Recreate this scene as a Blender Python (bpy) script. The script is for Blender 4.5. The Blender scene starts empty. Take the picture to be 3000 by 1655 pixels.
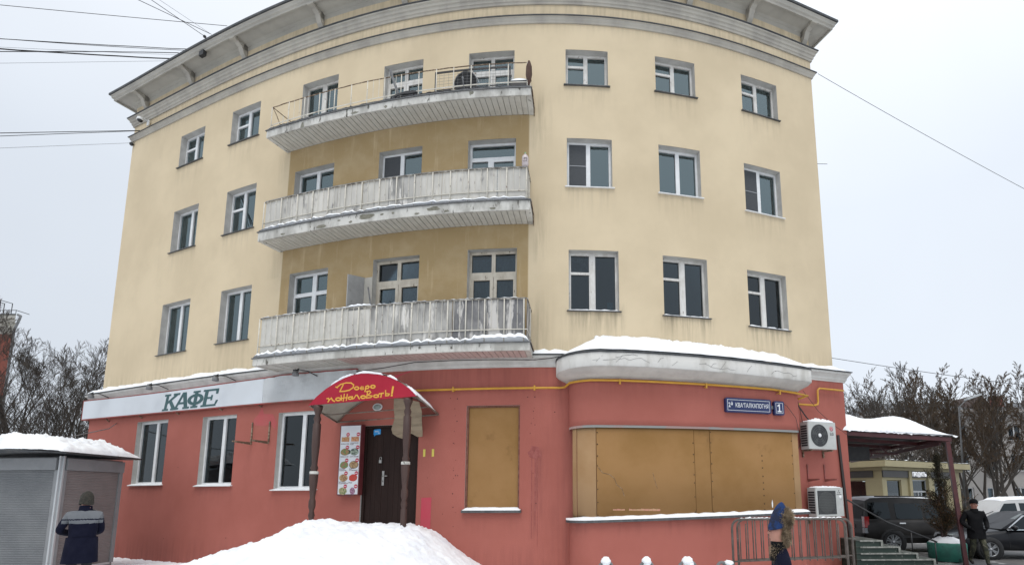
import bpy, bmesh, math, random
from math import sin, cos, pi, sqrt, exp, radians as R
from mathutils import Vector as V, Matrix as MX, noise as NZ
random.seed(7)
SC = bpy.context.scene
COL = SC.collection
# ------------------------------------------------------------------ camera
CZ = 2.05
PITCH, ROLL = 0.135784, 0.004736
cam = bpy.data.objects.new('camera', bpy.data.cameras.new('camera')); COL.objects.link(cam)
cam.data.sensor_width = 36; cam.data.lens = 18.0
cam.data.shift_x = -(1686.58 - 1500) / 3000; cam.data.shift_y = (1235.76 - 827.5) / 3000
cam.data.clip_start = .1; cam.data.clip_end = 3000
rt = V((1, 0, 0)); up = V((0, -sin(PITCH), cos(PITCH))); fw = V((0, cos(PITCH), sin(PITCH)))
r2 = rt * cos(ROLL) - up * sin(ROLL); u2 = rt * sin(ROLL) + up * cos(ROLL)
m = MX((r2, u2, -fw)).transposed().to_4x4(); m.translation = (0, 0, CZ)
cam.matrix_world = m
SC.camera = cam
# ------------------------------------------------------------------ world, sun, exposure
W = bpy.data.worlds.new('World'); SC.world = W; W.use_nodes = True
nt = W.node_tree; nt.nodes.clear()
SUN_EL, SUN_ROT = R(64), R(182)
sky = nt.nodes.new('ShaderNodeTexSky'); sky.sky_type = 'NISHITA'; sky.sun_disc = False
sky.sun_elevation = SUN_EL; sky.sun_rotation = SUN_ROT; sky.air_density = 1.0; sky.dust_density = 2.0
skb = nt.nodes.new('ShaderNodeVectorMath'); skb.operation = 'SCALE'; skb.inputs['Scale'].default_value = .09
nt.links.new(sky.outputs[0], skb.inputs[0])
# closed cloud deck (overcast): brighter overhead, faint broad mottling
geo = nt.nodes.new('ShaderNodeTexCoord'); sep = nt.nodes.new('ShaderNodeSeparateXYZ')
nt.links.new(geo.outputs['Generated'], sep.inputs[0])
rmp = nt.nodes.new('ShaderNodeValToRGB'); e = rmp.color_ramp.elements
e[0].position = 0; e[0].color = (.74, .79, .86, 1); e[1].position = 1; e[1].color = (1.25, 1.28, 1.33, 1)
q = e.new(.45); q.color = (.82, .88, .96, 1)
nt.links.new(sep.outputs['Z'], rmp.inputs[0])
nz = nt.nodes.new('ShaderNodeTexNoise'); nz.inputs['Scale'].default_value = 2.2; nz.inputs['Detail'].default_value = 3
nt.links.new(geo.outputs['Generated'], nz.inputs['Vector'])
mr = nt.nodes.new('ShaderNodeMapRange'); mr.inputs['To Min'].default_value = .9; mr.inputs['To Max'].default_value = 1.1
nt.links.new(nz.outputs['Fac'], mr.inputs['Value'])
vm = nt.nodes.new('ShaderNodeVectorMath'); vm.operation = 'SCALE'
nt.links.new(rmp.outputs[0], vm.inputs[0]); nt.links.new(mr.outputs[0], vm.inputs['Scale'])
gx = nt.nodes.new('ShaderNodeMapRange'); gx.inputs[1].default_value = -1; gx.inputs[2].default_value = 1; gx.inputs[3].default_value = .90; gx.inputs[4].default_value = 1.13
nt.links.new(sep.outputs['X'], gx.inputs[0])
vm0 = vm; vm = nt.nodes.new('ShaderNodeVectorMath'); vm.operation = 'SCALE'
nt.links.new(vm0.outputs[0], vm.inputs[0]); nt.links.new(gx.outputs[0], vm.inputs['Scale'])
mx = nt.nodes.new('ShaderNodeMix'); mx.data_type = 'RGBA'; mx.inputs[0].default_value = .88
nt.links.new(skb.outputs[0], mx.inputs[6]); nt.links.new(vm.outputs[0], mx.inputs[7])
bg = nt.nodes.new('ShaderNodeBackground'); bg.inputs[1].default_value = 1.0
wo = nt.nodes.new('ShaderNodeOutputWorld')
nt.links.new(mx.outputs[2], bg.inputs[0]); nt.links.new(bg.outputs[0], wo.inputs[0])
sl = bpy.data.lights.new('sun', 'SUN'); sl.energy = 1.25; sl.angle = R(30); sl.color = (1, .97, .92)
sun = bpy.data.objects.new('sun', sl); COL.objects.link(sun)
sd = V((sin(SUN_ROT) * cos(SUN_EL), cos(SUN_ROT) * cos(SUN_EL), sin(SUN_EL)))
sun.rotation_euler = (-sd).to_track_quat('-Z', 'Y').to_euler(); sun.location = (0, -5, 30)
SC.view_settings.view_transform = 'Standard'; SC.view_settings.look = 'None'
SC.view_settings.gamma = 1; SC.view_settings.use_curve_mapping = False; SC.view_settings.exposure = 0.10
SC.render.engine = 'CYCLES'
SC.cycles.max_bounces = 6; SC.cycles.transparent_max_bounces = 12; SC.cycles.caustics_reflective = False; SC.cycles.caustics_refractive = False

# ------------------------------------------------------------------ helpers
class MB:
    """collects geometry; build() links it as ONE mesh object"""
    def __init__(s, M=None): s.v = []; s.f = []; s.mi = []; s.M = M or MX(); s.cur = 0; s.sm = []; s.smooth = False
    def P(s, p): s.v.append(tuple(s.M @ V(p))); return len(s.v) - 1
    def F(s, *i): s.f.append(i); s.mi.append(s.cur); s.sm.append(s.smooth)
    def quad(s, a, b, c, d): s.F(*[s.P(p) for p in (a, b, c, d)])
    def poly(s, pts): s.F(*[s.P(p) for p in pts])
    def box(s, x0, x1, y0, y1, z0, z1, b=0):
        if b:  # chamfered along z edges
            pr = [(x0 + b, y0), (x1 - b, y0), (x1, y0 + b), (x1, y1 - b), (x1 - b, y1), (x0 + b, y1), (x0, y1 - b), (x0, y0 + b)]
            a = [s.P((x, y, z0)) for x, y in pr]; c = [s.P((x, y, z1)) for x, y in pr]
            for i in range(8): j = (i + 1) % 8; s.F(a[i], a[j], c[j], c[i])
            s.F(*a[::-1]); s.F(*c); return
        i = [s.P((x, y, z)) for z in (z0, z1) for x, y in ((x0, y0), (x1, y0), (x1, y1), (x0, y1))]
        for q in ((0, 3, 2, 1), (4, 5, 6, 7), (0, 1, 5, 4), (1, 2, 6, 5), (2, 3, 7, 6), (3, 0, 4, 7)): s.F(*[i[k] for k in q])
    def hexa(s, p):  # 8 points: bottom ring 4, top ring 4
        i = [s.P(q) for q in p]
        for q in ((0, 3, 2, 1), (4, 5, 6, 7), (0, 1, 5, 4), (1, 2, 6, 5), (2, 3, 7, 6), (3, 0, 4, 7)): s.F(*[i[k] for k in q])
    def tube(s, pts, r, n=6, caps=True):
        pts = [V(p) for p in pts]; rs = r if isinstance(r, (list, tuple)) else [r] * len(pts)
        rings = []; prev = None
        for k, p in enumerate(pts):
            t = (pts[min(k + 1, len(pts) - 1)] - pts[max(k - 1, 0)])
            if t.length < 1e-9: t = V((0, 0, 1))
            t.normalize()
            a = prev if prev is not None else (V((0, 0, 1)) if abs(t.z) < .9 else V((1, 0, 0)))
            x = a - t * a.dot(t)
            if x.length < 1e-6: x = t.orthogonal()
            x.normalize(); y = t.cross(x); prev = x
            rings.append([s.P(p + (x * cos(2 * pi * i / n) + y * sin(2 * pi * i / n)) * rs[k]) for i in range(n)])
        sm = s.smooth; s.smooth = n > 4
        for a, b in zip(rings, rings[1:]):
            for i in range(n): j = (i + 1) % n; s.F(a[i], a[j], b[j], b[i])
        s.smooth = sm
        if caps: s.F(*rings[0][::-1]); s.F(*rings[-1])
    def lathe(s, prof, n=16, c=(0, 0, 0), caps=True):
        c = V(c); rings = [[s.P(c + V((r * cos(2 * pi * i / n), r * sin(2 * pi * i / n), z))) for i in range(n)] for r, z in prof]
        sm = s.smooth; s.smooth = True
        for a, b in zip(rings, rings[1:]):
            for i in range(n): j = (i + 1) % n; s.F(a[i], a[j], b[j], b[i])
        s.smooth = sm
        if caps: s.F(*rings[0][::-1]); s.F(*rings[-1])
    def prism(s, poly, y0, y1):  # polygon in local xz, extruded along y
        a = [s.P((x, y0, z)) for x, z in poly]; b = [s.P((x, y1, z)) for x, z in poly]; n = len(poly)
        s.F(*a); s.F(*b[::-1])
        for i in range(n): j = (i + 1) % n; s.F(a[j], a[i], b[i], b[j])
    def grid(s, fn, nu, nv, smooth=True):
        idx = [[s.P(fn(i / nu, j / nv)) for j in range(nv + 1)] for i in range(nu + 1)]
        sm = s.smooth; s.smooth = smooth
        for i in range(nu):
            for j in range(nv): s.F(idx[i][j], idx[i + 1][j], idx[i + 1][j + 1], idx[i][j + 1])
        s.smooth = sm
        return idx
    def ball(s, c, r, nu=10, nv=7, jit=0, sd=0):
        rx, ry, rz = r if isinstance(r, (tuple, list)) else (r, r, r)
        def fn(u, v):
            a = 2 * pi * u; b = pi * (v - .5); d = V((cos(b) * cos(a), cos(b) * sin(a), sin(b)))
            k = 1 + (jit * NZ.noise(d * 2.3 + V((sd, sd * 2, 0))) if jit else 0)
            return (c[0] + d.x * rx * k, c[1] + d.y * ry * k, c[2] + d.z * rz * k)
        s.grid(fn, nu, nv)
    def strokes(s, lines, w, y, th=.004, k=1):  # flat ribbon letters in local xz plane, front face toward -y
        for ln in lines:
            for (x0, z0), (x1, z1) in zip(ln, ln[1:]):
                dx, dz = x1 - x0, z1 - z0; L = math.hypot(dx, dz)
                if L < 1e-6: continue
                ex, ez = dx / L * w * .45, dz / L * w * .45; nx, nz_ = -dz / L * w / 2, dx / L * w / 2
                s.prism([(x0 - ex - nx, z0 - ez - nz_), (x1 + ex - nx, z1 + ez - nz_), (x1 + ex + nx, z1 + ez + nz_), (x0 - ex + nx, z0 - ez + nz_)], y - th, y)
                th += .00005
    def build(s, name, mats, parent=None, **props):
        off = V(parent['_w']) if parent is not None and '_w' in parent else V((0, 0, 0))
        me = bpy.data.meshes.new(name)
        me.from_pydata([(x - off.x, y - off.y, z - off.z) for x, y, z in s.v], [], s.f)
        if not isinstance(mats, (list, tuple)): mats = [mats]
        for q in mats: me.materials.append(q)
        me.polygons.foreach_set('material_index', s.mi); me.polygons.foreach_set('use_smooth', s.sm)
        me.validate(); me.update()
        o = bpy.data.objects.new(name, me); COL.objects.link(o)
        if parent is not None: o.parent = parent; o['_w'] = list(off)
        else: o['_w'] = [0, 0, 0]
        for k, q in props.items(): o[k] = q
        return o
def thing(name, label, cat, loc=(0, 0, 0), group=None, parent=None):
    o = bpy.data.objects.new(name, None); COL.objects.link(o); o.location = loc; o['_w'] = list(loc); o.empty_display_size = .2
    if label: o['label'] = label
    if cat: o['category'] = cat
    if group: o['group'] = group
    return o
def tag(o, label=None, cat=None, group=None, kind=None):
    for k, q in (('label', label), ('category', cat), ('group', group), ('kind', kind)):
        if q: o[k] = q
    return o
def copy_tree(o, parent=None):
    c = o.copy(); COL.objects.link(c)
    if parent is not None: c.parent = parent; c.matrix_parent_inverse = o.matrix_parent_inverse.copy()
    for ch in list(o.children): copy_tree(ch, c)
    return c
def hsh(*a): return NZ.noise(V((a[0] * 12.9 + .37, (a[1] if len(a) > 1 else 0) * 7.1 + .11, (a[2] if len(a) > 2 else 0) * 3.7 + .53)))
# ------------------------------------------------------------------ materials
def mk(name, col, col2=None, ns=3., f=(.35, .7), rough=.8, bs=40., bump=0., st=(1, 1, 1), metal=0., spec=.5, det=5, col3=None, ns3=12., f3=(.55, .7), st3=None, coat=0, co='Object'):
    m_ = bpy.data.materials.new(name); m_.use_nodes = True; t = m_.node_tree; n = t.nodes; b = n['Principled BSDF']
    b.inputs['Roughness'].default_value = rough; b.inputs['Metallic'].default_value = metal
    b.inputs['Specular IOR Level'].default_value = spec; b.inputs['Coat Weight'].default_value = coat
    b.inputs['Base Color'].default_value = (*col, 1)
    tc = n.new('ShaderNodeTexCoord')
    def noise(sc_, stv, d):
        mp = n.new('ShaderNodeMapping'); mp.inputs['Scale'].default_value = stv
        t.links.new(tc.outputs[co], mp.inputs[0])
        x = n.new('ShaderNodeTexNoise'); x.inputs['Scale'].default_value = sc_; x.inputs['Detail'].default_value = d; x.inputs['Roughness'].default_value = .6
        t.links.new(mp.outputs[0], x.inputs['Vector']); return x.outputs['Fac']
    def ramp(src, fr):
        r = n.new('ShaderNodeMapRange'); r.inputs['From Min'].default_value = fr[0]; r.inputs['From Max'].default_value = fr[1]
        r.interpolation_type = 'SMOOTHSTEP'; t.links.new(src, r.inputs['Value']); return r.outputs[0]
    last = None
    if col2:
        x = n.new('ShaderNodeMix'); x.data_type = 'RGBA'; x.inputs[6].default_value = (*col, 1); x.inputs[7].default_value = (*col2, 1)
        t.links.new(ramp(noise(ns, st, det), f), x.inputs[0]); last = x.outputs[2]
    if col3:
        x = n.new('ShaderNodeMix'); x.data_type = 'RGBA'; x.inputs[6].default_value = (*col, 1); x.inputs[7].default_value = (*col3, 1)
        if last: t.links.new(last, x.inputs[6])
        t.links.new(ramp(noise(ns3, st3 or st, 6), f3), x.inputs[0]); last = x.outputs[2]
    if last: t.links.new(last, b.inputs['Base Color'])
    if bump:
        bp = n.new('ShaderNodeBump'); bp.inputs['Strength'].default_value = bump; bp.inputs['Distance'].default_value = .02
        t.links.new(noise(bs, (1, 1, 1), 4), bp.inputs['Height']); t.links.new(bp.outputs[0], b.inputs['Normal'])
    return m_
def wallmat(name, base, light, ochre=None, dirt=(.16, .14, .1)):
    """stucco; attributes: stain (runs below sills, beside slabs), ochre (old unrepainted paint)"""
    m_ = mk(name, base, light, ns=.45, f=(.3, .7), rough=.93, bs=55, bump=.22, spec=.2, det=4)
    t = m_.node_tree; n = t.nodes; b = n['Principled BSDF']; last = b.inputs['Base Color'].links[0].from_socket
    uv = n.new('ShaderNodeUVMap'); uv.uv_map = 'UVMap'
    def nz_(sc_, stv, det=5, rg=.65):
        mp = n.new('ShaderNodeMapping'); mp.inputs['Scale'].default_value = stv; t.links.new(uv.outputs[0], mp.inputs[0])
        x = n.new('ShaderNodeTexNoise'); x.inputs['Scale'].default_value = sc_; x.inputs['Detail'].default_value = det; x.inputs['Roughness'].default_value = rg
        t.links.new(mp.outputs[0], x.inputs['Vector']); return x.outputs['Fac']
    def rng(s_, a, c, lo=0., hi=1.):
        r = n.new('ShaderNodeMapRange'); r.inputs[1].default_value = a; r.inputs[2].default_value = c; r.inputs[3].default_value = lo; r.inputs[4].default_value = hi
        t.links.new(s_, r.inputs[0]); return r.outputs[0]
    def mul(a, c):
        x = n.new('ShaderNodeMath'); x.operation = 'MULTIPLY'; x.use_clamp = True
        for i, q in enumerate((a, c)):
            if isinstance(q, float): x.inputs[i].default_value = q
            else: t.links.new(q, x.inputs[i])
        return x.outputs[0]
    def mixc(fac, c):
        nonlocal last
        x = n.new('ShaderNodeMix'); x.data_type = 'RGBA'; t.links.new(fac, x.inputs[0]); t.links.new(last, x.inputs[6]); x.inputs[7].default_value = (*c, 1); last = x.outputs[2]
    if ochre:
        at_ = n.new('ShaderNodeAttribute'); at_.attribute_name = 'ochre'
        mixc(mul(at_.outputs['Fac'], rng(nz_(1.1, (1, 1, 1)), .25, .55, .72, 1.)), ochre)
        mixc(mul(mul(at_.outputs['Fac'], rng(nz_(3.0, (1.6, .12, 1)), .56, .72)), .45), (.62, .5, .34))
    mixc(mul(rng(nz_(1.3, (1, .35, 1)), .55, .8), .16), tuple(q * .66 for q in base))
    mixc(mul(rng(nz_(2.6, (3, .08, 1)), .64, .8), .09), tuple(q * .55 for q in base))
    a2 = n.new('ShaderNodeAttribute'); a2.attribute_name = 'stain'
    mixc(mul(mul(a2.outputs['Fac'], rng(nz_(2.4, (3.2, .22, 1)), .42, .66, .05, 1.)), .72), dirt)
    mixc(mul(rng(nz_(9, (1, 1, 1)), .72, .78), .35), tuple(q * .5 for q in base))
    t.links.new(last, b.inputs['Base Color'])
    return m_
def glass(name, tint=(.72, .78, .8), ior=1.75, refl=(.86, .95, 1.)):
    m_ = bpy.data.materials.new(name); m_.use_nodes = True; t = m_.node_tree; n = t.nodes; n.clear()
    o = n.new('ShaderNodeOutputMaterial'); mxs = n.new('ShaderNodeMixShader'); fr = n.new('ShaderNodeFresnel'); fr.inputs[0].default_value = ior
    tr = n.new('ShaderNodeBsdfTransparent'); tr.inputs[0].default_value = (*tint, 1); gl = n.new('ShaderNodeBsdfGlossy'); gl.inputs['Roughness'].default_value = .02; gl.inputs[0].default_value = (*refl, 1)
    bp = n.new('ShaderNodeBump'); bp.inputs['Strength'].default_value = .05; nz1 = n.new('ShaderNodeTexNoise'); nz1.inputs['Scale'].default_value = 1.6
    tc = n.new('ShaderNodeTexCoord'); t.links.new(tc.outputs['Object'], nz1.inputs['Vector']); t.links.new(nz1.outputs['Fac'], bp.inputs['Height']); t.links.new(bp.outputs[0], gl.inputs['Normal'])
    t.links.new(fr.outputs[0], mxs.inputs[0]); t.links.new(tr.outputs[0], mxs.inputs[1]); t.links.new(gl.outputs[0], mxs.inputs[2]); t.links.new(mxs.outputs[0], o.inputs[0])
    return m_
def lit(name, col, e):
    m_ = bpy.data.materials.new(name); m_.use_nodes = True; b = m_.node_tree.nodes['Principled BSDF']
    b.inputs['Base Color'].default_value = (*col, 1); b.inputs['Emission Color'].default_value = (*col, 1); b.inputs['Emission Strength'].default_value = e
    return m_
M_yellow = wallmat('yellow_stucco', (.565, .466, .318), (.645, .537, .372), ochre=(.36, .262, .135))
M_pink = wallmat('pink_stucco', (.335, .108, .084), (.39, .131, .104), dirt=(.17, .06, .055))
M_reveal = mk('reveal_plaster', (.50, .49, .46), (.42, .41, .385), ns=4, rough=.9, bs=40, bump=.1)
M_trim = mk('cornice_plaster', (.43, .405, .35), (.32, .30, .265), ns=1.5, rough=.9, bs=30, bump=.12, st=(1, 1, .3))
M_soff = mk('soffit_plaster', (.44, .42, .37), (.34, .325, .29), ns=.8, rough=.9, bs=20, bump=.08)
M_roofm = mk('roof_metal', (.05, .055, .06), (.09, .09, .09), ns=4, rough=.55, metal=.4)
M_ledge = mk('ledge_plaster', (.58, .57, .54), (.46, .45, .42), ns=2.5, rough=.9, bs=30, bump=.15, col3=(.3, .29, .26), ns3=6, f3=(.66, .82))
M_oldwhite = mk('old_whitewash', (.58, .57, .53), (.36, .35, .32), ns=3, f=(.4, .66), rough=.9, bs=30, bump=.25, st=(1, 1, .35), col3=(.10, .095, .08), ns3=6, f3=(.59, .68), st3=(1.4, 1.4, .5))
M_crack = mk('cracked_whitewash', (.60, .59, .56), (.40, .385, .35), ns=2.5, f=(.42, .75), rough=.9, bs=30, bump=.3, st=(1, 1, .3), col3=(.15, .14, .12), ns3=5, f3=(.66, .76), st3=(1, 1, .6))
M_plank = mk('soffit_plank_paint', (.55, .535, .49), (.47, .455, .41), ns=5, rough=.6)
M_plankp = mk('pinkish_plank_paint', (.52, .39, .36), (.46, .33, .3), ns=5, rough=.6)
M_snow = mk('snow', (.87, .89, .91), (.76, .79, .84), ns=1.7, f=(.45, .75), rough=.8, bs=7, bump=.8, spec=.2, det=7, col3=(.62, .61, .6), ns3=14, f3=(.70, .76))
M_snowd = mk('dirty_snow', (.76, .78, .80), (.5, .49, .47), ns=1.4, f=(.5, .8), rough=.8, bs=6, bump=.5, spec=.2)
M_pvc = mk('white_window_plastic', (.74, .75, .75), (.66, .67, .67), ns=6, rough=.35)
M_wood = mk('peeling_white_window_wood', (.66, .65, .62), (.52, .5, .46), ns=5, rough=.7, st=(1, 1, .5), col3=(.16, .11, .08), ns3=16, f3=(.63, .70), bs=50, bump=.3)
M_woodc = mk('cream_window_wood', (.60, .55, .46), (.45, .4, .32), ns=4, rough=.7, st=(1, 1, .4), col3=(.13, .09, .06), ns3=13, f3=(.62, .7), bs=50, bump=.3)
M_glass = glass('window_glass', tint=(.78, .84, .86), ior=2.5, refl=(.76, .94, .97))
M_glassd = glass('dark_window_glass', tint=(.45, .5, .52), ior=1.6)
M_cartint = glass('tinted_car_glass', tint=(.10, .115, .12), ior=1.45, refl=(.6, .68, .72))
M_sill = mk('dark_sill_metal', (.07, .075, .08), (.12, .12, .12), ns=6, rough=.6, metal=.3)
M_net = mk('insect_net', (.055, .06, .065), (.07, .075, .08), ns=30, rough=.9)
M_netf = mk('net_frame', (.25, .26, .27), rough=.5)
M_curt = mk('curtain_cloth', (.62, .68, .71), (.44, .49, .52), ns=1.2, rough=.95, st=(3, 3, .4))
M_curtw = mk('pale_curtain_cloth', (.86, .88, .87), (.74, .77, .77), ns=1.5, rough=.95, st=(3, 3, .4))
M_paper = mk('white_paper', (.75, .77, .77), rough=.9)
M_black = mk('black_paint', (.015, .015, .017), (.03, .03, .03), ns=6, rough=.5)
M_rail = mk('railing_paint', (.66, .63, .55), (.55, .52, .45), ns=8, rough=.6, col3=(.13, .07, .04), ns3=10, f3=(.6, .7))
M_rust = mk('rusty_rail', (.13, .085, .055), (.3, .24, .17), ns=14, f=(.45, .6), rough=.85, bs=60, bump=.3)
M_sheet = mk('weathered_white_sheet', (.60, .58, .53), (.45, .435, .40), ns=1.8, f=(.35, .65), rough=.75, st=(1.2, 1.2, .35), col3=(.19, .185, .18), ns3=2.6, f3=(.56, .72), st3=(1.4, 1.4, .5))
M_sheetg = mk('weathered_grey_sheet', (.13, .13, .135), (.25, .245, .24), ns=1.6, f=(.4, .6), rough=.8, st=(1.4, 1.4, .5), col3=(.54, .52, .49), ns3=3.2, f3=(.52, .60), st3=(1.6, 1.6, .35))
M_sheetm = mk('weathered_mixed_sheet', (.42, .41, .385), (.23, .225, .215), ns=2.4, f=(.42, .6), rough=.8, st=(1.4, 1.4, .4), col3=(.63, .61, .57), ns3=3.5, f3=(.55, .64), st3=(1.6, 1.6, .35))
# ------------------------------------------------------------------ facade curve in plan: arc length s (left to right), d = out of the wall
ANG = (-.2218471, .4939349, .3379669, -.0241922, -.1323887, -.0769246); C0 = (-5.162884, 13.13577)
_N = 640; _T = [-4 + 32 * i / _N for i in range(_N + 1)]
_TH = [sum(a * ((t - 12) / 12) ** i for i, a in enumerate(ANG)) for t in _T]
_X = [0.]; _Y = [0.]
for i in range(_N):
    h = .5 * (_T[i + 1] - _T[i]); _X.append(_X[-1] + h * (cos(_TH[i]) + cos(_TH[i + 1]))); _Y.append(_Y[-1] + h * (sin(_TH[i]) + sin(_TH[i + 1])))
_i0 = _N // 2; _ox = _X[_i0] - C0[0]; _oy = _Y[_i0] - C0[1]
def fpos(s):
    k = max(0., min(_N - 1e-6, (s + 4) / 32 * _N)); i = int(k); f = k - i
    th = _TH[i] + f * (_TH[i + 1] - _TH[i])
    return _X[i] + f * (_X[i + 1] - _X[i]) - _ox, _Y[i] + f * (_Y[i + 1] - _Y[i]) - _oy, th
def F(s, d, z):
    x, y, th = fpos(s); return V((x + sin(th) * d, y - cos(th) * d, z))
_i0 = int(16 / 32 * _N); _ox = _X[_i0] - C0[0]; _oy = _Y[_i0] - C0[1]
def FR(s, d=0, z=0):  # local frame on the wall: x right along it, y into it, z up
    x, y, th = fpos(s); p = F(s, d, z); t = V((cos(th), sin(th), 0)); n = V((-sin(th), cos(th), 0))
    M_ = MX((t, n, V((0, 0, 1)))).transposed().to_4x4(); M_.translation = p; return M_
SE0, SE1 = 0.0, 25.004
ZG = 5.13; DG = .19          # top of the pink storey, its projection
def strip(mb, prof, s0, s1, ds=.3, caps=True, ends=None):
    """sweep a (d, z) profile along the facade; ends=True: mitred returns at both ends following d"""
    n = max(1, int(round((s1 - s0) / ds))); rows = []
    for i in range(n + 1):
        u = i / n
        rows.append([mb.P(F((s0 - (d if ends else 0)) + u * ((s1 + (d if ends else 0)) - (s0 - (d if ends else 0))), d, z)) for d, z in prof])
    for a, b in zip(rows, rows[1:]):
        for j in range(len(prof) - 1): mb.F(a[j], b[j], b[j + 1], a[j + 1])
    if ends:  # side returns running back along the end walls
        for k, row, s_, sg in ((0, rows[0], s0, -1), (1, rows[-1], s1, 1)):
            x, y, th = fpos(s_); inn = V((-sin(th), cos(th), 0)); tg = V((cos(th), sin(th), 0)) * sg
            bk = [mb.P(F(s_, 0, z) + tg * d + inn * 10.5) for d, z in prof]
            for j in range(len(prof) - 1):
                q = (row[j], row[j + 1], bk[j + 1], bk[j]); mb.F(*(q if sg > 0 else q[::-1]))
    elif caps: mb.F(*rows[0]); mb.F(*rows[-1][::-1])
def wall_mesh(name, s0, s1, z0, z1, d, holes, mats, parent, stain, ochre=None, rev=.3, ds=.22, dz=.25):
    ss = {s0, s1} | ({8.50, 8.53, 15.97, 16.0} if ochre else set()); zs = {z0, z1}
    for a, b, c, e in holes: ss |= {a, b}; zs |= {max(z0, c), e}
    def fill(q, st):
        q = sorted(q); o = [q[0]]
        for a in q[1:]:
            n = max(1, int((a - o[-1]) / st))
            p = o[-1]
            for i in range(1, n + 1): o.append(p + (a - p) * i / n)
        return o
    ss = fill(ss, ds); zs = fill(zs, dz); mb = MB(); mb.smooth = True
    idx = [[mb.P(F(s, d, z)) for z in zs] for s in ss]
    uvs = [(s, z) for s in ss for z in zs]
    for i in range(len(ss) - 1):
        sc_ = (ss[i] + ss[i + 1]) / 2
        hs = [q for q in holes if q[0] < sc_ < q[1]]
        for j in range(len(zs) - 1):
            zc = (zs[j] + zs[j + 1]) / 2
            if any(q[2] < zc < q[3] for q in hs): continue
            mb.F(idx[i][j], idx[i + 1][j], idx[i + 1][j + 1], idx[i][j + 1])
    nw = len(mb.v)
    mb.smooth = False
    for a, b, c, e in holes:
        mb.cur = 1
        p = [F(a, d, c), F(b, d, c), F(b, d, e), F(a, d, e)]; q = [F(a, d - rev, c), F(b, d - rev, c), F(b, d - rev, e), F(a, d - rev, e)]
        for k in range(4): l = (k + 1) % 4; mb.quad(p[l], p[k], q[k], q[l])
        mb.cur = 0
    # end returns and back
    x, y, th = fpos(s0); A = F(s0, d, 0); Ai = A + V((-sin(th), cos(th), 0)) * 11
    x, y, th = fpos(s1); B_ = F(s1, d, 0); Bi = B_ + V((-sin(th), cos(th), 0)) * 11
    for a, b in ((Ai, A), (B_, Bi), (Bi, Ai)):
        mb.quad((a.x, a.y, z0), (b.x, b.y, z0), (b.x, b.y, z1), (a.x, a.y, z1))
    o = mb.build(name, mats, parent)
    me = o.data; uvl = me.uv_layers.new(name='UVMap'); n = len(uvs)
    vu = uvs + [(-20 + .3 * i, v[2]) for i, v in enumerate(mb.v[n:])]
    buf = []
    for lp in me.loops: buf += vu[lp.vertex_index]
    uvl.data.foreach_set('uv', buf)
    for nm, fn in (('stain', stain), ('ochre', ochre)):
        if fn:
            at_ = me.attributes.new(nm, 'FLOAT', 'POINT')
            at_.data.foreach_set('value', [fn(*p) for p in uvs] + [0.] * (len(me.vertices) - n))
    return o
bld_o = F(12.4, 0, 0)
BLD = thing('apartment_building', 'four storey curved building with yellow stucco above a pink ground floor', 'building', (bld_o.x, bld_o.y, 0))
# ------------------------------------------------------------------ windows: (floor, sL, sR, zb, zt, kind)
BT = {4: 12.40, 3: 9.30, 2: 5.70}     # balcony floor levels
WIN = [(4, 3.08, 4.39, 13.07, 14.24, 'split_pvc'), (4, 5.77, 7.07, 13.13, 14.30, 'split_pvc'), (4, 8.82, 10.15, 12.44, 14.32, 'two_wide'), (4, 11.71, 12.93, 12.44, 14.18, 'doors'),
 (4, 14.28, 15.56, 12.44, 14.15, 'doors'), (4, 16.97, 18.14, 13.08, 14.16, 'split_wood'), (4, 19.5, 20.7, 13.11, 14.20, 'split_wood'), (4, 22.24, 23.54, 13.08, 14.25, 'split_wood'),
 (3, 3.13, 4.46, 9.99, 11.45, 'two_narrow'), (3, 5.86, 7.19, 10.04, 11.49, 'split_pvc'), (3, 8.76, 10.19, 9.34, 11.47, 'two'), (3, 11.69, 13.0, 9.34, 11.50, 'two_net'),
 (3, 14.32, 15.63, 9.34, 11.50, 'pvc_door'), (3, 17.0, 18.22, 10.09, 11.49, 'net_bar'), (3, 19.53, 20.76, 10.07, 11.49, 'two'), (3, 22.18, 23.47, 9.94, 11.40, 'net_bar'),
 (2, 3.05, 4.53, 6.50, 8.20, 'two'), (2, 6.02, 7.36, 6.53, 8.19, 'two'), (2, 8.84, 10.21, 5.75, 8.29, 'cross'), (2, 11.67, 13.04, 5.75, 8.33, 'old_doors'),
 (2, 14.38, 15.69, 5.75, 8.37, 'old_doors'), (2, 17.04, 18.35, 6.67, 8.31, 'lace'), (2, 19.56, 20.84, 6.63, 8.28, 'split_dark'), (2, 22.1, 23.44, 6.54, 8.16, 'papers')]
WGF = [(1, 2.75, 4.38, 2.34, 4.31, 'gf'), (1, 6.03, 7.46, 2.29, 4.27, 'gf'), (1, 9.04, 10.44, 2.16, 4.22, 'gf')]
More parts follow.
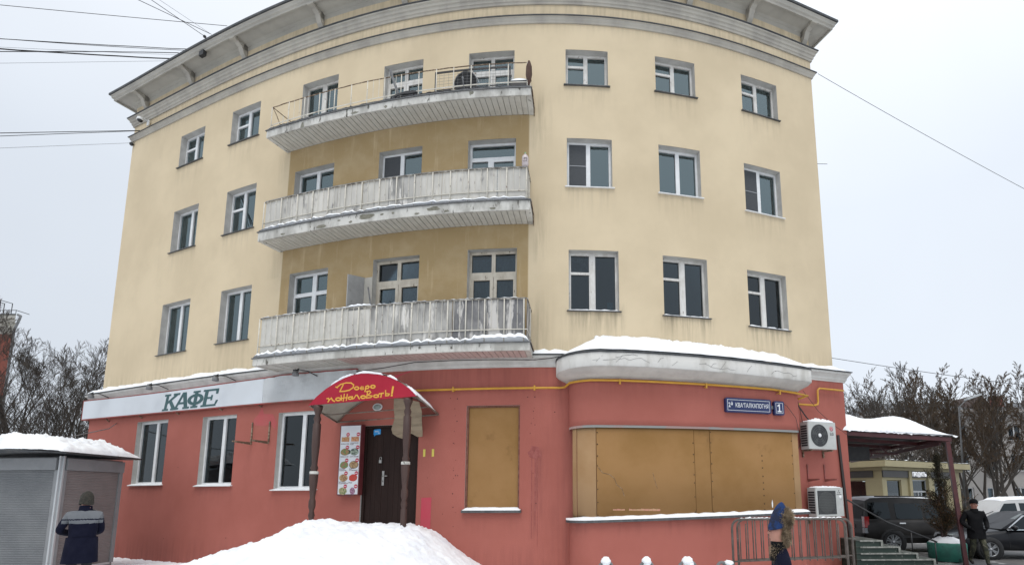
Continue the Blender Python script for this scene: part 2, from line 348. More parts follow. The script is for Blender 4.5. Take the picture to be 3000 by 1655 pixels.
def up_stain(s, z):
    v = 0.
    for f_, a, b, zb, zt, k in WIN:
        if a - .1 < s < b + .1 and zb - .95 < z < zb + .02 and (b < 8 or a > 16):
            v = max(v, (1 - (zb - z) / .95) ** 1.3 * (1. if f_ == 2 and a > 16 else .38) * min(1, (s - a + .1) / .12, (b + .1 - s) / .12))
    for (zt_, zb_) in ((12.4, 11.3), (9.3, 8.2), (6.6, 5.5)):   # runs beside the balcony ends
        if 16.05 < s < 16.7 and zb_ - .4 < z < zt_ + .6: v = max(v, .95 * max(0, 1 - (s - 16.05) / .6) * min(1, (z - zb_ + .4) / .7, (zt_ + .6 - z) / .7))
        if 7.9 < s < 8.5 and zb_ < z < zt_ - .2: v = max(v, .6 * (s - 7.9) / .6)
    if z > 14.7: v = max(v, .35 * min(1, (z - 14.7) / .25))
    if z < 6.1: v = max(v, .35 * (6.1 - z) / .4)
    return max(0., min(1., v))
def up_ochre(s, z):
    if not 8.52 < s < 15.98: return 0.
    e_ = 1.
    if 9.2 < z < 12.2 or 5.5 < z < 9.05: return e_
    if 12.2 <= z: return .0
    return e_
holes = [w[1:5] for w in WIN]
wall_mesh('upper_wall', SE0, SE1, 5.3, 16.6, 0, holes, [M_yellow, M_reveal], BLD, up_stain, up_ochre)
DOOR = (11.78, 13.30, .9, 3.75); SB = (14.52, 15.84, 1.62, 4.18); BAY = (17.03, 22.93)
def gf_stain(s, z):
    v = 0.
    for f_, a, b, zb, zt, k in WGF + [(1, 14.5, 15.85, 1.62, 4.2, '')]:
        if a - .05 < s < b + .05 and zb - .6 < z < zb: v = max(v, .55 * (1 - (zb - z) / .6))
    if z > 4.5: v = max(v, .4)
    if z < .9: v = max(v, .75 * (.9 - z) / .8)
    if 16.2 < s < 17.05: v = max(v, .45 * (s - 16.2) / .8)
    if abs(s - 16.22) < .09 and 1.1 < z < 2.95: v = max(v, .8)
    return max(0, min(1., v))
wall_mesh('lower_wall', SE0 - .16, SE1 + .14, -.6, ZG, DG, [w[1:5] for w in WGF] + [DOOR, SB], [M_pink, M_reveal], BLD, gf_stain, rev=.26)

CURT = {}
def win(f_, sL, sR, zb, zt, kind, d=0):
    w = sR - sL; h = zt - zb; sc_ = (sL + sR) / 2; M0 = FR(sc_, d, zb); hw = w / 2 + .004
    wood = kind in ('split_wood', 'lace', 'split_dark', 'papers'); old = kind in ('old_doors',)
    fm = M_wood if wood else M_woodc if old else M_wood if kind in ('doors', 'two_wide') else M_pvc
    t = .042; Y0 = .19 if f_ > 1 else .13; fr = MB(M0); panes = []; bars = []; Y1 = Y0 + .07
    def bar(x0, x1, z0, z1, y=0): fr.box(x0, x1, Y0 + y, Y1, z0, z1)
    def light(x0, x1, z0, z1, net=False, st=.032, y=-.012):   # a sash with its pane
        bar(x0, x0 + st, z0, z1, y); bar(x1 - st, x1, z0, z1, y); bar(x0 + st, x1 - st, z0, z0 + st, y); bar(x0 + st, x1 - st, z1 - st, z1, y)
        panes.append((x0 + st, x1 - st, z0 + st, z1 - st, net))
    bar(-hw, -hw + t, 0, h); bar(hw - t, hw, 0, h); bar(-hw + t, hw - t, h - t, h); bar(-hw + t, hw - t, 0, t)
    x0, x1, z0, z1 = -hw + t, hw - t, t, h - t
    if kind in ('split_pvc', 'split_wood', 'lace', 'split_dark', 'papers'):
        mu = .48 if kind != 'split_pvc' else .46; mw = .10 if kind in ('lace', 'split_dark', 'papers') else .05
        xm = x0 + (x1 - x0) * mu; zs_ = z0 + (z1 - z0) * (.66 if kind != 'split_pvc' else .60)
        bar(xm - mw / 2, xm + mw / 2, z0, z1, -.02); light(x0, xm - mw / 2, zs_, z1); light(x0, xm - mw / 2, z0, zs_); light(xm + mw / 2, x1, z0, z1)
    elif kind in ('two', 'two_wide', 'gf', 'two_narrow', 'two_net', 'net_bar'):
        mu = {'two': .5, 'two_wide': .5, 'gf': .56, 'two_narrow': .55, 'two_net': .47, 'net_bar': .48}[kind]; mw = .1 if kind == 'two_wide' else .05
        xm = x0 + (x1 - x0) * mu; bar(xm - mw / 2, xm + mw / 2, z0, z1, -.01)
        light(x0, xm - mw / 2, z0, z1, kind in ('two_net', 'net_bar')); light(xm + mw / 2, x1, z0, z1)
    elif kind in ('doors', 'old_doors'):
        zt_ = h - t - (.42 if kind == 'doors' else .56); tb = .06 if kind == 'doors' else .1
        bar(x0, x1, zt_ - tb, zt_, -.015); xm = (x0 + x1) / 2; bar(xm - .02, xm + .02, zt_, z1)
        light(x0, xm - .02, zt_, z1, st=.03); light(xm + .02, x1, zt_, z1, st=.03)
        st = .085 if kind == 'old_doors' else .07
        for a, b in ((x0, xm - .006), (xm + .006, x1)):
            light(a, b, zt_ - tb - 1.05 if kind == 'old_doors' else z0, zt_ - tb, st=st)
            if kind == 'old_doors': bar(a, b, z0, zt_ - tb - 1.05, -.005)
    elif kind == 'cross':
        zt_ = h - t - .55; xm = x0 + (x1 - x0) * .55; bar(x0, x1, zt_ - .05, zt_, -.01); bar(xm - .04, xm + .04, z0, z1, -.012)
        for a, b in ((x0, xm - .04), (xm + .04, x1)): light(a, b, zt_, z1, st=.03); light(a, b, z0, zt_ - .05, st=.03)
    elif kind == 'pvc_door':
        zt_ = h - t - .40; bar(x0, x1, zt_ - .05, zt_, -.01); light(x0, x1, zt_, z1, st=.03); xm = x0 + (x1 - x0) * .44
        bar(xm - .035, xm + .035, z0, zt_ - .05, -.012); light(x0, xm - .035, z0, zt_ - .05, st=.03); light(xm + .035, x1, z0, zt_ - .05, st=.055)
    wo = fr.build('window', fm, BLD)
    for a, b, c, e, net in panes:
        p = MB(M0); p.box(a - .003, b + .003, Y0 + .03, Y0 + .036, c - .003, e + .003); p.build('pane', M_glassd if f_ == 1 or kind in ('lace', 'split_dark', 'papers', 'old_doors') else M_glass, wo)
        if net:
            p = MB(M0); p.quad((a, Y0 - .016, c), (b, Y0 - .016, c), (b, Y0 - .016, e), (a, Y0 - .016, e)); p.build('insect_screen', M_net, wo)
            if kind == 'net_bar':
                p = MB(M0); p.box(a, b, Y0 - .026, Y0 - .018, (c + e) / 2 - .012, (c + e) / 2 + .012); p.build('screen_bar', M_netf, wo)
    if not (8 < sL < 16) or f_ == 1:
        sm = MB(M0); sw = hw + .05; pr = .05 if f_ > 1 else .07
        sm.hexa([(-sw, -pr, -.035), (sw, -pr, -.035), (sw, Y0, -.012), (-sw, Y0, -.012), (-sw, -pr, -.012), (sw, -pr, -.012), (sw, Y0, .014), (-sw, Y0, .014)])
        sm.build('sill', M_sill if f_ > 1 and kind not in ('net_bar',) and not (f_ == 3 and sL > 19) else M_pvc, wo)
        if f_ in (1, 2) and sL > 0 and (f_ == 1 or sL > 16):
            sn = MB(M0)
            def fn(u, v, H=.05 if f_ == 2 else .028):
                x = -sw + .02 + u * (2 * sw - .04); k = min(1, u / .06, (1 - u) / .06) * min(1, v / .25, 1); hh = H * (.7 + .6 * hsh(x * .9 + sL, v))
                return (x, -pr + .004 + v * (Y0 + pr), -.009 + v * .026 + hh * sqrt(max(0, k)))
            sn.grid(fn, 16, 4); sn.build('sill_snow', M_snow, wo)
    # curtains behind the glass
    rnd = random.Random(int(sL * 100) + f_ * 1000)
    cl = {4: [(0, 1)] if rnd.random() < .7 else [(0, .4), (.7, 1)], 3: [(0, 1)] if rnd.random() < .8 else [(0, .35), (.6, 1)], 2: [(0, .28), (.74, 1)], 1: []}[f_]
    if kind == 'two_net': cl = [(.5, 1)]
    if kind == 'net_bar': cl = [(.5, 1)]
    if kind in ('two', 'cross') and f_ == 2: cl = [(0, 1)]
    if kind == 'papers': cl = [(.52, .8), (.0, .5)]
    if kind in ('lace', 'split_dark'): cl = []
    if kind == 'old_doors': cl = [(.05, .95)]
    for a, b in cl:
        c = MB(M0); xa, xb = -hw + a * 2 * hw, -hw + b * 2 * hw; ph = rnd.random() * 9
        top = h - .08 - (.1 if f_ == 4 else .05); bot = .02 if kind != 'papers' else .3
        c.grid(lambda u, v: (xa + u * (xb - xa), Y1 + .055 + .025 * sin(u * (xb - xa) * 34 + ph + .5 * sin(3 * v)) + .02 * sin(u * 9 + ph), bot + v * (top - bot)), 30, 3)
        c.build('curtain', M_curtw if f_ == 3 or kind == 'papers' else M_curt, wo)
    if kind == 'papers':
        for a, b, c_, e in ((-.52, -.24, .12, .62), (-.24, -.15, .12, .42), (.42, .52, .1, .42)):
            p = MB(M0); p.box(a, b, Y0 + .055, Y0 + .058, c_, e); p.build('paper_sheet', M_paper, wo)
    if kind == 'lace':
        p = MB(M0); p.box(.37, .52, Y0 + .055, Y0 + .06, .1, .32); p.build('blue_card', mk('pale_blue_card', (.16, .40, .45), (.3, .55, .6), ns=9, rough=.6), wo)
        a, b, c_, e, _ = panes[0]; p = MB(M0)
        p.box(a, b, Y0 + .05, Y0 + .054, c_, e); p.build('lace_backing', mk('lace_grey', (.12, .11, .1), rough=.9), wo)
        p = MB(M0); rr = random.Random(4); Lw = []
        for cx_, cz_, r_ in ((a + .24, e - .11, .075), (a + .33, e - .22, .06), (a + .28, c_ + .09, .05)):
            for q in range(5):
                an = q * 2 * pi / 5; px, pz = cx_ + r_ * .6 * cos(an), cz_ + r_ * .6 * sin(an)
                Lw.append([(px + r_ * .5 * cos(k * pi / 3), pz + r_ * .5 * sin(k * pi / 3)) for k in range(7)])
        Lw.append([(a + .02, e - .1), (a + .12, e - .16), (a + .2, e - .12)]); Lw.append([(a + .36, e - .2), (b - .05, c_ + .12), (b - .01, c_ + .1)]); Lw.append([(a + .1, c_ + .12), (a + .2, c_ + .1), (a + .3, c_ + .14)])
        p.strokes(Lw, .008, Y0 + .049, .001); p.build('lace_flowers', mk('lace_thread', (.45, .44, .41), rough=.9), wo)
    return wo
for w_ in WIN: win(*w_)
for w_ in WGF: win(*w_, d=DG)
# ------------------------------------------------------------------ mouldings, eaves, brackets, roof
def ledge(name, prof, mats, s0=SE0, s1=SE1):
    mb = MB(); strip(mb, prof, s0, s1, .3, ends=True); return mb.build(name, mats, BLD)
ledge('moulding', [(-.02, 14.95), (.035, 14.95), (.05, 15.0), (.075, 15.03), (.085, 15.085), (.115, 15.10)], M_trim)
ledge('moulding_cap', [(.10, 15.103), (.13, 15.11), (.13, 15.135), (-.02, 15.17)], M_roofm)
ledge('cornice', [(-.02, 15.54), (.04, 15.54), (.05, 15.6), (.075, 15.615), (.085, 15.69), (.12, 15.71), (.13, 15.78), (.17, 15.80), (.175, 15.835)], M_trim)
ledge('cornice_cap', [(.165, 15.838), (.195, 15.845), (.195, 15.875), (-.02, 15.93)], M_roofm)
ledge('eave', [(-.02, 16.20), (.02, 16.46), (.10, 16.49), (.45, 16.50), (.455, 16.44), (.50, 16.435), (.505, 16.50), (.55, 16.52), (.565, 16.60), (.59, 16.62)], M_soff)
ledge('eave_flashing', [(.58, 16.623), (.625, 16.63), (.625, 16.70), (.5, 16.74), (-.5, 16.95)], M_roofm)
mb = MB()
pts_ = [F(SE0 + (SE1 - SE0) * i / 40, .3, 16.9) for i in range(41)]; x, y, th = fpos(SE1); pb = F(SE1, 0, 16.9) + V((-sin(th), cos(th), 0)) * 11; x, y, th = fpos(SE0); pa = F(SE0, 0, 16.9) + V((-sin(th), cos(th), 0)) * 11
mb.poly([tuple(p) for p in pts_] + [tuple(pb), tuple(pa)]); mb.build('roof', M_snow, BLD)
for sb in (.72, 3.45, 6.16, 9.4, 12.3, 15.2, 18.1, 20.6, 22.62, 24.75):
    b_ = MB(FR(sb, 0, 0)); w2 = .085
    b_.prism([(0, 0)] * 0 or [(-w2, 16.28), (w2, 16.28), (w2, 16.50), (-w2, 16.50)], -.16, .02)
    for (ya, za), (yb, zb_) in zip(((-.02, 16.02), (-.13, 16.14), (-.22, 16.34), (-.34, 16.40)), ((-.13, 16.14), (-.22, 16.34), (-.34, 16.40), (-.46, 16.41))):
        b_.hexa([(-w2, ya, za), (w2, ya, za), (w2, ya, 16.49), (-w2, ya, 16.49), (-w2, yb, zb_), (w2, yb, zb_), (w2, yb, 16.49), (-w2, yb, 16.49)])
    b_.box(-w2 - .025, w2 + .025, -.50, -.42, 16.40, 16.495)
    b_.build('eave_bracket', M_trim, BLD)
# ------------------------------------------------------------------ ledge above the pink storey, with snow
ledge('ledge', [(DG - .02, ZG - .004), (DG + .018, ZG - .004), (DG + .02, 5.16), (DG + .045, 5.19), (DG + .055, 5.25), (DG + .11, 5.335), (DG + .13, 5.34), (DG + .14, 5.40)], M_ledge)
ledge('ledge_cap', [(DG + .13, 5.402), (DG + .165, 5.405), (DG + .165, 5.43), (-.02, 5.50)], M_roofm)
def ledge_snow(s0, s1, hmax, seed):
    mb = MB(); n = int((s1 - s0) / .12)
    def fn(u, v):
        s = s0 + u * (s1 - s0); k = min(1, u * (s1 - s0) / .35, (1 - u) * (s1 - s0) / .35); d = DG + .16 - v * (DG + .155)
        hh = hmax * (.75 + .55 * hsh(s * .8, seed)) * (min(1, v / .45) ** .6)
        return F(s, d + .012 * hsh(s * 3, seed + 3), 5.432 + .06 * v + hh * sqrt(max(0, k)) + .004)
    mb.grid(fn, n, 5); mb.build('ledge_snow', M_snow, BLD)
ledge_snow(-.3, 8.5, .16, 1); ledge_snow(15.9, 17.2, .15, 2); ledge_snow(22.8, 25.25, .14, 3)
# ------------------------------------------------------------------ bay on the right with its boarded shop window
def bay_ring(dm, s0, s1, r, n=8, taper=.0):
    pts_ = []
    dd = lambda s: dm - taper * max(0, (s - s0) / (s1 - s0))
    for i in range(n + 1):
        a = pi / 2 * i / n; pts_.append((s0 + r - r * cos(a), (dd(s0) - r) + r * sin(a)) if dd(s0) > r else (s0 + r * (1 - cos(a)), dd(s0) * sin(a)))
    k = 40
    for i in range(1, k): s = s0 + r + (s1 - .12 - s0 - r) * i / k; pts_.append((s, dd(s)))
    for i in range(n + 1):
        a = pi / 2 * i / n; pts_.append((s1 - .12 + .12 * sin(a), dd(s1) - .12 + .12 * cos(a)))
    return [(s0, DG - .05)] + pts_ + [(s1, DG - .05)]
RB = bay_ring(.86, 17.03, 22.93, .62, taper=.1)
def ring_band(mb, rings, cap_top=False, cap_bot=False):
    """rings: list of (list of (s,d), zfun)"""
    rows = [[mb.P(F(s, d, z(s) if callable(z) else z)) for s, d in rg] for rg, z in rings]
    for a, b in zip(rows, rows[1:]):
        for i in range(len(a) - 1): mb.F(a[i], a[i + 1], b[i + 1], b[i])
    if cap_bot: mb.F(*rows[0][::-1])
    if cap_top: mb.F(*rows[-1])
def inset(rg, k): return [(s, d - k) if d > DG else (s, d) for s, d in rg]
zs_l = lambda s: 1.36 + (s - 17) * .022
def uvs_of(o, ring):  # (s, z) layout for the stucco material
    me = o.data; l = me.uv_layers.new(name='UVMap'); n = len(ring); off = V(BLD['_w']); b = []
    for lp in me.loops: b += (ring[lp.vertex_index % n][0] + .3, me.vertices[lp.vertex_index].co.z)
    l.data.foreach_set('uv', b)
    for nm, fn in (('stain', lambda s, z: min(1, max(0, .5 * (z > 4.3) * (z - 4.3) / .4, .5 * (zs_l(s) - z < .4 and z < zs_l(s)), .8 * (s > 22.3 and z < 2) * (s - 22.3) / .6))),):
        a = me.attributes.new(nm, 'FLOAT', 'POINT'); a.data.foreach_set('value', [fn(ring[i % n][0], v.co.z) for i, v in enumerate(me.vertices)])
mb = MB(); mb.smooth = True
ring_band(mb, [(inset(RB, .05), 3.60), (RB, 3.62), (RB, 3.75), (RB, 4.1), (RB, 4.45), (RB, 4.9)])
o = mb.build('bay_wall', M_pink, BLD); uvs_of(o, RB)
mb = MB(); mb.smooth = True
ring_band(mb, [(RB, -.5), (RB, .2), (RB, .6), (RB, .95), (RB, zs_l)])
o = mb.build('bay_wall', M_pink, BLD); uvs_of(o, RB)
RS = [(s - (.08 if s < 17.5 else 0) + (.08 if s > 22.8 else 0), d + .1 if d > .2 else d) for s, d in RB]
mb = MB(); ring_band(mb, [(inset(RS, .25), lambda s: zs_l(s) - .002), (RS, lambda s: zs_l(s) - .01), (RS, lambda s: zs_l(s) + .045), (inset(RS, .25), lambda s: zs_l(s) + .07)])
mb.build('bay_sill', M_sill, BLD)
mb = MB(); NS_ = len(RS)
rows = []
for k in range(6):
    row = []
    for i, (s, d) in enumerate(RS):
        v = k / 5; e_ = min(1, (s - 16.9) / .5, (23.1 - s) / .4); hh = (.055 + .03 * hsh(s * 1.1, 5)) * (max(0, e_) ** .6)
        row.append(mb.P(F(s, (d - .005 - v * .2) if d > .2 else d, zs_l(s) + .048 + v * .022 + hh * min(1, v / .3) ** .6)))
    rows.append(row)
mb.smooth = True
for a, b in zip(rows, rows[1:]):
    for i in range(NS_ - 1): mb.F(a[i], a[i + 1], b[i + 1], b[i])
mb.build('sill_snow', M_snow, BLD)
# boards (recessed a little), each its own board
M_board = mk('weathered_plywood', (.315, .178, .074), (.245, .135, .047), ns=.55, f=(.3, .7), rough=.9, spec=.15, bs=25, bump=.1, col3=(.19, .105, .04), ns3=1.7, f3=(.6, .82), co='Object')
M_board2 = mk('weathered_plywood_pale', (.37, .235, .125), (.30, .175, .08), ns=.7, f=(.35, .75), rough=.9, spec=.15, bs=25, bump=.1, col3=(.33, .22, .11), ns3=2.2, f3=(.6, .8))
M_nail = mk('nail_rust', (.05, .03, .02), rough=.9)
def bay_d(s):
    for (a, da), (b, db) in zip(RB[1:], RB[2:]):
        if a <= s <= b: return da + (db - da) * (s - a) / max(1e-6, b - a)
    return DG
BJ = [17.10, 17.20, 17.62, 19.92, 20.32, 22.66, 22.88]
mats_b = [M_board2, M_board2, M_board, M_board, M_board, M_board2]
rj = random.Random(3)
for i in range(6):
    a, b = BJ[i] + .006, BJ[i + 1] - .006; mb = MB(); n = max(2, int((b - a) / .12)); off = .075 + .006 * (i % 2); ps = []
    for k in range(n + 1):
        s = a + (b - a) * k / n; d = bay_d(s) - off; ps.append((s, d))
    z0f = lambda s: zs_l(s) + .02; z1 = 3.615 - (.035 if i < 4 else .075 if i == 4 else .05)
    mb.smooth = True
    ring_band(mb, [([(s, d - .03) for s, d in ps], z0f), (ps, z0f), (ps, 2.4), (ps, z1), ([(s, d - .03) for s, d in ps], z1)]); mb.smooth = False
    for s, d in (ps[0], ps[-1]): mb.quad(F(s, d, z0f(s)), F(s, d - .03, z0f(s)), F(s, d - .03, z1), F(s, d, z1))
    o = mb.build('board', mats_b[i], BLD)
    nb = MB()
    for e_ in (a + .02, b - .02):
        if i in (2, 4):
            z = zs_l(e_) + .15
            while z < z1: nb.ball(F(e_, bay_d(e_) - off + .002, z), .011 + .004 * rj.random(), 6, 4); z += .18 + .2 * rj.random()
    if i == 4:
        for k in range(9): nb.ball(F(21.72, bay_d(21.72) - off + .002, zs_l(21.7) + .1 + k * .17 + .05 * rj.random()), .016, 6, 4)
    if nb.v: nb.build('nail_row', M_nail, o, kind='stuff')
    if i == 2:
        nb = MB(); nb.tube([F(s, bay_d(s) - off + .001, z) for s, z in ((17.66, 2.62), (17.76, 2.49), (17.92, 2.45), (18.02, 2.36), (18.07, 2.22), (18.19, 2.12), (18.24, 1.95))], .006, 4); nb.tube([F(s, bay_d(s) - off + .001, z) for s, z in ((18.9, 2.5), (18.95, 2.3), (19.0, 2.12))], .004, 4); nb.build('crack_line', M_rust, o)
# frame strip above the boards and the dark gap
mb = MB(); R2 = [(s, d - .045) if d > DG else (s, d) for s, d in RB]
ring_band(mb, [(R2, 3.545), (R2, 3.606)]); mb.build('shop_window_frame', mk('grey_frame', (.34, .35, .33), (.42, .3, .27), ns=1.2, f=(.5, .56), rough=.8, det=2), BLD)
# pink marker line on the big board, white drip
mb = MB()
for k in range(12):
    s = 17.98 + k * .09
    if k in (3,): continue
    mb.quad(F(s, bay_d(s) - .0735, 1.63 - .002 * k), F(s + .085, bay_d(s + .085) - .0735, 1.63 - .002 * k), F(s + .085, bay_d(s + .085) - .0735, 1.655 + .006 * sin(k)), F(s, bay_d(s) - .0735, 1.66 + .01 * sin(k * 2)))
mb.build('paint_streak', mk('faded_pink_marker', (.52, .22, .17), (.46, .3, .16), ns=7, rough=.9), BLD)
mb = MB()
mb.poly([F(21.93, bay_d(21.93) - .0675, 1.66), F(21.955, bay_d(21.95) - .0675, 1.64), F(21.965, bay_d(21.96) - .0675, 1.74), F(21.95, bay_d(21.95) - .0675, 1.85), F(21.925, bay_d(21.93) - .0675, 1.76)])
mb.build('paint_drip', M_paper, BLD)
# bay roof slab with cracked fascia, curved underside and thick snow
RR = bay_ring(1.34, 16.72, 23.1, .95, taper=.25)
def prog(k): # interpolate between wall ring and roof ring
    return [(a[0] + (b[0] - a[0]) * k, a[1] + (b[1] - a[1]) * k) for a, b in zip(RB, RR)]
zr = lambda z: (lambda s: z - .10 * max(0, (s - 18) / 5) ** 1.3 + .035 * min(1, max(0, (s - 16.9) / 1.2)))
mb = MB(); mb.smooth = True
ring_band(mb, [(prog(.02), zr(4.67)), (prog(.12), zr(4.70)), (prog(.4), zr(4.745)), (prog(.75), zr(4.80)), (prog(.96), zr(4.865))]); mb.build('bay_roof_underside', mk('bay_soffit_paint', (.52, .50, .46), (.42, .4, .37), ns=2, rough=.9, bs=25, bump=.12, col3=(.2, .17, .14), ns3=4, f3=(.68, .78)), BLD)
mb = MB(); mb.smooth = True
ring_band(mb, [(prog(.962), zr(4.866)), (prog(.985), zr(4.87)), (prog(1.), zr(4.89)), (prog(1.), zr(5.19)), (prog(.97), zr(5.195))]); o = mb.build('bay_roof', M_crack, BLD)
cr = MB(); rc = random.Random(11)
def crack(s, z, n, dz=.0):
    pts_ = []
    for k in range(n):
        dd = [q for q in zip(RR[1:], RR[2:]) if q[0][0] <= s <= q[1][0]]
        if not dd: break
        (a, da), (b, db) = dd[0]; d = da + (db - da) * (s - a) / max(1e-6, b - a)
        pts_.append(F(s, d + .001, zr(z)(s))); s += .07 + .07 * rc.random() * (1 if dz == 0 else .15); z = min(5.17, max(4.91, z + (rc.random() - .5) * .11 + dz))
    if len(pts_) > 1: cr.tube(pts_, .0032, 3)
for s0_, z0_, n_ in ((17.5, 5.0, 13), (18.0, 5.08, 6), (19.9, 5.02, 9), (21.9, 5.04, 7)): crack(s0_, z0_, n_)
for k in range(9): crack(17.3 + k * .6 + .5 * rc.random(), 4.92 + .1 * rc.random(), 3, .05)
cr.build('crack_lines', mk('crack_dark', (.06, .055, .05), rough=1), o, kind='stuff')
mb = MB(); ring_band(mb, [(prog(.97), zr(5.196)), (prog(1.045), zr(5.2)), (prog(1.045), zr(5.235)), (prog(.9), zr(5.262))]); mb.build('bay_roof_flashing', M_roofm, BLD)
mb = MB(); rows = []; NV = 18
for k in range(NV + 1):
    v = k / NV; rg = []
    for i, (a, b) in enumerate(zip(RB, RR)):
        s = b[0] * (1 - v * .0) ; d = b[1] * (1 - v) + .02 * v if b[1] > .2 else b[1] * (1 - v) + .02 * v
        sx = s + (.25 * v if s < 17.6 else 0) * 1.0
        e_ = max(0, min(1, (s - 16.85) / .8, (23.15 - s) / .9))
        hh = (.12 + .56 * v ** .65 * (1 - .25 * max(0, (s - 19) / 4))) * (e_ ** .55) * min(1, v / .12 + .15) + .07 * hsh(s * 1.6, v * 2.5) * e_ * min(1, v * 3) + .05 * hsh(s * 4.2, v * 5) * e_ * min(1, v * 3) + .025 * hsh(s * 11, v * 9) * e_ * min(1, v * 4)
        rg.append(mb.P(F(sx, d + .02 * (k == 0) + (.02 * hsh(s * 4, 8) if k < 2 else 0), zr(5.24)(s) + .02 * v + max(0, hh))))
    rows.append(rg)
mb.smooth = True
for a, b in zip(rows, rows[1:]):
    for i in range(len(a) - 1): mb.F(a[i], a[i + 1], b[i + 1], b[i])
mb.build('roof_snow', M_snow, BLD)
# ------------------------------------------------------------------ balconies
BS0, BS1 = 8.40, 16.10
BAL = {4: (12.16, 12.385, 13.16, 12.60), 3: (9.01, 9.28, 10.20, 9.575), 2: (5.33, 5.535, 6.62, 5.865)}   # slab bottom, top, rail top, low rail
BD = .72
POSTS = [8.47, 9.1, 9.66, 10.17, 10.67, 11.2, 11.69, 12.2, 12.68, 13.17, 13.65, 14.11, 14.57, 15.04, 15.52, 16.0]
M_bare = mk('bare_concrete', (.15, .145, .11), (.24, .23, .19), ns=14, rough=.95)
M_bflash = mk('drip_edge_metal', (.11, .115, .12), (.18, .18, .18), ns=6, rough=.6, metal=.3)
POSTS0 = POSTS
for fl, (zb, zt, zr_, zl) in BAL.items():
    BD = 1.02 if fl == 2 else .72; BS0 = 8.96 if fl == 2 else 8.40; mps = (lambda s: 16.1 - (16.1 - s) * (16.1 - 8.96) / 7.7) if fl == 2 else (lambda s: s)
    BS1 = 16.15 if fl == 2 else 16.10; POSTS = [mps(s) for s in POSTS0]
    mb = MB(); strip(mb, [(-.01, zb + .035), (BD - .045, zb + .035), (BD - .045, zb), (BD, zb), (BD, zt - .02), (-.01, zt - .02)], BS0, BS1, .3)
    bal = mb.build('balcony', M_oldwhite, BLD, label={4: 'top balcony with open railing and snow', 3: 'middle balcony with whitish sheet cladding', 2: 'lowest balcony with patchy grey sheets'}[fl])
    mb = MB(); strip(mb, [(BD - .1, zt - .018), (BD + .03, zt - .018), (BD + .03, zt + .004), (-.01, zt + .012)], BS0 - .03, BS1 + .03, .3); mb.build('drip_edge', M_bflash, bal)
    # soffit planks, one by one
    n = 50; a0, a1 = BS0 + .13, BS1 - .12; pm = M_plankp if fl == 2 else M_plank
    for k in range(n):
        if fl == 2 and k < 17: pm_ = M_plank
        else: pm_ = pm
        sa = a0 + (a1 - a0) * k / n + .009; sb = a0 + (a1 - a0) * (k + 1) / n - .009; dz = .006 * hsh(k, fl)
        p = MB(); p.hexa([F(sa, BD - .055, zb + .012 + dz), F(sb, BD - .055, zb + .012 + dz), F(sb, .02, zb + .012 + dz), F(sa, .02, zb + .012 + dz), F(sa, BD - .055, zb + .034), F(sb, BD - .055, zb + .034), F(sb, .02, zb + .034), F(sa, .02, zb + .034)])
        p.build('soffit_plank', pm_, bal)
    for sa, sb in ((BS0, BS0 + .12), (BS1 - .115, BS1)):
        p = MB(); p.hexa([F(sa, BD - .05, zb + .002), F(sb, BD - .05, zb + .002), F(sb, .01, zb + .002), F(sa, .01, zb + .002), F(sa, BD - .05, zb + .034), F(sb, BD - .05, zb + .034), F(sb, .01, zb + .034), F(sa, .01, zb + .034)]); p.build('soffit_edge', M_oldwhite if fl != 2 else M_plank, bal)
    rd = BD - .075
    # snow on the floor edge
    mb = MB(); hs_ = {4: .09, 3: .125, 2: .155}[fl]
    def fn(u, v):
        s = BS0 + .01 + u * (BS1 - BS0 - .02); e_ = min(1, u / .02, (1 - u) / .02)
        w_ = BD + .02 - v * (.16 if fl != 4 else BD)
        pk = sin(pi * min(1, v * 1.6 + .12)) ** .6 if fl != 4 else min(1, v / .12 + .25) ** .6
        hh = hs_ * (.8 + .45 * max(-.6, hsh(s * .7, fl * 3)) + .28 * hsh(s * 2.6, fl * 5) + (.45 if fl == 2 and s > 14.9 else 0)) * pk * sqrt(max(0, e_))
        if fl == 4: hh *= 1 + .8 * exp(-((s - 13.0) / .7) ** 2)
        return F(s, w_, zt + .006 + max(.003, hh))
    mb.grid(fn, 110, 7 if fl == 4 else 5); mb.build('balcony_snow', M_snow, bal)
    if fl != 2:
        rp = random.Random(fl)
        for s_, w_, h_ in (((9.3, .09, .03), (10.55, .16, .05), (11.1, .05, .02), (11.45, .06, .03), (11.9, .26, .075), (12.35, .06, .03), (12.65, .05, .03), (13.3, .07, .03), (13.72, .2, .06), (14.05, .08, .04), (15.2, .09, .035)) if fl == 3 else ((9.7, .07, .1), (11.4, .12, .04), (12.3, .05, .05), (14.6, .06, .09))):
            zc_ = zb + (.06 if rp.random() < .4 else .15); p = MB(); p.poly([F(s_ + w_ * cos(a * pi / 6) * (.6 + .6 * rp.random()), BD + .003, min(zt - .04, max(zb + .005, zc_ + h_ * sin(a * pi / 6) * (.6 + .6 * rp.random())))) for a in range(12)]); p.build('bare_patch', M_bare, bal)
    # railing
    def railbar(name, z, r, m_, d=rd, dz=0, jig=0):
        t_ = MB(); N_ = 40; a, b = BS0 + .07, BS1 - .07
        pts_ = [F(a, .02, z)] + [F(a, d * .5, z)] + [F(a + (b - a) * i / N_, d, z + jig * hsh(i * 1.7, fl)) for i in range(N_ + 1)] + [F(b, d * .5, z), F(b, .02, z)]
        t_.tube(pts_, r, 5); return t_.build(name, m_, bal)
    railbar('top_rail', zr_, .018 if fl != 4 else .014, M_rust if fl == 4 else mk('rail_edge', (.1, .085, .07), (.5, .48, .43), ns=9, rough=.8), jig=.012 if fl == 4 else 0)
    railbar('low_rail', zl, .014, M_rail)
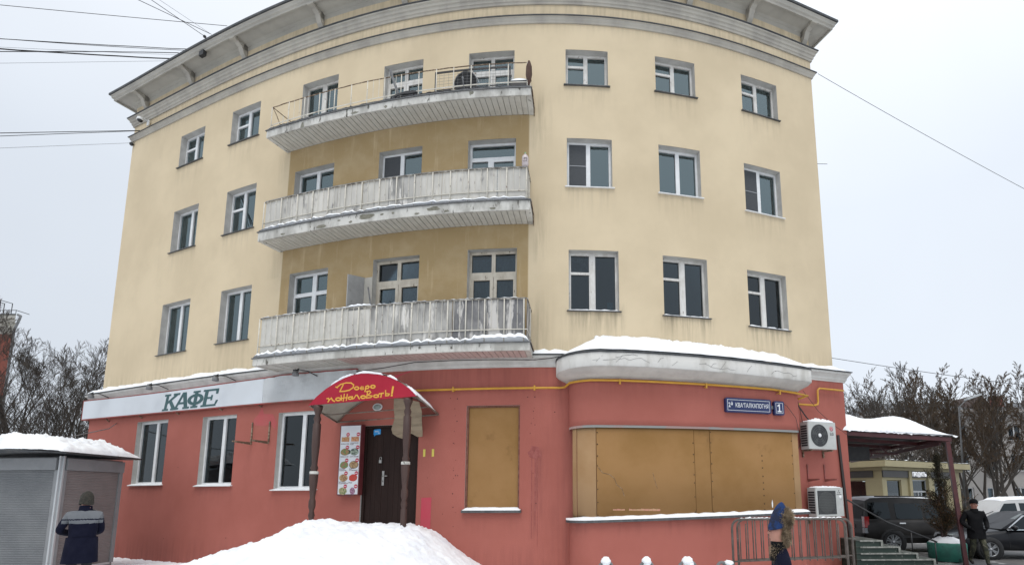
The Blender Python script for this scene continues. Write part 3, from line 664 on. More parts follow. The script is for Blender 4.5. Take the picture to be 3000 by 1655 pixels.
    for k, s in enumerate(POSTS):
        t_ = MB(); t_.tube([F(s, rd + .016, zt + .01), F(s, rd + .016, zr_ - .01)], .0155 if fl != 4 else .013, 5); t_.build('railing_post', M_rail, bal)
    t_ = MB(); t_.tube([F(BS0 + .07, .3, zl), F(BS0 + .07, .3, zr_)], .012, 4); t_.tube([F(BS1 - .07, .3, zl), F(BS1 - .07, .3, zr_)], .012, 4); t_.build('railing_post', M_rail, bal)
    if fl != 4:  # thin bars between the posts
        for a, b in zip(POSTS, POSTS[1:]):
            for j in (1, 2):
                s = a + (b - a) * j / 3; t_ = MB(); t_.tube([F(s, rd + .006, zl), F(s, rd + .006, zr_)], .0065, 4); t_.build('thin_bar', M_rail, bal)
    else:
        for a, b in ((9.1, 9.66), (10.17, 10.67), (11.69, 12.2), (12.2, 12.68)):
            for j in (1, 2): s = a + (b - a) * j / 3; t_ = MB(); t_.tube([F(s, rd + .006, zl), F(s, rd + .006, zr_)], .0065, 4); t_.build('thin_bar', M_rail, bal)
    # cladding sheets
    if fl == 3:
        cuts = [8.5, 9.38, 10.17, 10.93, 11.69, 12.44, 13.17, 13.88, 14.57, 15.28, 16.03]; ms = [M_sheet] * 5 + [M_sheetm] + [M_sheet] * 4
    elif fl == 2:
        cuts = [8.5, 9.4, 10.3, 11.35, 12.0, 13.1, 14.22, 15.1, 16.03]; ms = [M_plank, M_plank, M_plank, M_sheet, M_sheetm, M_sheetm, M_sheetg, M_sheetg]
    else: cuts, ms = [], []
    cuts = [mps(s) for s in cuts]
    for a, b, m_ in zip(cuts, cuts[1:], ms):
        a += .006; b -= .006
        t_ = MB(); z0_, z1_ = zt + .02, zr_ - .012 - (.05 if fl == 2 and 11.5 < a < 12.0 else 0); n = 5
        ps = [(a + (b - a) * i / n, rd - .02 + .004 * hsh(a, i)) for i in range(n + 1)]; bk = [(s, d - .008) for s, d in ps]
        ring_band(t_, [(bk, z0_), (ps, z0_), (ps, z1_), (bk, z1_), (bk, z0_)]); t_.build('cladding_sheet', m_, bal)
    if fl != 4:
        for sx, mm in ((BS0 + .085, M_sheet), (BS1 - .085, M_sheetg if fl == 2 else M_sheet)):
            t_ = MB(); t_.hexa([F(sx, rd - .03, zt + .02), F(sx + .008, rd - .03, zt + .02), F(sx + .008, .03, zt + .02), F(sx, .03, zt + .02), F(sx, rd - .03, zr_ - .02), F(sx + .008, rd - .03, zr_ - .02), F(sx + .008, .03, zr_ - .02), F(sx, .03, zr_ - .02)]); t_.build('cladding_sheet', mm, bal)
        mb = MB()  # snow line on the hand rail
        def fn(u, v):
            s = BS0 + .1 + u * (BS1 - BS0 - .2); hh = (.022 if fl == 2 else .007) * max(0, .7 + 1.4 * hsh(s * 1.3, fl + 9) + .5 * hsh(s * 4, 2)) + (.05 * exp(-((s - 11.95) / .3) ** 2) if fl == 2 else 0)
            return F(s, rd + .02 - .04 * v, zr_ + .016 + hh * sin(pi * (v * .8 + .1)))
        mb.grid(fn, 130, 4); mb.build('rail_snow', M_snow, bal)
    if fl == 4:  # bent brace at the left end
        t_ = MB(); t_.tube([F(BS0 + .07, rd, zr_), F(BS0 + .2, rd - .02, zr_ - .25), F(BS0 + .42, rd - .03, zt + .06)], .012, 5); t_.build('loose_brace', M_rust, bal)
    t_ = MB(); t_.tube([F(BS1 + .025, .64, zt), F(BS1 + .025, .05, zt - .05), F(BS1 + .02, .02, zb - .04)], .014, 5); t_.build('end_strip', M_rust, bal)
# ------------------------------------------------------------------ doors, small boarded window, paint patches (parts of the building)
def text(name, body, size, M_, mat_, parent, ext=.002, bold=0., align='CENTER', sx=1., shear=0.):
    """flat lettering with a little thickness; local frame x right, y into the wall, z up"""
    c = bpy.data.curves.new(name, 'FONT'); c.body = body; c.size = size; c.align_x = align; c.align_y = 'CENTER'; c.extrude = ext; c.offset = bold; c.shear = shear; c.resolution_u = 3
    o = bpy.data.objects.new(name, c); COL.objects.link(o); dg = bpy.context.evaluated_depsgraph_get()
    me = bpy.data.meshes.new_from_object(o.evaluated_get(dg)); bpy.data.objects.remove(o); bpy.data.curves.remove(c)
    off = V(parent['_w']); T = M_ @ MX(((sx, 0, 0, 0), (0, 0, -1, 0), (0, 1, 0, 0), (0, 0, 0, 1)))
    for q in me.vertices: q.co = T @ q.co - off
    me.materials.clear(); me.materials.append(mat_); me.name = name
    o = bpy.data.objects.new(name, me); COL.objects.link(o); o.parent = parent; o['_w'] = list(off); return o
M_door = mk('brown_door_wood', (.022, .012, .010), (.030, .017, .014), ns=3, rough=.6, spec=.15, st=(1, 1, .15), bs=40, bump=.1, col3=(.06, .045, .04), ns3=9, f3=(.7, .78))
M_steel = mk('worn_steel', (.42, .41, .39), (.3, .29, .27), ns=20, rough=.4, metal=.8)
M_dred = mk('dark_red_paint', (.11, .018, .022), (.14, .03, .03), ns=5, rough=.5)
dc = (DOOR[0] + DOOR[1]) / 2; Md = FR(dc, DG, 0); hw = (DOOR[1] - DOOR[0]) / 2 + .005
mb = MB(Md); mb.box(-hw, -hw + .07, .06, .18, .9, 3.75); mb.box(hw - .05, hw, .06, .18, .9, 3.75); mb.box(-hw + .07, hw - .05, .06, .18, 3.69, 3.75)
door = mb.build('door', M_door, BLD, label='dark brown double door under the red arch')
for a, b in ((-hw + .075, -.253), (-.247, hw - .055)):
    mb = MB(Md); mb.box(a, b, .10, .15, .9, 3.685)
    n = 3 if b < 0 else 6
    for k in range(n):
        x0 = a + .04 + (b - a - .08) * k / n; x1 = a + .04 + (b - a - .08) * (k + 1) / n
        mb.box(x0 + .003, x1 - .003, .096, .1, 1.0, 3.6)
    mb.build('door_leaf', M_door, door)
mb = MB(Md); mb.box(-.235, -.175, .078, .088, 2.24, 2.60); mb.tube([(-.2, .07, 2.47), (-.2, .03, 2.47), (-.06, .03, 2.475)], .011, 6); mb.cur = 1; mb.box(-.216, -.196, .0765, .078, 2.32, 2.37); mb.build('door_handle', [M_steel, M_black], door)
mb = MB(Md); mb.box(-.32, -.25, .05, .086, 2.80, 2.885); mb.tube([(-.31, .066, 2.885), (-.31, .066, 2.935), (-.285, .066, 2.955), (-.26, .066, 2.935), (-.26, .066, 2.885)], .009, 6); mb.build('padlock', M_steel, door)
mb = MB(Md); mb.prism([(-.53, 3.53), (-.51, 3.52), (-.51, 3.48), (-.47, 3.52), (-.34, 3.53), (-.33, 3.55), (-.33, 3.65), (-.35, 3.67), (-.51, 3.66), (-.53, 3.64)], .083, .088); st_ = mb.build('sticker', mk('blue_sticker', (.02, .27, .62), rough=.4), door)
for x, z, w_ in ((-.45, 3.62, .11), (-.44, 3.60, .13), (-.42, 3.585, .1), (-.38, 3.56, .05)):
    pass
# ghost text lines on the sticker (unreadable in the photograph) are left as two pale bars
mb = MB(Md); mb.box(-.50, -.39, .0815, .083, 3.615, 3.622); mb.box(-.50, -.37, .0815, .083, 3.595, 3.602); mb.box(-.40, -.35, .0815, .083, 3.557, 3.566); mb.build('sticker_print', M_paper, door)
sc_ = (SB[0] + SB[1]) / 2; Ms = FR(sc_, DG, 0); hw = (SB[1] - SB[0]) / 2 + .004
mb = MB(Ms)
for a, b, c, e in ((-hw, -hw + .045, SB[2], SB[3]), (hw - .035, hw, SB[2], SB[3]), (-hw + .045, hw - .035, SB[3] - .04, SB[3])): mb.box(a, b, .03, .18, c, e)
wf = mb.build('boarded_window', mk('rust_brown_frame', (.13, .045, .03), (.2, .09, .06), ns=8, rough=.8), BLD, label='tall boarded window with plywood sheet beside the door')
mb = MB(Ms); mb.box(-hw + .047, hw - .037, .075, .09, SB[2] + .05, SB[3] - .045); mb.build('board', M_board, wf)
mb = MB(Ms); mb.hexa([(-hw - .06, -.09, SB[2] - .05), (hw + .06, -.09, SB[2] - .05), (hw + .06, .1, SB[2] - .03), (-hw - .06, .1, SB[2] - .03), (-hw - .06, -.09, SB[2] + .005), (hw + .06, -.09, SB[2] + .005), (hw + .06, .1, SB[2] + .035), (-hw - .06, .1, SB[2] + .035)]); mb.build('sill', M_sill, wf)
mb = MB(Ms)
mb.grid(lambda u, v: (-hw - .04 + u * (2 * hw + .08), -.085 + v * .155, SB[2] + .008 + v * .025 + (.045 + .02 * hsh(u * 3, v)) * min(1, v * 4) ** .5 * min(1, u * 14, (1 - u) * 14) ** .5), 18, 5); mb.build('sill_snow', M_snow, wf)
M_redp = mk('fresh_red_paint', (.50, .055, .085), (.46, .07, .09), ns=4, rough=.8); M_dkp = mk('darker_pink_paint', (.42, .085, .085), (.38, .1, .09), ns=3, rough=.85)
def patch(name, poly, m_, d=DG + .003):
    mb = MB(); pts_ = [F(s, d, z) for s, z in poly]; mb.poly(pts_); return mb.build(name, m_, BLD)
patch('paint_patch', [(13.42, .7), (13.68, .7), (13.69, 1.94), (13.43, 1.93)], M_redp)
patch('paint_patch', [(8.12, 3.92), (8.55, 3.88), (8.78, 3.93), (8.95, 3.75), (9.0, 3.95), (8.84, 4.2), (8.5, 4.22), (8.42, 4.42), (8.3, 4.22), (8.15, 4.1)], M_dkp)
patch('paint_patch', [(11.55, 4.55), (12.2, 4.6), (12.75, 5.02), (13.1, 5.124), (11.55, 5.126)], M_redp)
for s in (13.465, 13.69):
    t_ = patch('tape_strip', [(s - .03, 2.93), (s + .03, 2.94), (s + .028, 3.12), (s - .03, 3.12)], mk('yellow_tape', (.62, .52, .10), rough=.7), DG + .004)
    tag(t_, None)
rq = random.Random(8); sp = [(16.2 + .22 * cos(a * pi / 9) * (.5 + .7 * rq.random()), 3.02 + .17 * sin(a * pi / 9) * (.5 + .7 * rq.random())) for a in range(18)]
patch('paint_splash', sp, mk('wet_red_splash', (.25, .062, .052), (.32, .1, .085), ns=9, rough=.8), DG + .0025)
for s, z0, z1, w_ in ((16.13, 1.0, 2.95, .012), (16.21, 1.3, 2.95, .018), (16.27, .8, 2.95, .01), (16.33, 2.0, 2.98, .008)):
    patch('paint_drip', [(s, z0), (s + w_ * .5, z0 - .05), (s + w_, z0), (s + w_ * 1.3, z1), (s - w_ * .3, z1)], bpy.data.materials['wet_red_splash'], DG + .0035)
mb = MB()
for k in range(70):
    s, z = (14.1 + 2.1 * k / 12, 4.36 + .02 * rq.random()) if k < 13 else (rq.choice((14.2, 16.15)) + .1 * rq.random(), 1.4 + 2.8 * rq.random()) if k < 34 else (rq.uniform(.3, 16.8), rq.uniform(.5, 4.3))
    if any(a - .1 < s < b + .1 for a, b in ((2.75, 4.38), (6.03, 7.46), (9.04, 10.44), (11.2, 13.35), (14.5, 15.86))) and z > 1.5: continue
    r_ = .008 + .009 * rq.random(); mb.poly([F(s + r_ * cos(a * pi / 3), DG + .003, z + r_ * sin(a * pi / 3)) for a in range(6)])
mb.build('anchor_holes', mk('hole_dark', (.07, .03, .028), rough=1), BLD, kind='stuff')
# ------------------------------------------------------------------ cafe banner
def panel(mb, s0, s1, d, zb, zt, th=.05, wav=None, n=None, nz=1):
    n = n or max(2, int((s1 - s0) / .25)); rows = []
    for i in range(n + 1):
        s = s0 + (s1 - s0) * i / n; a, b = zb(s), zt(s)
        rows.append([mb.P(F(s, d + (wav(s, j / nz) if wav else 0), a + (b - a) * j / nz)) for j in range(nz + 1)] + [mb.P(F(s, d - th, b)), mb.P(F(s, d - th, a))])
    L = nz + 3
    for a, b in zip(rows, rows[1:]):
        for j in range(L): k = (j + 1) % L; mb.F(a[j], b[j], b[k], a[k])
    mb.F(*rows[0][::-1]); mb.F(*rows[-1])
zb_ = lambda s: 4.575 - .075 * min(1, max(0, s) / 6); zt_ = lambda s: 5.19 - .06 * sin(pi * min(1, max(0, s) / 9)) + .02 * (s > 9)
p0 = F(5.6, .3, 4.55)
SIGN = thing('cafe_sign', 'long white banner with slanted dark green letters КАФЕ above the left windows', 'sign', tuple(p0))
M_ban = mk('white_banner', (.60, .635, .67), (.56, .59, .62), ns=.7, rough=.6, col3=(.45, .44, .42), ns3=2.5, f3=(.68, .85))
M_bang = mk('grey_smudged_banner', (.44, .455, .46), (.52, .54, .55), ns=1.0, f=(.35, .65), rough=.6, col3=(.15, .145, .13), ns3=1.5, f3=(.60, .80), st3=(.6, .6, 1.8))
mb = MB(); panel(mb, -.36, 8.55, .32, zb_, zt_); mb.build('banner_sheet', M_ban, SIGN)
mb = MB(); panel(mb, 8.552, 11.56, .32, zb_, zt_, wav=lambda s, v: .018 * sin(s * 5 + v * 3) * sin(pi * v) + .012 * sin(s * 13 + v * 7) * v, n=40, nz=6); mb.build('banner_sheet', M_bang, SIGN, label='grey creased right end of the banner')
M_rbar = mk('red_sign_frame', (.30, .05, .045), (.2, .07, .05), ns=6, rough=.7)
for f1, f2 in ((lambda s: zb_(s) - .035, lambda s: zb_(s) - .003), (lambda s: zt_(s) + .003, lambda s: zt_(s) + .03)):
    mb = MB(); panel(mb, -.375, 11.58, .325, f1, f2, .06); mb.build('frame_bar', M_rbar, SIGN)
mb = MB(); panel(mb, -.395, -.365, .325, lambda s: 4.54, lambda s: 5.22, .5, n=1); mb.build('frame_bar', M_rbar, SIGN)
for s in (1.1, 3.0, 4.9, 6.85, 8.4): 
    mb = MB(); mb.tube([F(s, .2, 4.42), F(s, .3, zb_(s) - .035)], .018, 5); mb.build('bracket_stub', M_rust, SIGN)
M_kafe = mk('dark_green_letters', (.022, .075, .08), (.03, .09, .095), ns=2, rough=.5)
def slab(name, s, w_, parts, zc=4.545, H=.50):
    mb = MB(FR(s, .3205, zc)); k = .2
    def pl(pts_, y):
        mb.prism([((x - .5) * w_ + k * z * H, z * H) for x, z in pts_], -.006 - y, 0)
    for i, q in enumerate(parts): pl(q, i * .0004)
    return mb.build(name, M_kafe, SIGN)
slab('letter', 4.60, .70, [[(0, 0), (.42, 0), (.42, .11), (0, .11)], [(.12, .1), (.3, .1), (.3, .9), (.12, .9)], [(0, .89), (.42, .89), (.42, 1), (0, 1)], [(.28, .38), (.28, .55), (.72, .9), (.95, .9)], [(.36, .55), (.50, .66), (.92, .1), (.66, .1)], [(.58, 0), (1.02, 0), (1.02, .11), (.58, .11)], [(.62, .89), (1.05, .89), (1.05, 1), (.62, 1)]])
slab('letter', 5.17, .72, [[(-.05, 0), (.32, 0), (.32, .11), (-.05, .11)], [(.06, .1), (.2, .1), (.58, .98), (.42, .98)], [(.42, 1), (.66, 1), (.9, .1), (.68, .1)], [(.6, 0), (1.02, 0), (1.02, .11), (.6, .11)], [(.22, .3), (.78, .3), (.76, .42), (.27, .42)]])
def ringp(cx_, cz_, rx, rz, t, n=16):
    out = []
    for i in range(n):
        a, b = 2 * pi * i / n, 2 * pi * (i + 1) / n
        out.append([(cx_ + (rx - t) * cos(a), cz_ + (rz - t * .75) * sin(a)), (cx_ + rx * cos(a), cz_ + rz * sin(a)), (cx_ + rx * cos(b), cz_ + rz * sin(b)), (cx_ + (rx - t) * cos(b), cz_ + (rz - t * .75) * sin(b))])
    return out
slab('letter', 5.77, .72, [[(.28, 0), (.72, 0), (.72, .11), (.28, .11)], [(.28, .89), (.72, .89), (.72, 1), (.28, 1)], [(.4, .1), (.6, .1), (.6, .9), (.4, .9)]] + ringp(.5, .5, .5, .33, .2))
slab('letter', 6.40, .66, [[(0, 0), (1, 0), (.95, .11), (0, .11)], [(.12, .1), (.34, .1), (.34, .9), (.12, .9)], [(0, .89), (1, .89), (1, 1), (0, 1)], [(.86, .7), (1, .7), (1, .9), (.84, .9)], [(.9, .1), (1.0, .1), (1.08, .33), (.95, .33)], [(.33, .45), (.62, .45), (.62, .55), (.33, .55)], [(.58, .35), (.68, .35), (.68, .65), (.58, .65)]])
M_grey = mk('grey_metal', (.20, .205, .21), (.14, .14, .14), ns=8, rough=.55, metal=.2)
FLL = ['floodlight at the left end of the cafe banner', 'floodlight over the banner between the first two cafe windows', 'floodlight just right of the КАФЕ letters', 'floodlight under the lowest balcony over the grey banner end']
for i, s in enumerate((.78, 4.06, 7.08, 9.97)):
    dzf = -.09 if i == 3 else 0; p = F(s, .6, 5.25 + dzf); L_ = thing('floodlight', 'small grey ' + FLL[i], 'lamp', tuple(p), 'floodlights along the cafe banner')
    mb = MB(); mb.tube([F(s + .42, .33, 5.2 + dzf), F(s + .25, .5, 5.31 + dzf), F(s + .08, .66, 5.33 + dzf)], .014, 5); mb.build('arm', M_black, L_)
    mb = MB(FR(s, .62, 5.25 + dzf)); mb.lathe([(.02, .06), (.05, .055), (.075, .02), (.085, -.06), (.08, -.075), (.0, -.07)], 12); mb.build('lamp_head', M_grey, L_)
    mb = MB(FR(s, .62, 5.25 + dzf)); mb.box(-.05, .05, -.04, .05, .05, .09); mb.tube([(.03, 0, .09), (.1, 0, .11), (.08, -.03, .08)], .012, 5); mb.build('lamp_joint', M_black, L_)
# ------------------------------------------------------------------ red arched entrance canopy on turned posts
p0 = F(12.43, 1.0, 3.9)
CAN = thing('entrance_canopy', 'red arched canopy with yellow writing on two turned brown posts over the door', 'canopy', tuple(p0))
ARC = [(11.109, 4.123), (11.306, 4.322), (11.531, 4.498), (11.727, 4.615), (11.95, 4.73), (12.173, 4.80), (12.408, 4.832), (12.587, 4.825), (12.86, 4.782), (13.129, 4.696), (13.396, 4.553), (13.595, 4.402), (13.76, 4.227)]
M_arc = mk('red_sign_sheet', (.33, .012, .030), (.37, .016, .036), ns=1.5, rough=.45, spec=.25); M_yel = mk('yellow_letters', (.68, .36, .045), (.62, .32, .04), ns=3, rough=.5)
Mc = FR(12.43, 1.32, 0); Mci = Mc.inverted(); AL = [(Mci @ F(s, 1.32, z)) for s, z in ARC]
mb = MB(Mc); mb.prism([(q.x, q.z) for q in AL][::-1], -.004, .02); mb.build('sign_panel', M_arc, CAN)
def el(cx_, cy_, rx, ry, n=12, a0=0, a1=2 * pi): return [(cx_ + rx * cos(a0 + (a1 - a0) * i / n), cy_ + ry * sin(a0 + (a1 - a0) * i / n)) for i in range(n + 1)]
LET = [([[(532, 436), (560, 450), (572, 428), (620, 388), (720, 360), (815, 362), (866, 400), (860, 450), (790, 500), (700, 520), (612, 525), (668, 395)]], 15),
 ([el(925, 465, 38, 26)], 16), ([[(1052, 440), (1012, 436), (990, 465), (1010, 490), (1046, 490), (1056, 468), (1000, 463)]], 10), ([[(1083, 525), (1097, 432), (1130, 420), (1155, 440), (1140, 465), (1093, 476)]], 16), ([el(1225, 437, 38, 26)], 16),
 ([[(375, 660), (402, 655), (422, 688), (400, 722)], [(415, 690), (458, 650), (482, 690), (522, 712)]], 15), ([el(590, 672, 45, 26)], 16), ([[(640, 600), (655, 690)], [(700, 575), (688, 705)], [(642, 655), (755, 640)], [(757, 580), (745, 692)]], 13),
 ([el(815, 650, 34, 22), [(850, 622), (858, 668)]], 15), ([[(880, 660), (920, 598), (942, 598), (985, 665)]], 14), ([el(1055, 632, 42, 24)], 16), ([[(1132, 520), (1120, 650), (1195, 640), (1220, 612), (1140, 596), (1190, 545), (1168, 516), (1112, 530)]], 14),
 ([el(1290, 615, 40, 24), [(1332, 590), (1337, 632)]], 15), ([[(1350, 572), (1422, 560)], [(1392, 565), (1380, 632)]], 16), ([[(1460, 510), (1466, 610), (1518, 605), (1530, 577), (1470, 566)]], 14), ([[(1592, 448), (1580, 558)], [(1577, 598), (1576, 604)]], 24)]
cvx = lambda x, y: ((x - 1007) / 711, 4.175 + (705 - .0827 * (x - 1007) - y) / 800 + .034 * (x - 1007) / 711)
for sts, w_ in LET:
    mb = MB(Mc); mb.strokes([[cvx(*q) for q in st] for st in sts], w_ * 1.35 / 711, -.0045, .006); mb.build('letter', M_yel, CAN)
M_poly = mk('dirty_polycarbonate', (.42, .40, .34), (.34, .32, .26), ns=3, rough=.5)
M_cfr = mk('rusty_grey_canopy_frame', (.23, .2, .17), (.16, .1, .07), ns=8, rough=.8)
back = [(11.0 + (s - 11.109) * 1.06, z - .255) for s, z in ARC]
bk = [F(s, DG + .03, z) for s, z in back]; fr_ = [F(s, 1.30, z) for s, z in ARC]
for pts_, r in ((bk, .022), (fr_, .02)):
    mb = MB(); mb.tube(pts_, r, 5); mb.build('arch_tube', M_cfr, CAN)
for i in (0, 12):
    mb = MB(); mb.tube([fr_[i], bk[i]], .022, 5); mb.build('edge_tube', M_cfr, CAN)
mb = MB(); mb.tube([bk[0], bk[12]], .02, 5); mb.build('cross_tube', M_cfr, CAN)
mb = MB(); mb.tube([fr_[0].lerp(bk[0], .55), fr_[12].lerp(bk[12], .55)], .016, 5); mb.build('cross_tube', M_cfr, CAN)
def sheet(i0, i1, v0, v1, name, m_, h=.012):
    mb = MB(); mb.grid(lambda u, v: (lambda k: fr_[int(k)].lerp(fr_[min(12, int(k) + 1)], k - int(k)).lerp(bk[int(k)].lerp(bk[min(12, int(k) + 1)], k - int(k)), v0 + (v1 - v0) * v) + V((0, 0, h)))(i0 + (i1 - i0) * u * .9999), (i1 - i0) * 2, 4)
    return mb.build(name, m_, CAN)
sheet(0, 5, .0, 1, 'roof_sheet', M_poly); sheet(10, 12, 0, .95, 'roof_sheet', M_poly); sheet(5, 10, 0, .35, 'roof_sheet', M_poly)
for i0, i1, v0, v1, hm in ((3, 6, -.02, .5, .05), (5, 10, -.03, .34, .045), (10, 12, 0, .9, .06)):
    mb = MB()
    def fn(u, v):
        k = (i0 + (i1 - i0) * u) * .9999; i = int(k); f = k - i
        p = fr_[i].lerp(fr_[i + 1], f).lerp(bk[i].lerp(bk[i + 1], f), v0 + (v1 - v0) * v)
        return p + V((0, 0, .016 + hm * (.7 + .8 * hsh(k, v * 3, 4)) * min(1, u * 6, (1 - u) * 6) ** .5 * min(1, v * 5 + .3, (1 - v) * 5) ** .5))
    mb.grid(fn, 20, 6); mb.build('canopy_snow', M_snow, CAN)
for a, b in ((2.6, 5.2), (5.4, 8.3), (8.7, 9.6), (10.6, 11.9)):
    pts_ = []; rs_ = []
    for k in range(15):
        q = a + (b - a) * k / 14; i = int(q); f = q - i; s_ = ARC[i][0] + (ARC[i + 1][0] - ARC[i][0]) * f; z_ = ARC[i][1] + (ARC[i + 1][1] - ARC[i][1]) * f
        rs_.append(.012 + .024 * sin(pi * k / 14) ** .5 * (.8 + .6 * hsh(q * 1.7, 3))); pts_.append(F(s_, 1.315, z_ + rs_[-1] * .8))
    mb = MB(); mb.tube(pts_, rs_, 7); mb.build('canopy_snow', M_snow, CAN)
def turned(s, d, z0, z1, name='turned_post'):
    h = z1 - z0; P_ = [(.045, 0), (.055, .06), (.055, .16), (.04, .17), (.06, .20), (.04, .23), (.062, .26), (.062, .30), (.045, .32), (.055, .36), (.075, .44), (.08, .50), (.055, .52), (.07, .54), (.05, .56), (.055, .60), (.072, .70), (.072, .86), (.05, .87), (.07, .90), (.045, .925), (.06, .95), (.085, .975), (.085, 1.0)]
    x, y, th = fpos(s); p = F(s, d, z0); mb = MB(); mb.lathe([(r * 1.22, z * h) for r, z in P_], 12, tuple(p)); o = mb.build(name, M_post, CAN); 
    b = MB(); b.lathe([(.09, 0), (.1, .02), (.1, .06), (.09, .08)], 12, (p.x, p.y, p.z + h * .49)); b.build('post_band', M_oldwhite, o)
M_post = mk('dark_brown_turned_wood', (.05, .025, .02), (.075, .04, .03), ns=6, rough=.55, st=(1, 1, .2), bs=30, bump=.15)
turned(11.30, 1.26, .9, 4.13); turned(13.53, 1.26, 1.20, 4.20)
tag(thing('bulkhead_lamp', 'oval white caged lamp on the pink wall under the canopy', 'lamp', tuple(F(12.16, .2, 4.22))))
LB = bpy.data.objects['bulkhead_lamp']; Ml = FR(12.16, DG, 4.22)
mb = MB(Ml); mb.ball((0, -.03, 0), (.115, .05, .072), 14, 8); mb.build('lamp_cover', mk('frosted_lamp_glass', (.25, .30, .28), rough=.3), LB)
mb = MB(Ml); n = 18
mb.tube([(.125 * cos(2 * pi * i / n), -.03, .082 * sin(2 * pi * i / n)) for i in range(n + 1)], .017, 5, False); mb.build('lamp_ring', M_pvc, LB)
# torn cardboard hanging below the canopy
mb = MB(); card = [[(12.97, 4.30), (13.3, 4.26), (13.60, 4.19)], [(12.92, 4.08), (13.28, 4.0), (13.6, 3.98)], [(12.86, 3.85), (13.25, 3.8), (13.57, 3.76)], [(12.74, 3.60), (13.2, 3.58), (13.54, 3.55)], [(12.71, 3.49), (13.08, 3.42), (13.47, 3.40)]]
rows = []
for j, row in enumerate(card):
    rr = []
    for i in range(7):
        u = i / 6 * 2; k = min(1, int(u)); f = u - k; a, b = row[k], row[k + 1]; s = a[0] + (b[0] - a[0]) * f; z = a[1] + (b[1] - a[1]) * f
        if j == 4: z += (.09 if i in (3, 4) else 0) - (.05 if i in (1, 2) else 0) + .03 * hsh(i, 2)
        rr.append(F(s, .85 - .12 * j + .03 * sin(j * 2.2 + i * .4), z + .012 * hsh(i, j)))
    rows.append(rr)
i1 = [[mb.P(q) for q in r] for r in rows]; i2 = [[mb.P(q + V((.004, .012, 0))) for q in r] for r in rows]
for a, b, c, e in zip(i1, i1[1:], i2, i2[1:]):
    for i in range(6): mb.F(a[i], b[i], b[i + 1], a[i + 1]); mb.F(c[i], c[i + 1], e[i + 1], e[i])
for i in range(6): mb.F(i1[0][i], i1[0][i + 1], i2[0][i + 1], i2[0][i]); mb.F(i1[-1][i + 1], i1[-1][i], i2[-1][i], i2[-1][i + 1])
tag(mb.build('cardboard_sheet', mk('torn_cardboard', (.30, .24, .165), (.22, .17, .115), ns=3, rough=.9, st=(.4, .4, 3), col3=(.16, .12, .08), ns3=6, f3=(.6, .7))), 'torn brown cardboard hanging below the red canopy beside the right post', 'cardboard')
# ------------------------------------------------------------------ menu light box
Mm = FR(11.525, DG, 2.885); MEN = thing('menu_board', 'tall white menu box with food pictures in a dark red frame left of the door', 'menu board', tuple(F(11.525, DG, 2.0)))
mb = MB(Mm); mb.box(-.31, .31, -.16, -.01, -.885, .885); mb.build('case', M_dred, MEN)
mb = MB(Mm); mb.box(-.285, .285, -.1625, -.16, -.86, .86); mb.build('face_sheet', mk('menu_white', (.66, .68, .70), (.60, .62, .65), ns=2, rough=.35), MEN)
M_pr = mk('price_red', (.45, .03, .06), rough=.4); M_prn = mk('menu_print', (.10, .05, .06), rough=.6)
foods = [('bread', (.50, .30, .14), (.38, .16, .06)), ('salmon', (.55, .30, .15), (.40, .14, .06)), ('soup', (.35, .16, .08), (.12, .2, .06)), ('roll', (.05, .07, .06), (.3, .36, .28)), ('salad', (.10, .25, .06), (.3, .12, .08)), ('noodles', (.40, .28, .14), (.2, .1, .04)), ('potato', (.45, .32, .16), (.25, .12, .05)), ('pizza', (.50, .03, .02), (.42, .06, .04)), ('burger', (.42, .36, .2), (.1, .16, .05)), ('salad', (.35, .2, .3), (.2, .08, .12))]
FN = ['ФИЛАСЬ СУША', 'КАЛИФОРНИЯ\nРОЛЛ', 'ПРИМАНО СУП', 'САЛАТ ВАКАМЕ', 'КУРИНЫЕ\nШАШЛЫЧКИ', 'УДОН\nСО СВИНИНОЙ', 'КАРТОФЕЛЬ\nПО-ДЕРЕВЕНСКИ', 'ПИЦЦА', 'ФИШБУРГЕР', 'ГРЕЧЕСКИЙ\nСАЛАТ']
for k in range(10):
    r_, c_ = divmod(k, 2); x = -.14 + c_ * .28; z = .55 - r_ * .325; nm, c1, c2 = foods[k]
    mt = mk('picture_' + nm, c1, c2, ns=26, f=(.42, .58), rough=.5)
    mb = MB(Mm); rr = random.Random(k)
    if k in (0, 1): mb.prism([(x - .115, z - .09), (x + .11, z - .095), (x + .115, z + .02), (x + .05, z + .035), (x - .05, z + .02), (x - .11, z + .03)], -.1645, -.1625)
    else: mb.prism([(x + (.115 if k != 9 else .07) * cos(a * pi / 7) * (1 + .15 * rr.random()), z - .03 + .085 * sin(a * pi / 7) * (1 + .15 * rr.random())) for a in range(14)], -.1645, -.1625)
    mb.build('food_picture', mt, MEN)
    if k in (5, 2):
        mb = MB(Mm); mb.prism([(x + (.0 if k == 5 else .1) + .135 * (1 if k == 5 else .5) * cos(a * pi / 6), z - .03 + .1 * (1 if k == 5 else .6) * sin(a * pi / 6)) for a in range(12)], -.1638, -.1625); mb.build('bowl_picture', M_black, MEN)
    mb = MB(Mm); px, pz = x + (.07 if c_ == 0 else .09), z + .085; mb.prism([(px + .05 * cos(a * pi / 8), pz + .05 * sin(a * pi / 8)) for a in range(16)], -.167, -.1645); pb_ = mb.build('price_badge', M_pr, MEN)
    mb = MB(Mm); mb.box(px - .03, px + .03, -.1675, -.167, pz - .007, pz + .007); mb.build('price_print', M_paper, pb_)
    text('dish_name', FN[k], .036, Mm @ MX.Translation((x - .13, -.163, z - .15)), M_prn, MEN, ext=.0004, bold=.001, align='LEFT', sx=.9)
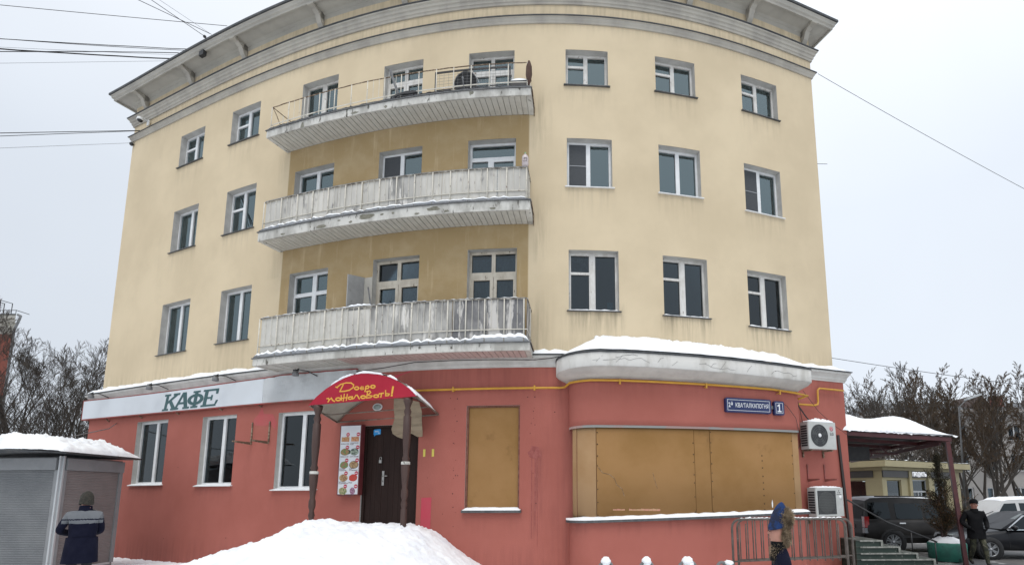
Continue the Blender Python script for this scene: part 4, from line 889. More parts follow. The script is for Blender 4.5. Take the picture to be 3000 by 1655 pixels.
# ------------------------------------------------------------------ address plates
M_blue = mk('dark_blue_enamel', (.008, .018, .085), (.012, .024, .10), ns=3, rough=.3); M_wl = mk('white_lettering', (.72, .74, .76), rough=.5)
def plate(s0, s1, z0, z1, label, txt, size, sx=1.):
    s = (s0 + s1) / 2; d = bay_d(s); M_ = FR(s, d + .03, (z0 + z1) / 2); M_ = M_ @ MX.Rotation(math.atan2(bay_d(s0) - bay_d(s1), s1 - s0) * 1.0, 4, 'Z')
    hw, hh = (s1 - s0) / 2, (z1 - z0) / 2; o = thing('street_sign' if hw > .3 else 'house_number_sign', label, 'sign', tuple(M_ @ V((0, 0, -hh))))
    mb = MB(M_); b = .03
    mb.prism([(-hw + b, -hh), (hw - b, -hh), (hw, -hh + b), (hw, hh - b), (hw - b, hh), (-hw + b, hh), (-hw, hh - b), (-hw, -hh + b)], -.05, .03); mb.build('box', M_blue, o)
    mb = MB(M_); i = .045; t = .009
    for a, b_, c, e in ((-hw + i, hw - i, hh - i - t, hh - i), (-hw + i, hw - i, -hh + i, -hh + i + t), (-hw + i, -hw + i + t, -hh + i + t, hh - i - t), (hw - i - t, hw - i, -hh + i + t, hh - i - t)): mb.box(a, b_, -.0535, -.05, c, e)
    mb.build('white_border', M_wl, o)
    return o, M_
o, Mp = plate(20.66, 21.97, 3.965, 4.325, 'wide dark blue street name plate on the bay, white letters', '', .2)
text('lettering', 'КВА’ТАЛКАПОГНЯ', .152, Mp @ MX.Translation((.095, -.0535, -.005)), M_wl, o, ext=.001, bold=.0006, sx=.70)
text('lettering', '2', .16, Mp @ MX.Translation((-.555, -.0535, -.005)), M_wl, o, ext=.001, bold=.002, sx=.8); text('lettering', 'й', .11, Mp @ MX.Translation((-.485, -.0535, .03)), M_wl, o, ext=.001, bold=.002, sx=.8)
o, Mp = plate(22.04, 22.35, 3.95, 4.305, 'small dark blue plate with white number 1, right of the street name', '', .2)
mb = MB(Mp); mb.strokes([[(0, -.085), (0, .085)], [(-.045, .055), (0, .085)], [(-.045, -.085), (.045, -.085)]], .032, -.05, .004); mb.build('lettering', M_wl, o)
mb = MB(FR(22.005, bay_d(22), 4.15)); mb.box(-.04, .04, -.045, -.005, -.05, .03); tag(mb.build('junction_box', M_grey), 'small grey junction box between the two blue plates', 'box')
# ------------------------------------------------------------------ yellow gas pipe
M_gas = mk('yellow_gas_paint', (.58, .31, .03), (.50, .25, .025), ns=4, rough=.5, col3=(.2, .1, .03), ns3=9, f3=(.68, .78))
GAS = thing('gas_pipe', 'long yellow gas pipe along the pink wall and round the bay', 'pipe', tuple(F(17.5, .9, 4.6)))
pts_ = [F(s, .29, 4.585) for s in (12.6, 13.5, 14.5, 15.5, 16.3, 16.8)] + [F(16.93, .36, 4.585), F(17.04, .62, 4.64)] + [F(s, bay_d(s) + .075, 4.645 - .012 * max(0, s - 18.2)- (.035 if s > 22 else 0)) for s in (17.25, 17.5, 17.8, 18.2, 19, 20, 21, 22, 22.7)] + [F(23.12, .84, 4.50)]
mb = MB(); mb.tube(pts_, .028, 8); mb.build('pipe_run', M_gas, GAS)
mb = MB(); mb.tube([F(23.1, .84, 4.50), F(22.99, .60, 4.44), F(22.97, .30, 4.39), F(23.06, .28, 4.385), F(23.9, .28, 4.385), F(24.02, .28, 4.42), F(24.04, .28, 4.5), F(24.05, .28, 4.82), F(24.12, .28, 4.875), F(24.6, .28, 4.875), F(25.02, .29, 4.872)], .027, 8); mb.build('pipe_run', M_gas, GAS)
for s, d in ((14.2, DG), (16.2, DG), (18.15, .84), (20.2, .8), (22.2, .79)):
    mb = MB(FR(s, d, 4.6 if s < 17 else 4.625 - .012 * max(0, s - 18.2) - (.03 if s > 22 else 0))); mb.box(-.02, .02, -.12, -.002, -.05, -.035); mb.box(-.02, .02, -.125, -.11, -.08, .045); mb.build('pipe_clip', M_gas, GAS)
# ------------------------------------------------------------------ air conditioners and empty brackets
M_ac = mk('ac_casing', (.50, .51, .49), (.43, .44, .42), ns=3, rough=.45); M_acd = mk('dark_grille', (.025, .027, .03), rough=.6); M_logo = mk('logo_red', (.40, .02, .05), rough=.4)
def ac(name, label, s, z0, w_, h, front, sq, rot=0.):
    M_ = FR(s, front, z0) @ MX.Rotation(rot, 4, 'Z'); o = thing(name, label, 'air conditioner', tuple(M_ @ V((0, .15, 0))), 'air conditioner units on the pink wall'); hw = w_ / 2
    mb = MB(M_); mb.box(-hw, hw, 0, .30, 0, h, .02); mb.build('casing', M_ac, o)
    cx_ = -hw + .36 * w_ + .02; r = h * .41
    if not sq:
        mb = MB(M_ @ MX.Translation((cx_, -.002, h * .5)) @ MX.Rotation(pi / 2, 4, 'X')); mb.lathe([(r, -.001), (r, .004), (r * .97, .006), (0, .006)], 28); fo = mb.build('fan_well', M_acd, o)
        for k in range(1, 6):
            mb = MB(M_ @ MX.Translation((cx_, -.012, h * .5))); mb.tube([(r * k / 5.2 * cos(a * pi / 12), 0, r * k / 5.2 * sin(a * pi / 12)) for a in range(25)], .003, 3, False); mb.build('grille_ring', M_acr, fo)
        for k in range(5):
            a = k * 2 * pi / 5 + .3; mb = MB(M_ @ MX.Translation((cx_, -.009, h * .5))); mb.prism([(r * .2 * cos(a), r * .2 * sin(a)), (r * .9 * cos(a - .25), r * .9 * sin(a - .25)), (r * .9 * cos(a + .25), r * .9 * sin(a + .25))], -.001, .001); mb.build('fan_blade', mk('fan_dark', (.045, .05, .05), rough=.5), fo)
        mb = MB(M_ @ MX.Translation((cx_, -.016, h * .5)) @ MX.Rotation(pi / 2, 4, 'X')); mb.lathe([(.055, 0), (.05, .008), (0, .01)], 14); mb.build('fan_hub', M_pvc, fo)
        lx, lz = hw - .17, h * .76
        mb = MB(M_ @ MX.Translation((lx, -.001, lz)) @ MX.Rotation(pi / 2, 4, 'X')); mb.lathe([(.065, 0), (.065, .003), (0, .003)], 20); lo = mb.build('logo', M_logo, o)
        mb = MB(M_ @ MX.Translation((lx, -.004, lz))); mb.strokes([el(0, 0, .047, .047, 14, .0, 1.75 * pi), [(.047, 0), (.012, 0)], [(-.01, .025), (-.01, -.02), (.012, -.02)]], .007, 0, .001); mb.build('logo_lines', M_paper, lo)
        text('lettering', 'LG', .105, M_ @ MX.Translation((lx + .005, -.002, lz - .14)), M_black, o, ext=.001, bold=.003)
    else:
        mb = MB(M_); mb.box(-hw + .05, cx_ + r * 1.02, -.006, .0, .06, h - .08); fo = mb.build('fan_panel', M_acd, o)
        mb = MB(M_ @ MX.Translation((cx_ - .02, -.008, h * .47)) @ MX.Rotation(pi / 2, 4, 'X')); mb.lathe([(r * .96, 0), (r * .96, .002), (r * .86, .003), (0, .003)], 28); mb.build('fan_disc', mk('grille_charcoal', (.05, .052, .05), rough=.7), fo)
        for k in range(16):
            x = -hw + .07 + k * (cx_ + r - .02 + hw - .07) / 16; mb = MB(M_); mb.box(x, x + .004, -.016, -.0125, .07, h - .09); mb.build('grille_wire', M_acr, fo)
        for k in range(14):
            z = .08 + k * (h - .18) / 14; mb = MB(M_); mb.box(-hw + .06, cx_ + r, -.013, -.0115, z, z + .004); mb.build('grille_wire', M_acr, fo)
        lx, lz = hw - .16, h - .13
        for dx, dz in ((0, .05), (-.03, 0), (.03, 0)):
            mb = MB(M_); t_ = .024
            mb.prism([(lx + dx - .014, lz + dz), (lx + dx, lz + dz - t_), (lx + dx + .014, lz + dz), (lx + dx, lz + dz + t_)], -.003, 0); mb.build('logo_mark', M_black, o)
        mb = MB(M_); mb.strokes([[(lx - .08, lz - .05), (lx + .08, lz - .05)]], .014, -.001, .001); mb.build('name_print', M_black, o)
        mb = MB(M_ @ MX.Translation((lx + .05, -.001, lz - .12)) @ MX.Rotation(pi / 2, 4, 'X')); mb.lathe([(.055, 0), (.055, .002), (0, .002)], 16); mb.build('round_label', M_pvc, o)
    for k in range(9):
        z = .08 + k * (h - .16) / 9; mb = MB(M_); mb.box(-hw - .004, -hw + .001, .05, .26, z, z + (h - .16) / 9 * .72); mb.build('side_vent', M_acd, o)
    mb = MB(M_); mb.grid(lambda u, v: (-hw + .02 + u * (w_ - .04), .01 + v * .27, h + .002 + (.11 if not sq else .045) * (.75 + .5 * hsh(u * 2, v * 2, s)) * min(1, u * (2.4 if not sq else 8), (1 - u) * 7) ** .6 * min(1, v * 5, (1 - v) * 5) ** .5), 18, 8); mb.build('snow_cap', M_snow, o)
    for x in (-hw + .12, hw - .14):
        mb = MB(M_); mb.box(x, x + .035, .05, .30 + front - DG - .30, -.045, -.005); mb.box(x, x + .035, front - DG - .045, front - DG - .003, -.2, -.045); mb.build('wall_bracket', M_rust, o)
    return o
M_acr = mk('grille_grey', (.13, .135, .135), rough=.5)
ac('air_conditioner', 'white outdoor unit with round black fan and red LG logo, snow on top', 23.80, 3.15, .98, .73, .58, False)
ac('air_conditioner', 'grey outdoor unit with square fan grille below the LG one, behind the crowd barrier', 23.86, 1.39, .96, .745, .62, True)
def lbr(s, d0, zt0, zb0, ln, m_, label, grp, dx=0):
    o = thing('wall_bracket', label, 'bracket', tuple(F(s, d0, zb0)), grp)
    mb = MB(FR(s, d0, 0)); mb.box(-.018, .018, -.03, -.002, zb0, zt0); mb.build('upright', m_, o)
    mb = MB(FR(s, d0, 0)); mb.hexa([(-.018, -.03, zb0 - .02), (.018, -.03, zb0 - .02), (.018 + dx, -ln, zb0 + .02), (-.018 + dx, -ln, zb0 + .02), (-.018, -.03, zb0 + .05), (.018, -.03, zb0 + .05), (.018 + dx, -ln, zb0 + .055), (-.018 + dx, -ln, zb0 + .055)]); mb.build('arm', m_, o)
M_pbr = mk('pink_painted_bracket', (.32, .09, .08), (.2, .08, .06), ns=9, rough=.7)
for s, t_ in ((8.12, 'left one'), (8.76, 'right one')): lbr(s, DG, 4.0, 3.40, .55, M_rust, 'rusty empty wall bracket between cafe windows, %s of the pair' % t_, 'empty rusty brackets')
for s, t_ in ((23.58, 'nearer the bay'), (24.18, 'nearer the corner')): lbr(s, DG, 2.77, 2.32, .42, M_pbr, 'empty pink bracket between the two air conditioners, the one %s' % t_, 'empty pink brackets', .0)
# cables down to the air conditioners
def cable(name, label, pts_, r=.009, m_=None, cat='cable', grp=None, n=4, parent=None):
    mb = MB(); mb.tube(pts_, r, n); return tag(mb.build(name, m_ or M_black), label, cat, grp)
cable('cable', 'thin black cable from the number plate down the bay side', [F(22.25, bay_d(22.25) + .05, 4.30), F(22.45, bay_d(22.45) + .06, 4.20), F(22.7, .83, 3.9), F(22.95, .7, 3.3), F(22.98, .5, 3.1)], .008)
cable('cable', 'black cable bundle running from the bay roof to the upper air conditioner', [F(23.1, .4, 4.66), F(23.25, .34, 4.35), F(23.5, .34, 4.05), F(23.62, .4, 3.86)], .02)
cable('cable', 'single black cable hanging left of the bundle above the air conditioner', [F(23.2, .36, 4.6), F(23.3, .36, 4.2), F(23.32, .4, 3.85)], .008)
cable('cable', 'thin black cable slanting across the pink pier to the corner', [F(23.3, .5, 4.72), F(23.9, .4, 4.2), F(24.5, .34, 3.85), F(25.05, .3, 3.6)], .008)
cable('cable', 'sagging black cable under the lowest balcony', [F(11.6, .36, 5.14), F(12.4, .36, 5.20), F(13.2, .365, 5.295), F(14.2, .37, 5.30), F(15.2, .37, 5.29), F(16.2, .37, 5.27), F(16.6, .37, 5.31), F(17.0, .36, 5.40)], .011)
# ------------------------------------------------------------------ things on the balconies and the wall
CC = thing('security_camera', 'white dome security camera on the upper left corner of the facade', 'camera', tuple(F(1.0, .2, 15.35))); Mq = FR(1.0, .05, 15.38)
mb = MB(Mq); mb.box(-.06, .06, -.03, -.002, -.1, .1); mb.tube([(0, -.03, .05), (0, -.2, .08), (0, -.26, .04)], .022, 6); mb.build('mount', M_pvc, CC)
mb = MB(Mq); mb.lathe([(.03, .06), (.09, .04), (.105, -.03), (.1, -.05), (0, -.05)], 14, (0, -.26, -.01)); mb.build('housing', M_pvc, CC)
mb = MB(Mq); mb.ball((0, -.26, -.06), (.085, .085, .08), 12, 8); mb.build('dome', M_black, CC)
FB = thing('floodlight', 'square black floodlight below the left eave', 'lamp', tuple(F(4.9, .5, 16.4))); Mq = FR(4.75, .5, 16.40)
mb = MB(Mq); mb.box(-.11, .11, -.05, .06, -.12, .05); mb.build('housing', M_black, FB); mb = MB(Mq); mb.box(-.02, .02, -.02, .02, .05, .12); mb.build('bracket', M_black, FB)
DI = thing('satellite_dish', 'black satellite dish with snow cap on the top balcony', 'dish', tuple(F(14.38, .42, 12.40))); Mq = FR(14.38, .44, 12.80) @ MX.Rotation(R(8), 4, 'X') @ MX.Rotation(pi / 2, 4, 'X')
mb = MB(Mq); mb.lathe([(.31, .06), (.28, .02), (.2, -.02), (.1, -.04), (0.0, -.045)], 26, caps=False); mb.build('reflector', M_black, DI)
mb = MB(Mq); mb.tube([(.312 * cos(a * pi / 13), .312 * sin(a * pi / 13), .062) for a in range(27)], .012, 5, False); mb.build('rim', M_grey, DI)
mb = MB(FR(14.38, .44, 12.80)); mb.tube([(0, -.02, -.3), (0, -.2, -.22), (0, -.3, -.08)], .012, 5); mb.ball((0, -.3, -.06), .03, 8, 6); mb.tube([(0, .1, -.42), (0, .06, 0)], .02, 6); mb.build('feed_arm', M_grey, DI)
mb = MB(FR(14.38, .44, 12.80)); mb.grid(lambda u, v: ((.335 + .06 * sin(pi * u)* v) * cos(pi * (.08 + .84 * (1 - u))), -.03 + .1 * v, (.315 + .075 * sin(pi * u) * sin(pi * v)) * sin(pi * (.08 + .84 * (1 - u)))), 20, 5); mb.build('snow_cap', M_snow, DI)
GR = thing('wire_grille', 'wire grille panel in a black frame leaning inside the top balcony railing', 'grille', tuple(F(14.55, .56, 12.45)))
for zz0, zz1 in ((12.60, 12.62), (13.10, 13.15)):
    mb = MB(); panel(mb, 13.57, 15.55, .575, lambda s: zz0, lambda s: zz1, .02); mb.build('frame_bar', M_black, GR)
for s in (13.57, 15.53): mb = MB(); panel(mb, s, s + .035, .577, lambda s: 12.5, lambda s: 13.15, .022, n=1); mb.build('frame_bar', M_black, GR)
for k in range(1, 16): s = 13.57 + k * .1235; mb = MB(); mb.tube([F(s, .57, 12.6), F(s, .57, 13.12)], .0035, 3); mb.build('wire', M_grey, GR)
for k in range(1, 6): mb = MB(); mb.tube([F(13.57 + i * .2, .566, 12.6 + k * .087) for i in range(11)], .0035, 3); mb.build('wire', M_grey, GR)
mb = MB(); pr = [(13.2, .03), (13.05, .075), (12.8, .085), (12.6, .05), (12.5, .012)]
for (z, w_) in pr: pass
mb.lathe([(w_, z - 12.5) for z, w_ in pr[::-1]], 8, tuple(F(16.04, .64, 12.5))); tag(mb.build('brown_cloth', mk('brown_cloth', (.07, .04, .03), (.1, .06, .045), ns=8, rough=.95)), 'brown rag hung over the right end of the top balcony rail', 'cloth')
BX = thing('storage_box', 'low dark box with rounded snow on the right end of the top balcony', 'box', tuple(F(15.78, .42, 12.4))); mb = MB(FR(15.78, .42, 12.4)); mb.box(-.24, .24, -.15, .2, .02, .30); mb.build('box_body', M_black, BX)
mb = MB(FR(15.78, .42, 12.7)); mb.grid(lambda u, v: (-.27 + u * .54, -.17 + v * .4, .17 * max(0, sin(pi * u) * sin(pi * v)) ** .5), 14, 8); mb.build('snow_cap', M_snow, BX)
def plank(label, a, b, r, cat='board', nm='wooden_board'):
    mb = MB(); mb.tube([a, b], r, 4); return tag(mb.build(nm, M_grey), label, cat)
plank('grey plank leaning out over the top balcony rail before the middle door', F(12.62, .62, 12.50), F(12.34, .66, 13.36), .035)
mb = MB(FR(12.75, .6, 12.47)); mb.prism([(-.35, 0), (-.2, .09), (.1, .14), (.35, .12), (.42, .06), (.2, .05), (0, .07), (-.2, .03)], -.1, .12); tag(mb.build('bent_sheet', M_black), 'bent dark sheet lying in the snow of the top balcony', 'sheet')
plank('light wooden stick leaning beside the open transom of the lowest balcony', F(11.98, .36, 6.55), F(11.77, .30, 7.42), .02, 'stick', 'wooden_stick')
PA = thing('partition_panel', 'grey partition board standing across the lowest balcony', 'partition', tuple(F(11.35, .3, 5.7)))
mb = MB(); mb.hexa([F(11.34, .56, 5.7), F(11.365, .56, 5.7), F(11.44, .02, 5.7), F(11.415, .02, 5.7), F(11.33, .56, 7.72), F(11.355, .56, 7.72), F(11.44, .02, 7.84), F(11.415, .02, 7.84)]); mb.build('cross_board', mk('weathered_grey_board', (.34, .34, .335), (.27, .27, .265), ns=2, rough=.85, col3=(.12, .12, .11), ns3=4, f3=(.62, .72)), PA)
mb = MB(); mb.hexa([F(11.445, .03, 5.7), F(11.69, .03, 5.7), F(11.69, .008, 5.7), F(11.445, .008, 5.7), F(11.445, .03, 7.82), F(11.69, .03, 7.83), F(11.69, .008, 7.83), F(11.445, .008, 7.82)]); mb.build('flat_board', mk('pale_board', (.45, .43, .38), (.38, .36, .32), ns=2, rough=.85), PA)
BF = thing('bird_feeder', 'pinkish plastic bottle bird feeder tied to the middle balcony rail', 'bird feeder', tuple(F(15.97, .66, 10.2))); q0 = F(15.97, .66, 10.22)
mb = MB(); mb.lathe([(.05, 0), (.085, .02), (.088, .09), (.08, .12), (.088, .16), (.085, .24), (.05, .30), (.022, .32), (.022, .345)], 12, tuple(q0)); mb.build('bottle', mk('clear_pinkish_plastic', (.50, .42, .42), (.55, .5, .5), ns=8, rough=.25), BF)
mb = MB(); mb.lathe([(.026, .0), (.026, .03), (0, .032)], 8, (q0.x, q0.y, q0.z + .34)); mb.build('cap', mk('green_cap', (.25, .4, .2), rough=.5), BF)
mb = MB(); tg = F(16.0, .66, 0) - F(15.9, .66, 0); tg.normalize(); nn = V((tg.y, -tg.x, 0))
mb.tube([q0 + nn * .092 + tg * a + V((0, 0, b)) for a, b in ((-.05, .08), (.05, .08), (.05, .17), (-.02, .17), (-.02, .12))], .006, 4); mb.build('cut_edge', M_black, BF)
# ------------------------------------------------------------------ ground, parking asphalt, snow bank
mb = MB(); S_ = 500; mb.quad((-S_, -60, 0), (S_, -60, 0), (S_, 900, 0), (-S_, 900, 0)); mb.build('ground', mk('trodden_snow_ground', (.72, .74, .77), (.42, .42, .41), ns=.35, f=(.45, .75), rough=.85, bs=4, bump=.6, spec=.2), kind='structure')
mb = MB(); mb.poly([(6.2, 11.5, .004), (60, 11.5, .004), (60, 34, .004), (14, 34, .004), (6.2, 26, .004)]); mb.build('parking_asphalt', mk('wet_asphalt', (.075, .075, .078), (.14, .135, .13), ns=.9, f=(.4, .65), rough=.55, bs=20, bump=.4, col3=(.5, .5, .5), ns3=1.1, f3=(.57, .68)), kind='structure')
CR = [(-9.5, .12), (-9.0, .34), (-8.6, .5), (-8.1, .66), (-7.3, .93), (-6.57, 1.12), (-6.1, 1.36), (-5.78, 1.50), (-5.45, 1.49), (-5.0, 1.40), (-4.65, 1.39), (-4.3, 1.385), (-3.93, 1.37), (-3.6, 1.29), (-3.35, 1.17), (-3.0, .90), (-2.6, .60), (-2.2, .36), (-1.7, .18), (-.9, .1)]
def lerp_tab(t, x):
    if x <= t[0][0]: return t[0][1]
    for (a, b), (c, e) in zip(t, t[1:]):
        if x <= c: return b + (e - b) * (x - a) / (c - a)
    return t[-1][1]
def mound(x, y):
    c = lerp_tab(CR, x); yc = 11.35 + .55 / (1 + exp(-(x + 4.55) / .18))
    if y > yc: f = 1 - .10 * min(1, (y - yc) / 1.2)
    else: t = (yc - y) / (3.6 + .6 * sin(x)); f = max(0, 1 - t) ** 1.15 * (1 + .9 * t) if t < 1 else 0
    n_ = .06 * hsh(x * .9, y * .9, 3) + .06 * max(-.2, hsh(x * 1.6, y * 1.6, 4)) + .022 * max(0, hsh(x * 3.7, y * 3.7, 5)) + .009 * hsh(x * 9, y * 9, 5)
    h = c * f + n_ * (.4 + .6 * min(1, c * f))
    return h
def berm(x, y):  # trodden rim by the kiosk
    e_ = exp(-((y - 7.4) / .55) ** 2) * min(1, max(0, (x + 11) / .8), max(0, (-6.55 - x) / .5)) * (.93 + .09 * hsh(x * 1.7, 9) + .05 * hsh(x * 4.4, 2))
    flat = .30 * min(1, max(0, (-5.2 - x) / 2)) * min(1, max(0, (12.0 - y) / 1.5))
    return max(flat, e_) + .03 * hsh(x * 2.2, y * 2.2, 8)
mb = MB()
X0, X1, Y0_, Y1_ = -17.0, 7.0, 5.2, 18.0
def hsn(x, y):
    edge = min(1, (x - X0) / .8, (X1 - x) / 1.2, (y - Y0_) / .8)
    h = max(mound(x, y), berm(x, y), .13 + .05 * hsh(x * .8, y * .8, 6))
    if x > 3: h = max(h, .30 * min(1, (x - 3) / .5) + .04 * hsh(x * 2, y * 2, 1)) if y < 12.6 else h
    return h * max(0, edge) - .02
mb.grid(lambda u, v: (X0 + (X1 - X0) * u, Y0_ + (Y1_ - Y0_) * v, hsn(X0 + (X1 - X0) * u, Y0_ + (Y1_ - Y0_) * v)), 400, 220)
tag(mb.build('snow_bank', M_snow), 'big heap of shovelled snow in front of the cafe door', None, None, 'structure')
# ------------------------------------------------------------------ snow topped loops at the front
for i, x in enumerate((.50, 1.19, 1.885, 2.53)):
    o = thing('bike_loop', ('grey tubular loop with snow ball, ' + ('leftmost of the row', 'second from left', 'third from left, widest snow', 'rightmost, beside the crowd barrier')[i]), 'bike rack', (x, 8.9, .12), 'snow topped grey loops')
    for k in (0, 1):
        dx = (-.035, .035)[k] * (1 if i < 2 else 2.0); mb = MB(); r = .085
        pts_ = [(x + dx * 1.5 - .12, 8.9 + .1 * k, .05), (x + dx - r, 8.9 + .1 * k, .74)] + [(x + dx - r * cos(a * pi / 8), 8.9 + .1 * k, .76 + r * 1.25 * sin(a * pi / 8)) for a in range(9)] + [(x + dx + r, 8.9 + .1 * k, .74), (x + dx * 1.5 + .12, 8.9 + .1 * k, .05)]
        mb.tube(pts_, .026, 7); mb.build('loop_tube', M_grey, o)
    mb = MB(); cx_ = x + (.05 if i == 3 else 0); mb.ball((cx_, 8.93, .885 - (.03 if i == 3 else 0)), (.082 if i != 2 else .095, .11, .078 if i < 3 else .04), 14, 9, .25, i); mb.ball((cx_ + .05 * (i == 2), 8.93, .84), (.06, .1, .05), 10, 7, .2, i); mb.build('snow_cap', M_snow, o)
# ------------------------------------------------------------------ crowd barriers
M_bar = mk('flaking_barrier_metal', (.085, .072, .062), (.14, .115, .10), ns=9, rough=.65, metal=.2, col3=(.42, .4, .37), ns3=26, f3=(.68, .76))
def barrier(x0, x1, y, zt, label, seed):
    o = thing('crowd_barrier', label, 'barrier', ((x0 + x1) / 2, y, .3), 'crowd barriers before the bay'); r = .17; zl = .66
    mb = MB(); pts_ = [(x0, y, .36), (x0, y, zt - r)] + [(x0 + r - r * cos(a * pi / 8), y, zt - r + r * sin(a * pi / 8)) for a in range(1, 5)] + [(x1 - r + r * sin(a * pi / 8), y, zt - r + r * cos(a * pi / 8)) for a in range(0, 5)] + [(x1, y, .36)]
    mb.tube(pts_, .024, 7); mb.build('frame_tube', M_bar, o)
    mb = MB(); mb.tube([(x0, y, zl + .02), (x1, y, zl + .10)], .016, 6); mb.build('lower_tube', M_bar, o)
    n = 15; rr = random.Random(seed)
    for k in range(1, n):
        x = x0 + (x1 - x0) * k / n + .01 * rr.random(); mb = MB(); mb.tube([(x, y, zl + .03), (x + .006 * rr.random(), y, zt - .02 if .18 < x - x0 < x1 - x0 - .18 else zt - .09)], .0125, 5); mb.build('picket', M_bar, o)
    for x in (x0 + .25, x1 - .25):
        mb = MB(); mb.tube([(x, y - .3, .31), (x, y, .38), (x, y + .3, .31)], .018, 5); mb.build('foot', M_bar, o)
    mb = MB()
    def fn(u, v):
        x = x0 + r + u * (x1 - x0 - 2 * r); h = .03 * max(0, .35 + hsh(x * 2.1, seed) + .4 * hsh(x * 6, seed)) 
        return (x, y - .026 + .052 * v, zt + .016 + h * sin(pi * (.1 + .8 * v)))
    mb.grid(fn, 60, 4); mb.build('snow_line', M_snow, o)
    return o
barrier(3.10, 5.36, 10.38, 1.50, 'nearer crowd barrier of flaking bars whose left end is nearest the loops', 1)
barrier(3.28, 5.60, 10.62, 1.49, 'rear crowd barrier whose right end stands by the steps', 2)
# ------------------------------------------------------------------ kiosk
KC = V((-12.13, 12.1, 0)); kl = V((-.998, .03, 0)).normalized(); kr = V((-kl.y * -1, 0, 0)); kr = V((.03, .998, 0)).normalized() * 1; kr = V((-.05, .9987, 0))
KI = thing('kiosk', 'grey shuttered street kiosk with thick snow on its roof, left edge', 'kiosk', (-13.2, 13, .0))
M_kio = mk('grey_kiosk_metal', (.23, .237, .243), (.19, .196, .203), ns=2, rough=.5, spec=.3); M_shut = mk('grey_shutter', (.185, .192, .197), (.15, .157, .164), ns=1.5, rough=.5, spec=.25, col3=(.2, .2, .2), ns3=5, f3=(.7, .78)); M_shutb = mk('brownish_shutter', (.225, .203, .198), (.185, .168, .165), ns=1.5, rough=.5, spec=.25, col3=(.5, .5, .49), ns3=5, f3=(.72, .76))
M_alu = mk('aluminium_edge', (.45, .47, .48), rough=.4, metal=.3)
def kface(A, dirv, w_, shut, zt=2.93, first=True):
    nv = V((dirv.y, -dirv.x, 0))
    if nv.dot(V((0, 0, 0)) - A) < 0: nv = -nv
    def P_(a, z, o=0): q = A + dirv * a + nv * o; return (q.x, q.y, z)
    def bx(name, a0, a1, z0, z1, o0, o1, m_, par=KI):
        mb = MB(); mb.hexa([P_(a0, z0, o1), P_(a1, z0, o1), P_(a1, z0, o0), P_(a0, z0, o0), P_(a0, z1, o1), P_(a1, z1, o1), P_(a1, z1, o0), P_(a0, z1, o0)]); return mb.build(name, m_, par)
    bx('wall_panel', 0, w_, .05, zt, -.1, 0, M_kio)
    bx('shutter_box', .05, w_ - .03, 2.62, 2.9, .002, .09, M_kio)
    for a0, a1 in ((.02, .10), (w_ - .12, w_ - .02)): bx('guide_rail', a0, a1, .3, 2.62, .002, .055, M_kio)
    bx('corner_post', -.02, .018, .1, 2.95, -.02, .06, M_alu)
    mb = MB(); n = 58; rows = []
    for k in range(n * 2 + 1):
        z = .32 + (2.62 - .32) * k / (n * 2); o_ = .018 + (.014 if k % 2 else 0); rows.append((mb.P(P_(.102, z, o_)), mb.P(P_(w_ - .122, z, o_))))
    for a, b in zip(rows, rows[1:]): mb.F(a[0], a[1], b[1], b[0])
    mb.build('shutter_slats', shut, KI, kind='stuff')
    bx('bottom_bar', .1, w_ - .12, .26, .318, .005, .05, M_alu)
kface(KC, V((-.998, .03, 0)).normalized(), 1.72, M_shut); kface(KC, kr, 1.72, M_shutb)
A2 = KC + V((-.998, .03, 0)).normalized() * 1.74
for z0, z1, m_ in ((.1, 1.55, M_shut), (1.56, 2.45, mk('pale_kiosk_panel', (.42, .44, .45), rough=.5)), (2.46, 2.93, M_kio)):
    mb = MB(); mb.hexa([(A2.x - 2.2, A2.y - .02, z0), (A2.x, A2.y - .04, z0), (A2.x, A2.y + .1, z0), (A2.x - 2.2, A2.y + .1, z0), (A2.x - 2.2, A2.y - .02, z1), (A2.x, A2.y - .04, z1), (A2.x, A2.y + .1, z1), (A2.x - 2.2, A2.y + .1, z1)]); mb.build('wall_panel', m_, KI)
mb = MB(); c1 = KC + kr * 1.72
mb.poly([(c1.x, c1.y, .05), (c1.x, c1.y, 2.93), (A2.x - 2.2, c1.y, 2.93), (A2.x - 2.2, c1.y, .05)]); mb.build('wall_panel', M_kio, KI)
mb = MB()
ro = [V((-11.72, 11.75, 0)), V((-11.98, 14.15, 0)), V((-16.6, 14.2, 0)), V((-16.6, 11.85, 0)), V((-14.2, 11.72, 0)), V((-13.0, 11.62, 0))]
zz_ = [2.99, 2.98, 2.98, 3.0, 2.94, 3.05]
mb.poly([(p.x, p.y, z) for p, z in zip(ro, zz_)]); mb.poly([(p.x, p.y, z + .035) for p, z in zip(ro, zz_)][::-1])
for i in range(6):
    j = (i + 1) % 6; a, b = ro[i], ro[j]; mb.quad((a.x, a.y, zz_[i]), (b.x, b.y, zz_[j]), (b.x, b.y, zz_[j] + .035), (a.x, a.y, zz_[i] + .035))
mb.build('roof_sheet', M_roofm, KI)
mb = MB()
def fn(u, v):
    x = -16.6 + u * (4.87 - .26 * v); y = 11.66 + v * 2.5 + .06 * hsh(u * 6, 3)
    e_ = min(1, (1 - u) / .16) ** .55 * min(1, v / .10 + .02) ** .5 * min(1, (1 - v) / .2) ** .5
    return (x, y, 3.03 + (.40 + .09 * hsh(u * 2.5, v * 2) + .08 * hsh(u * 7, v * 5, 2) + .045 * hsh(u * 16, v * 10, 2)) * max(0, e_))
mb.grid(fn, 110, 44); mb.build('roof_snow', M_snow, KI)
mb = MB(); mb.tube([(-13.9 + .1 * cos(a * pi / 8), 12.6, 3.42 + .13 * sin(a * pi / 8)) for a in range(9)], .016, 5); mb.build('cable_loop', M_grey, KI)
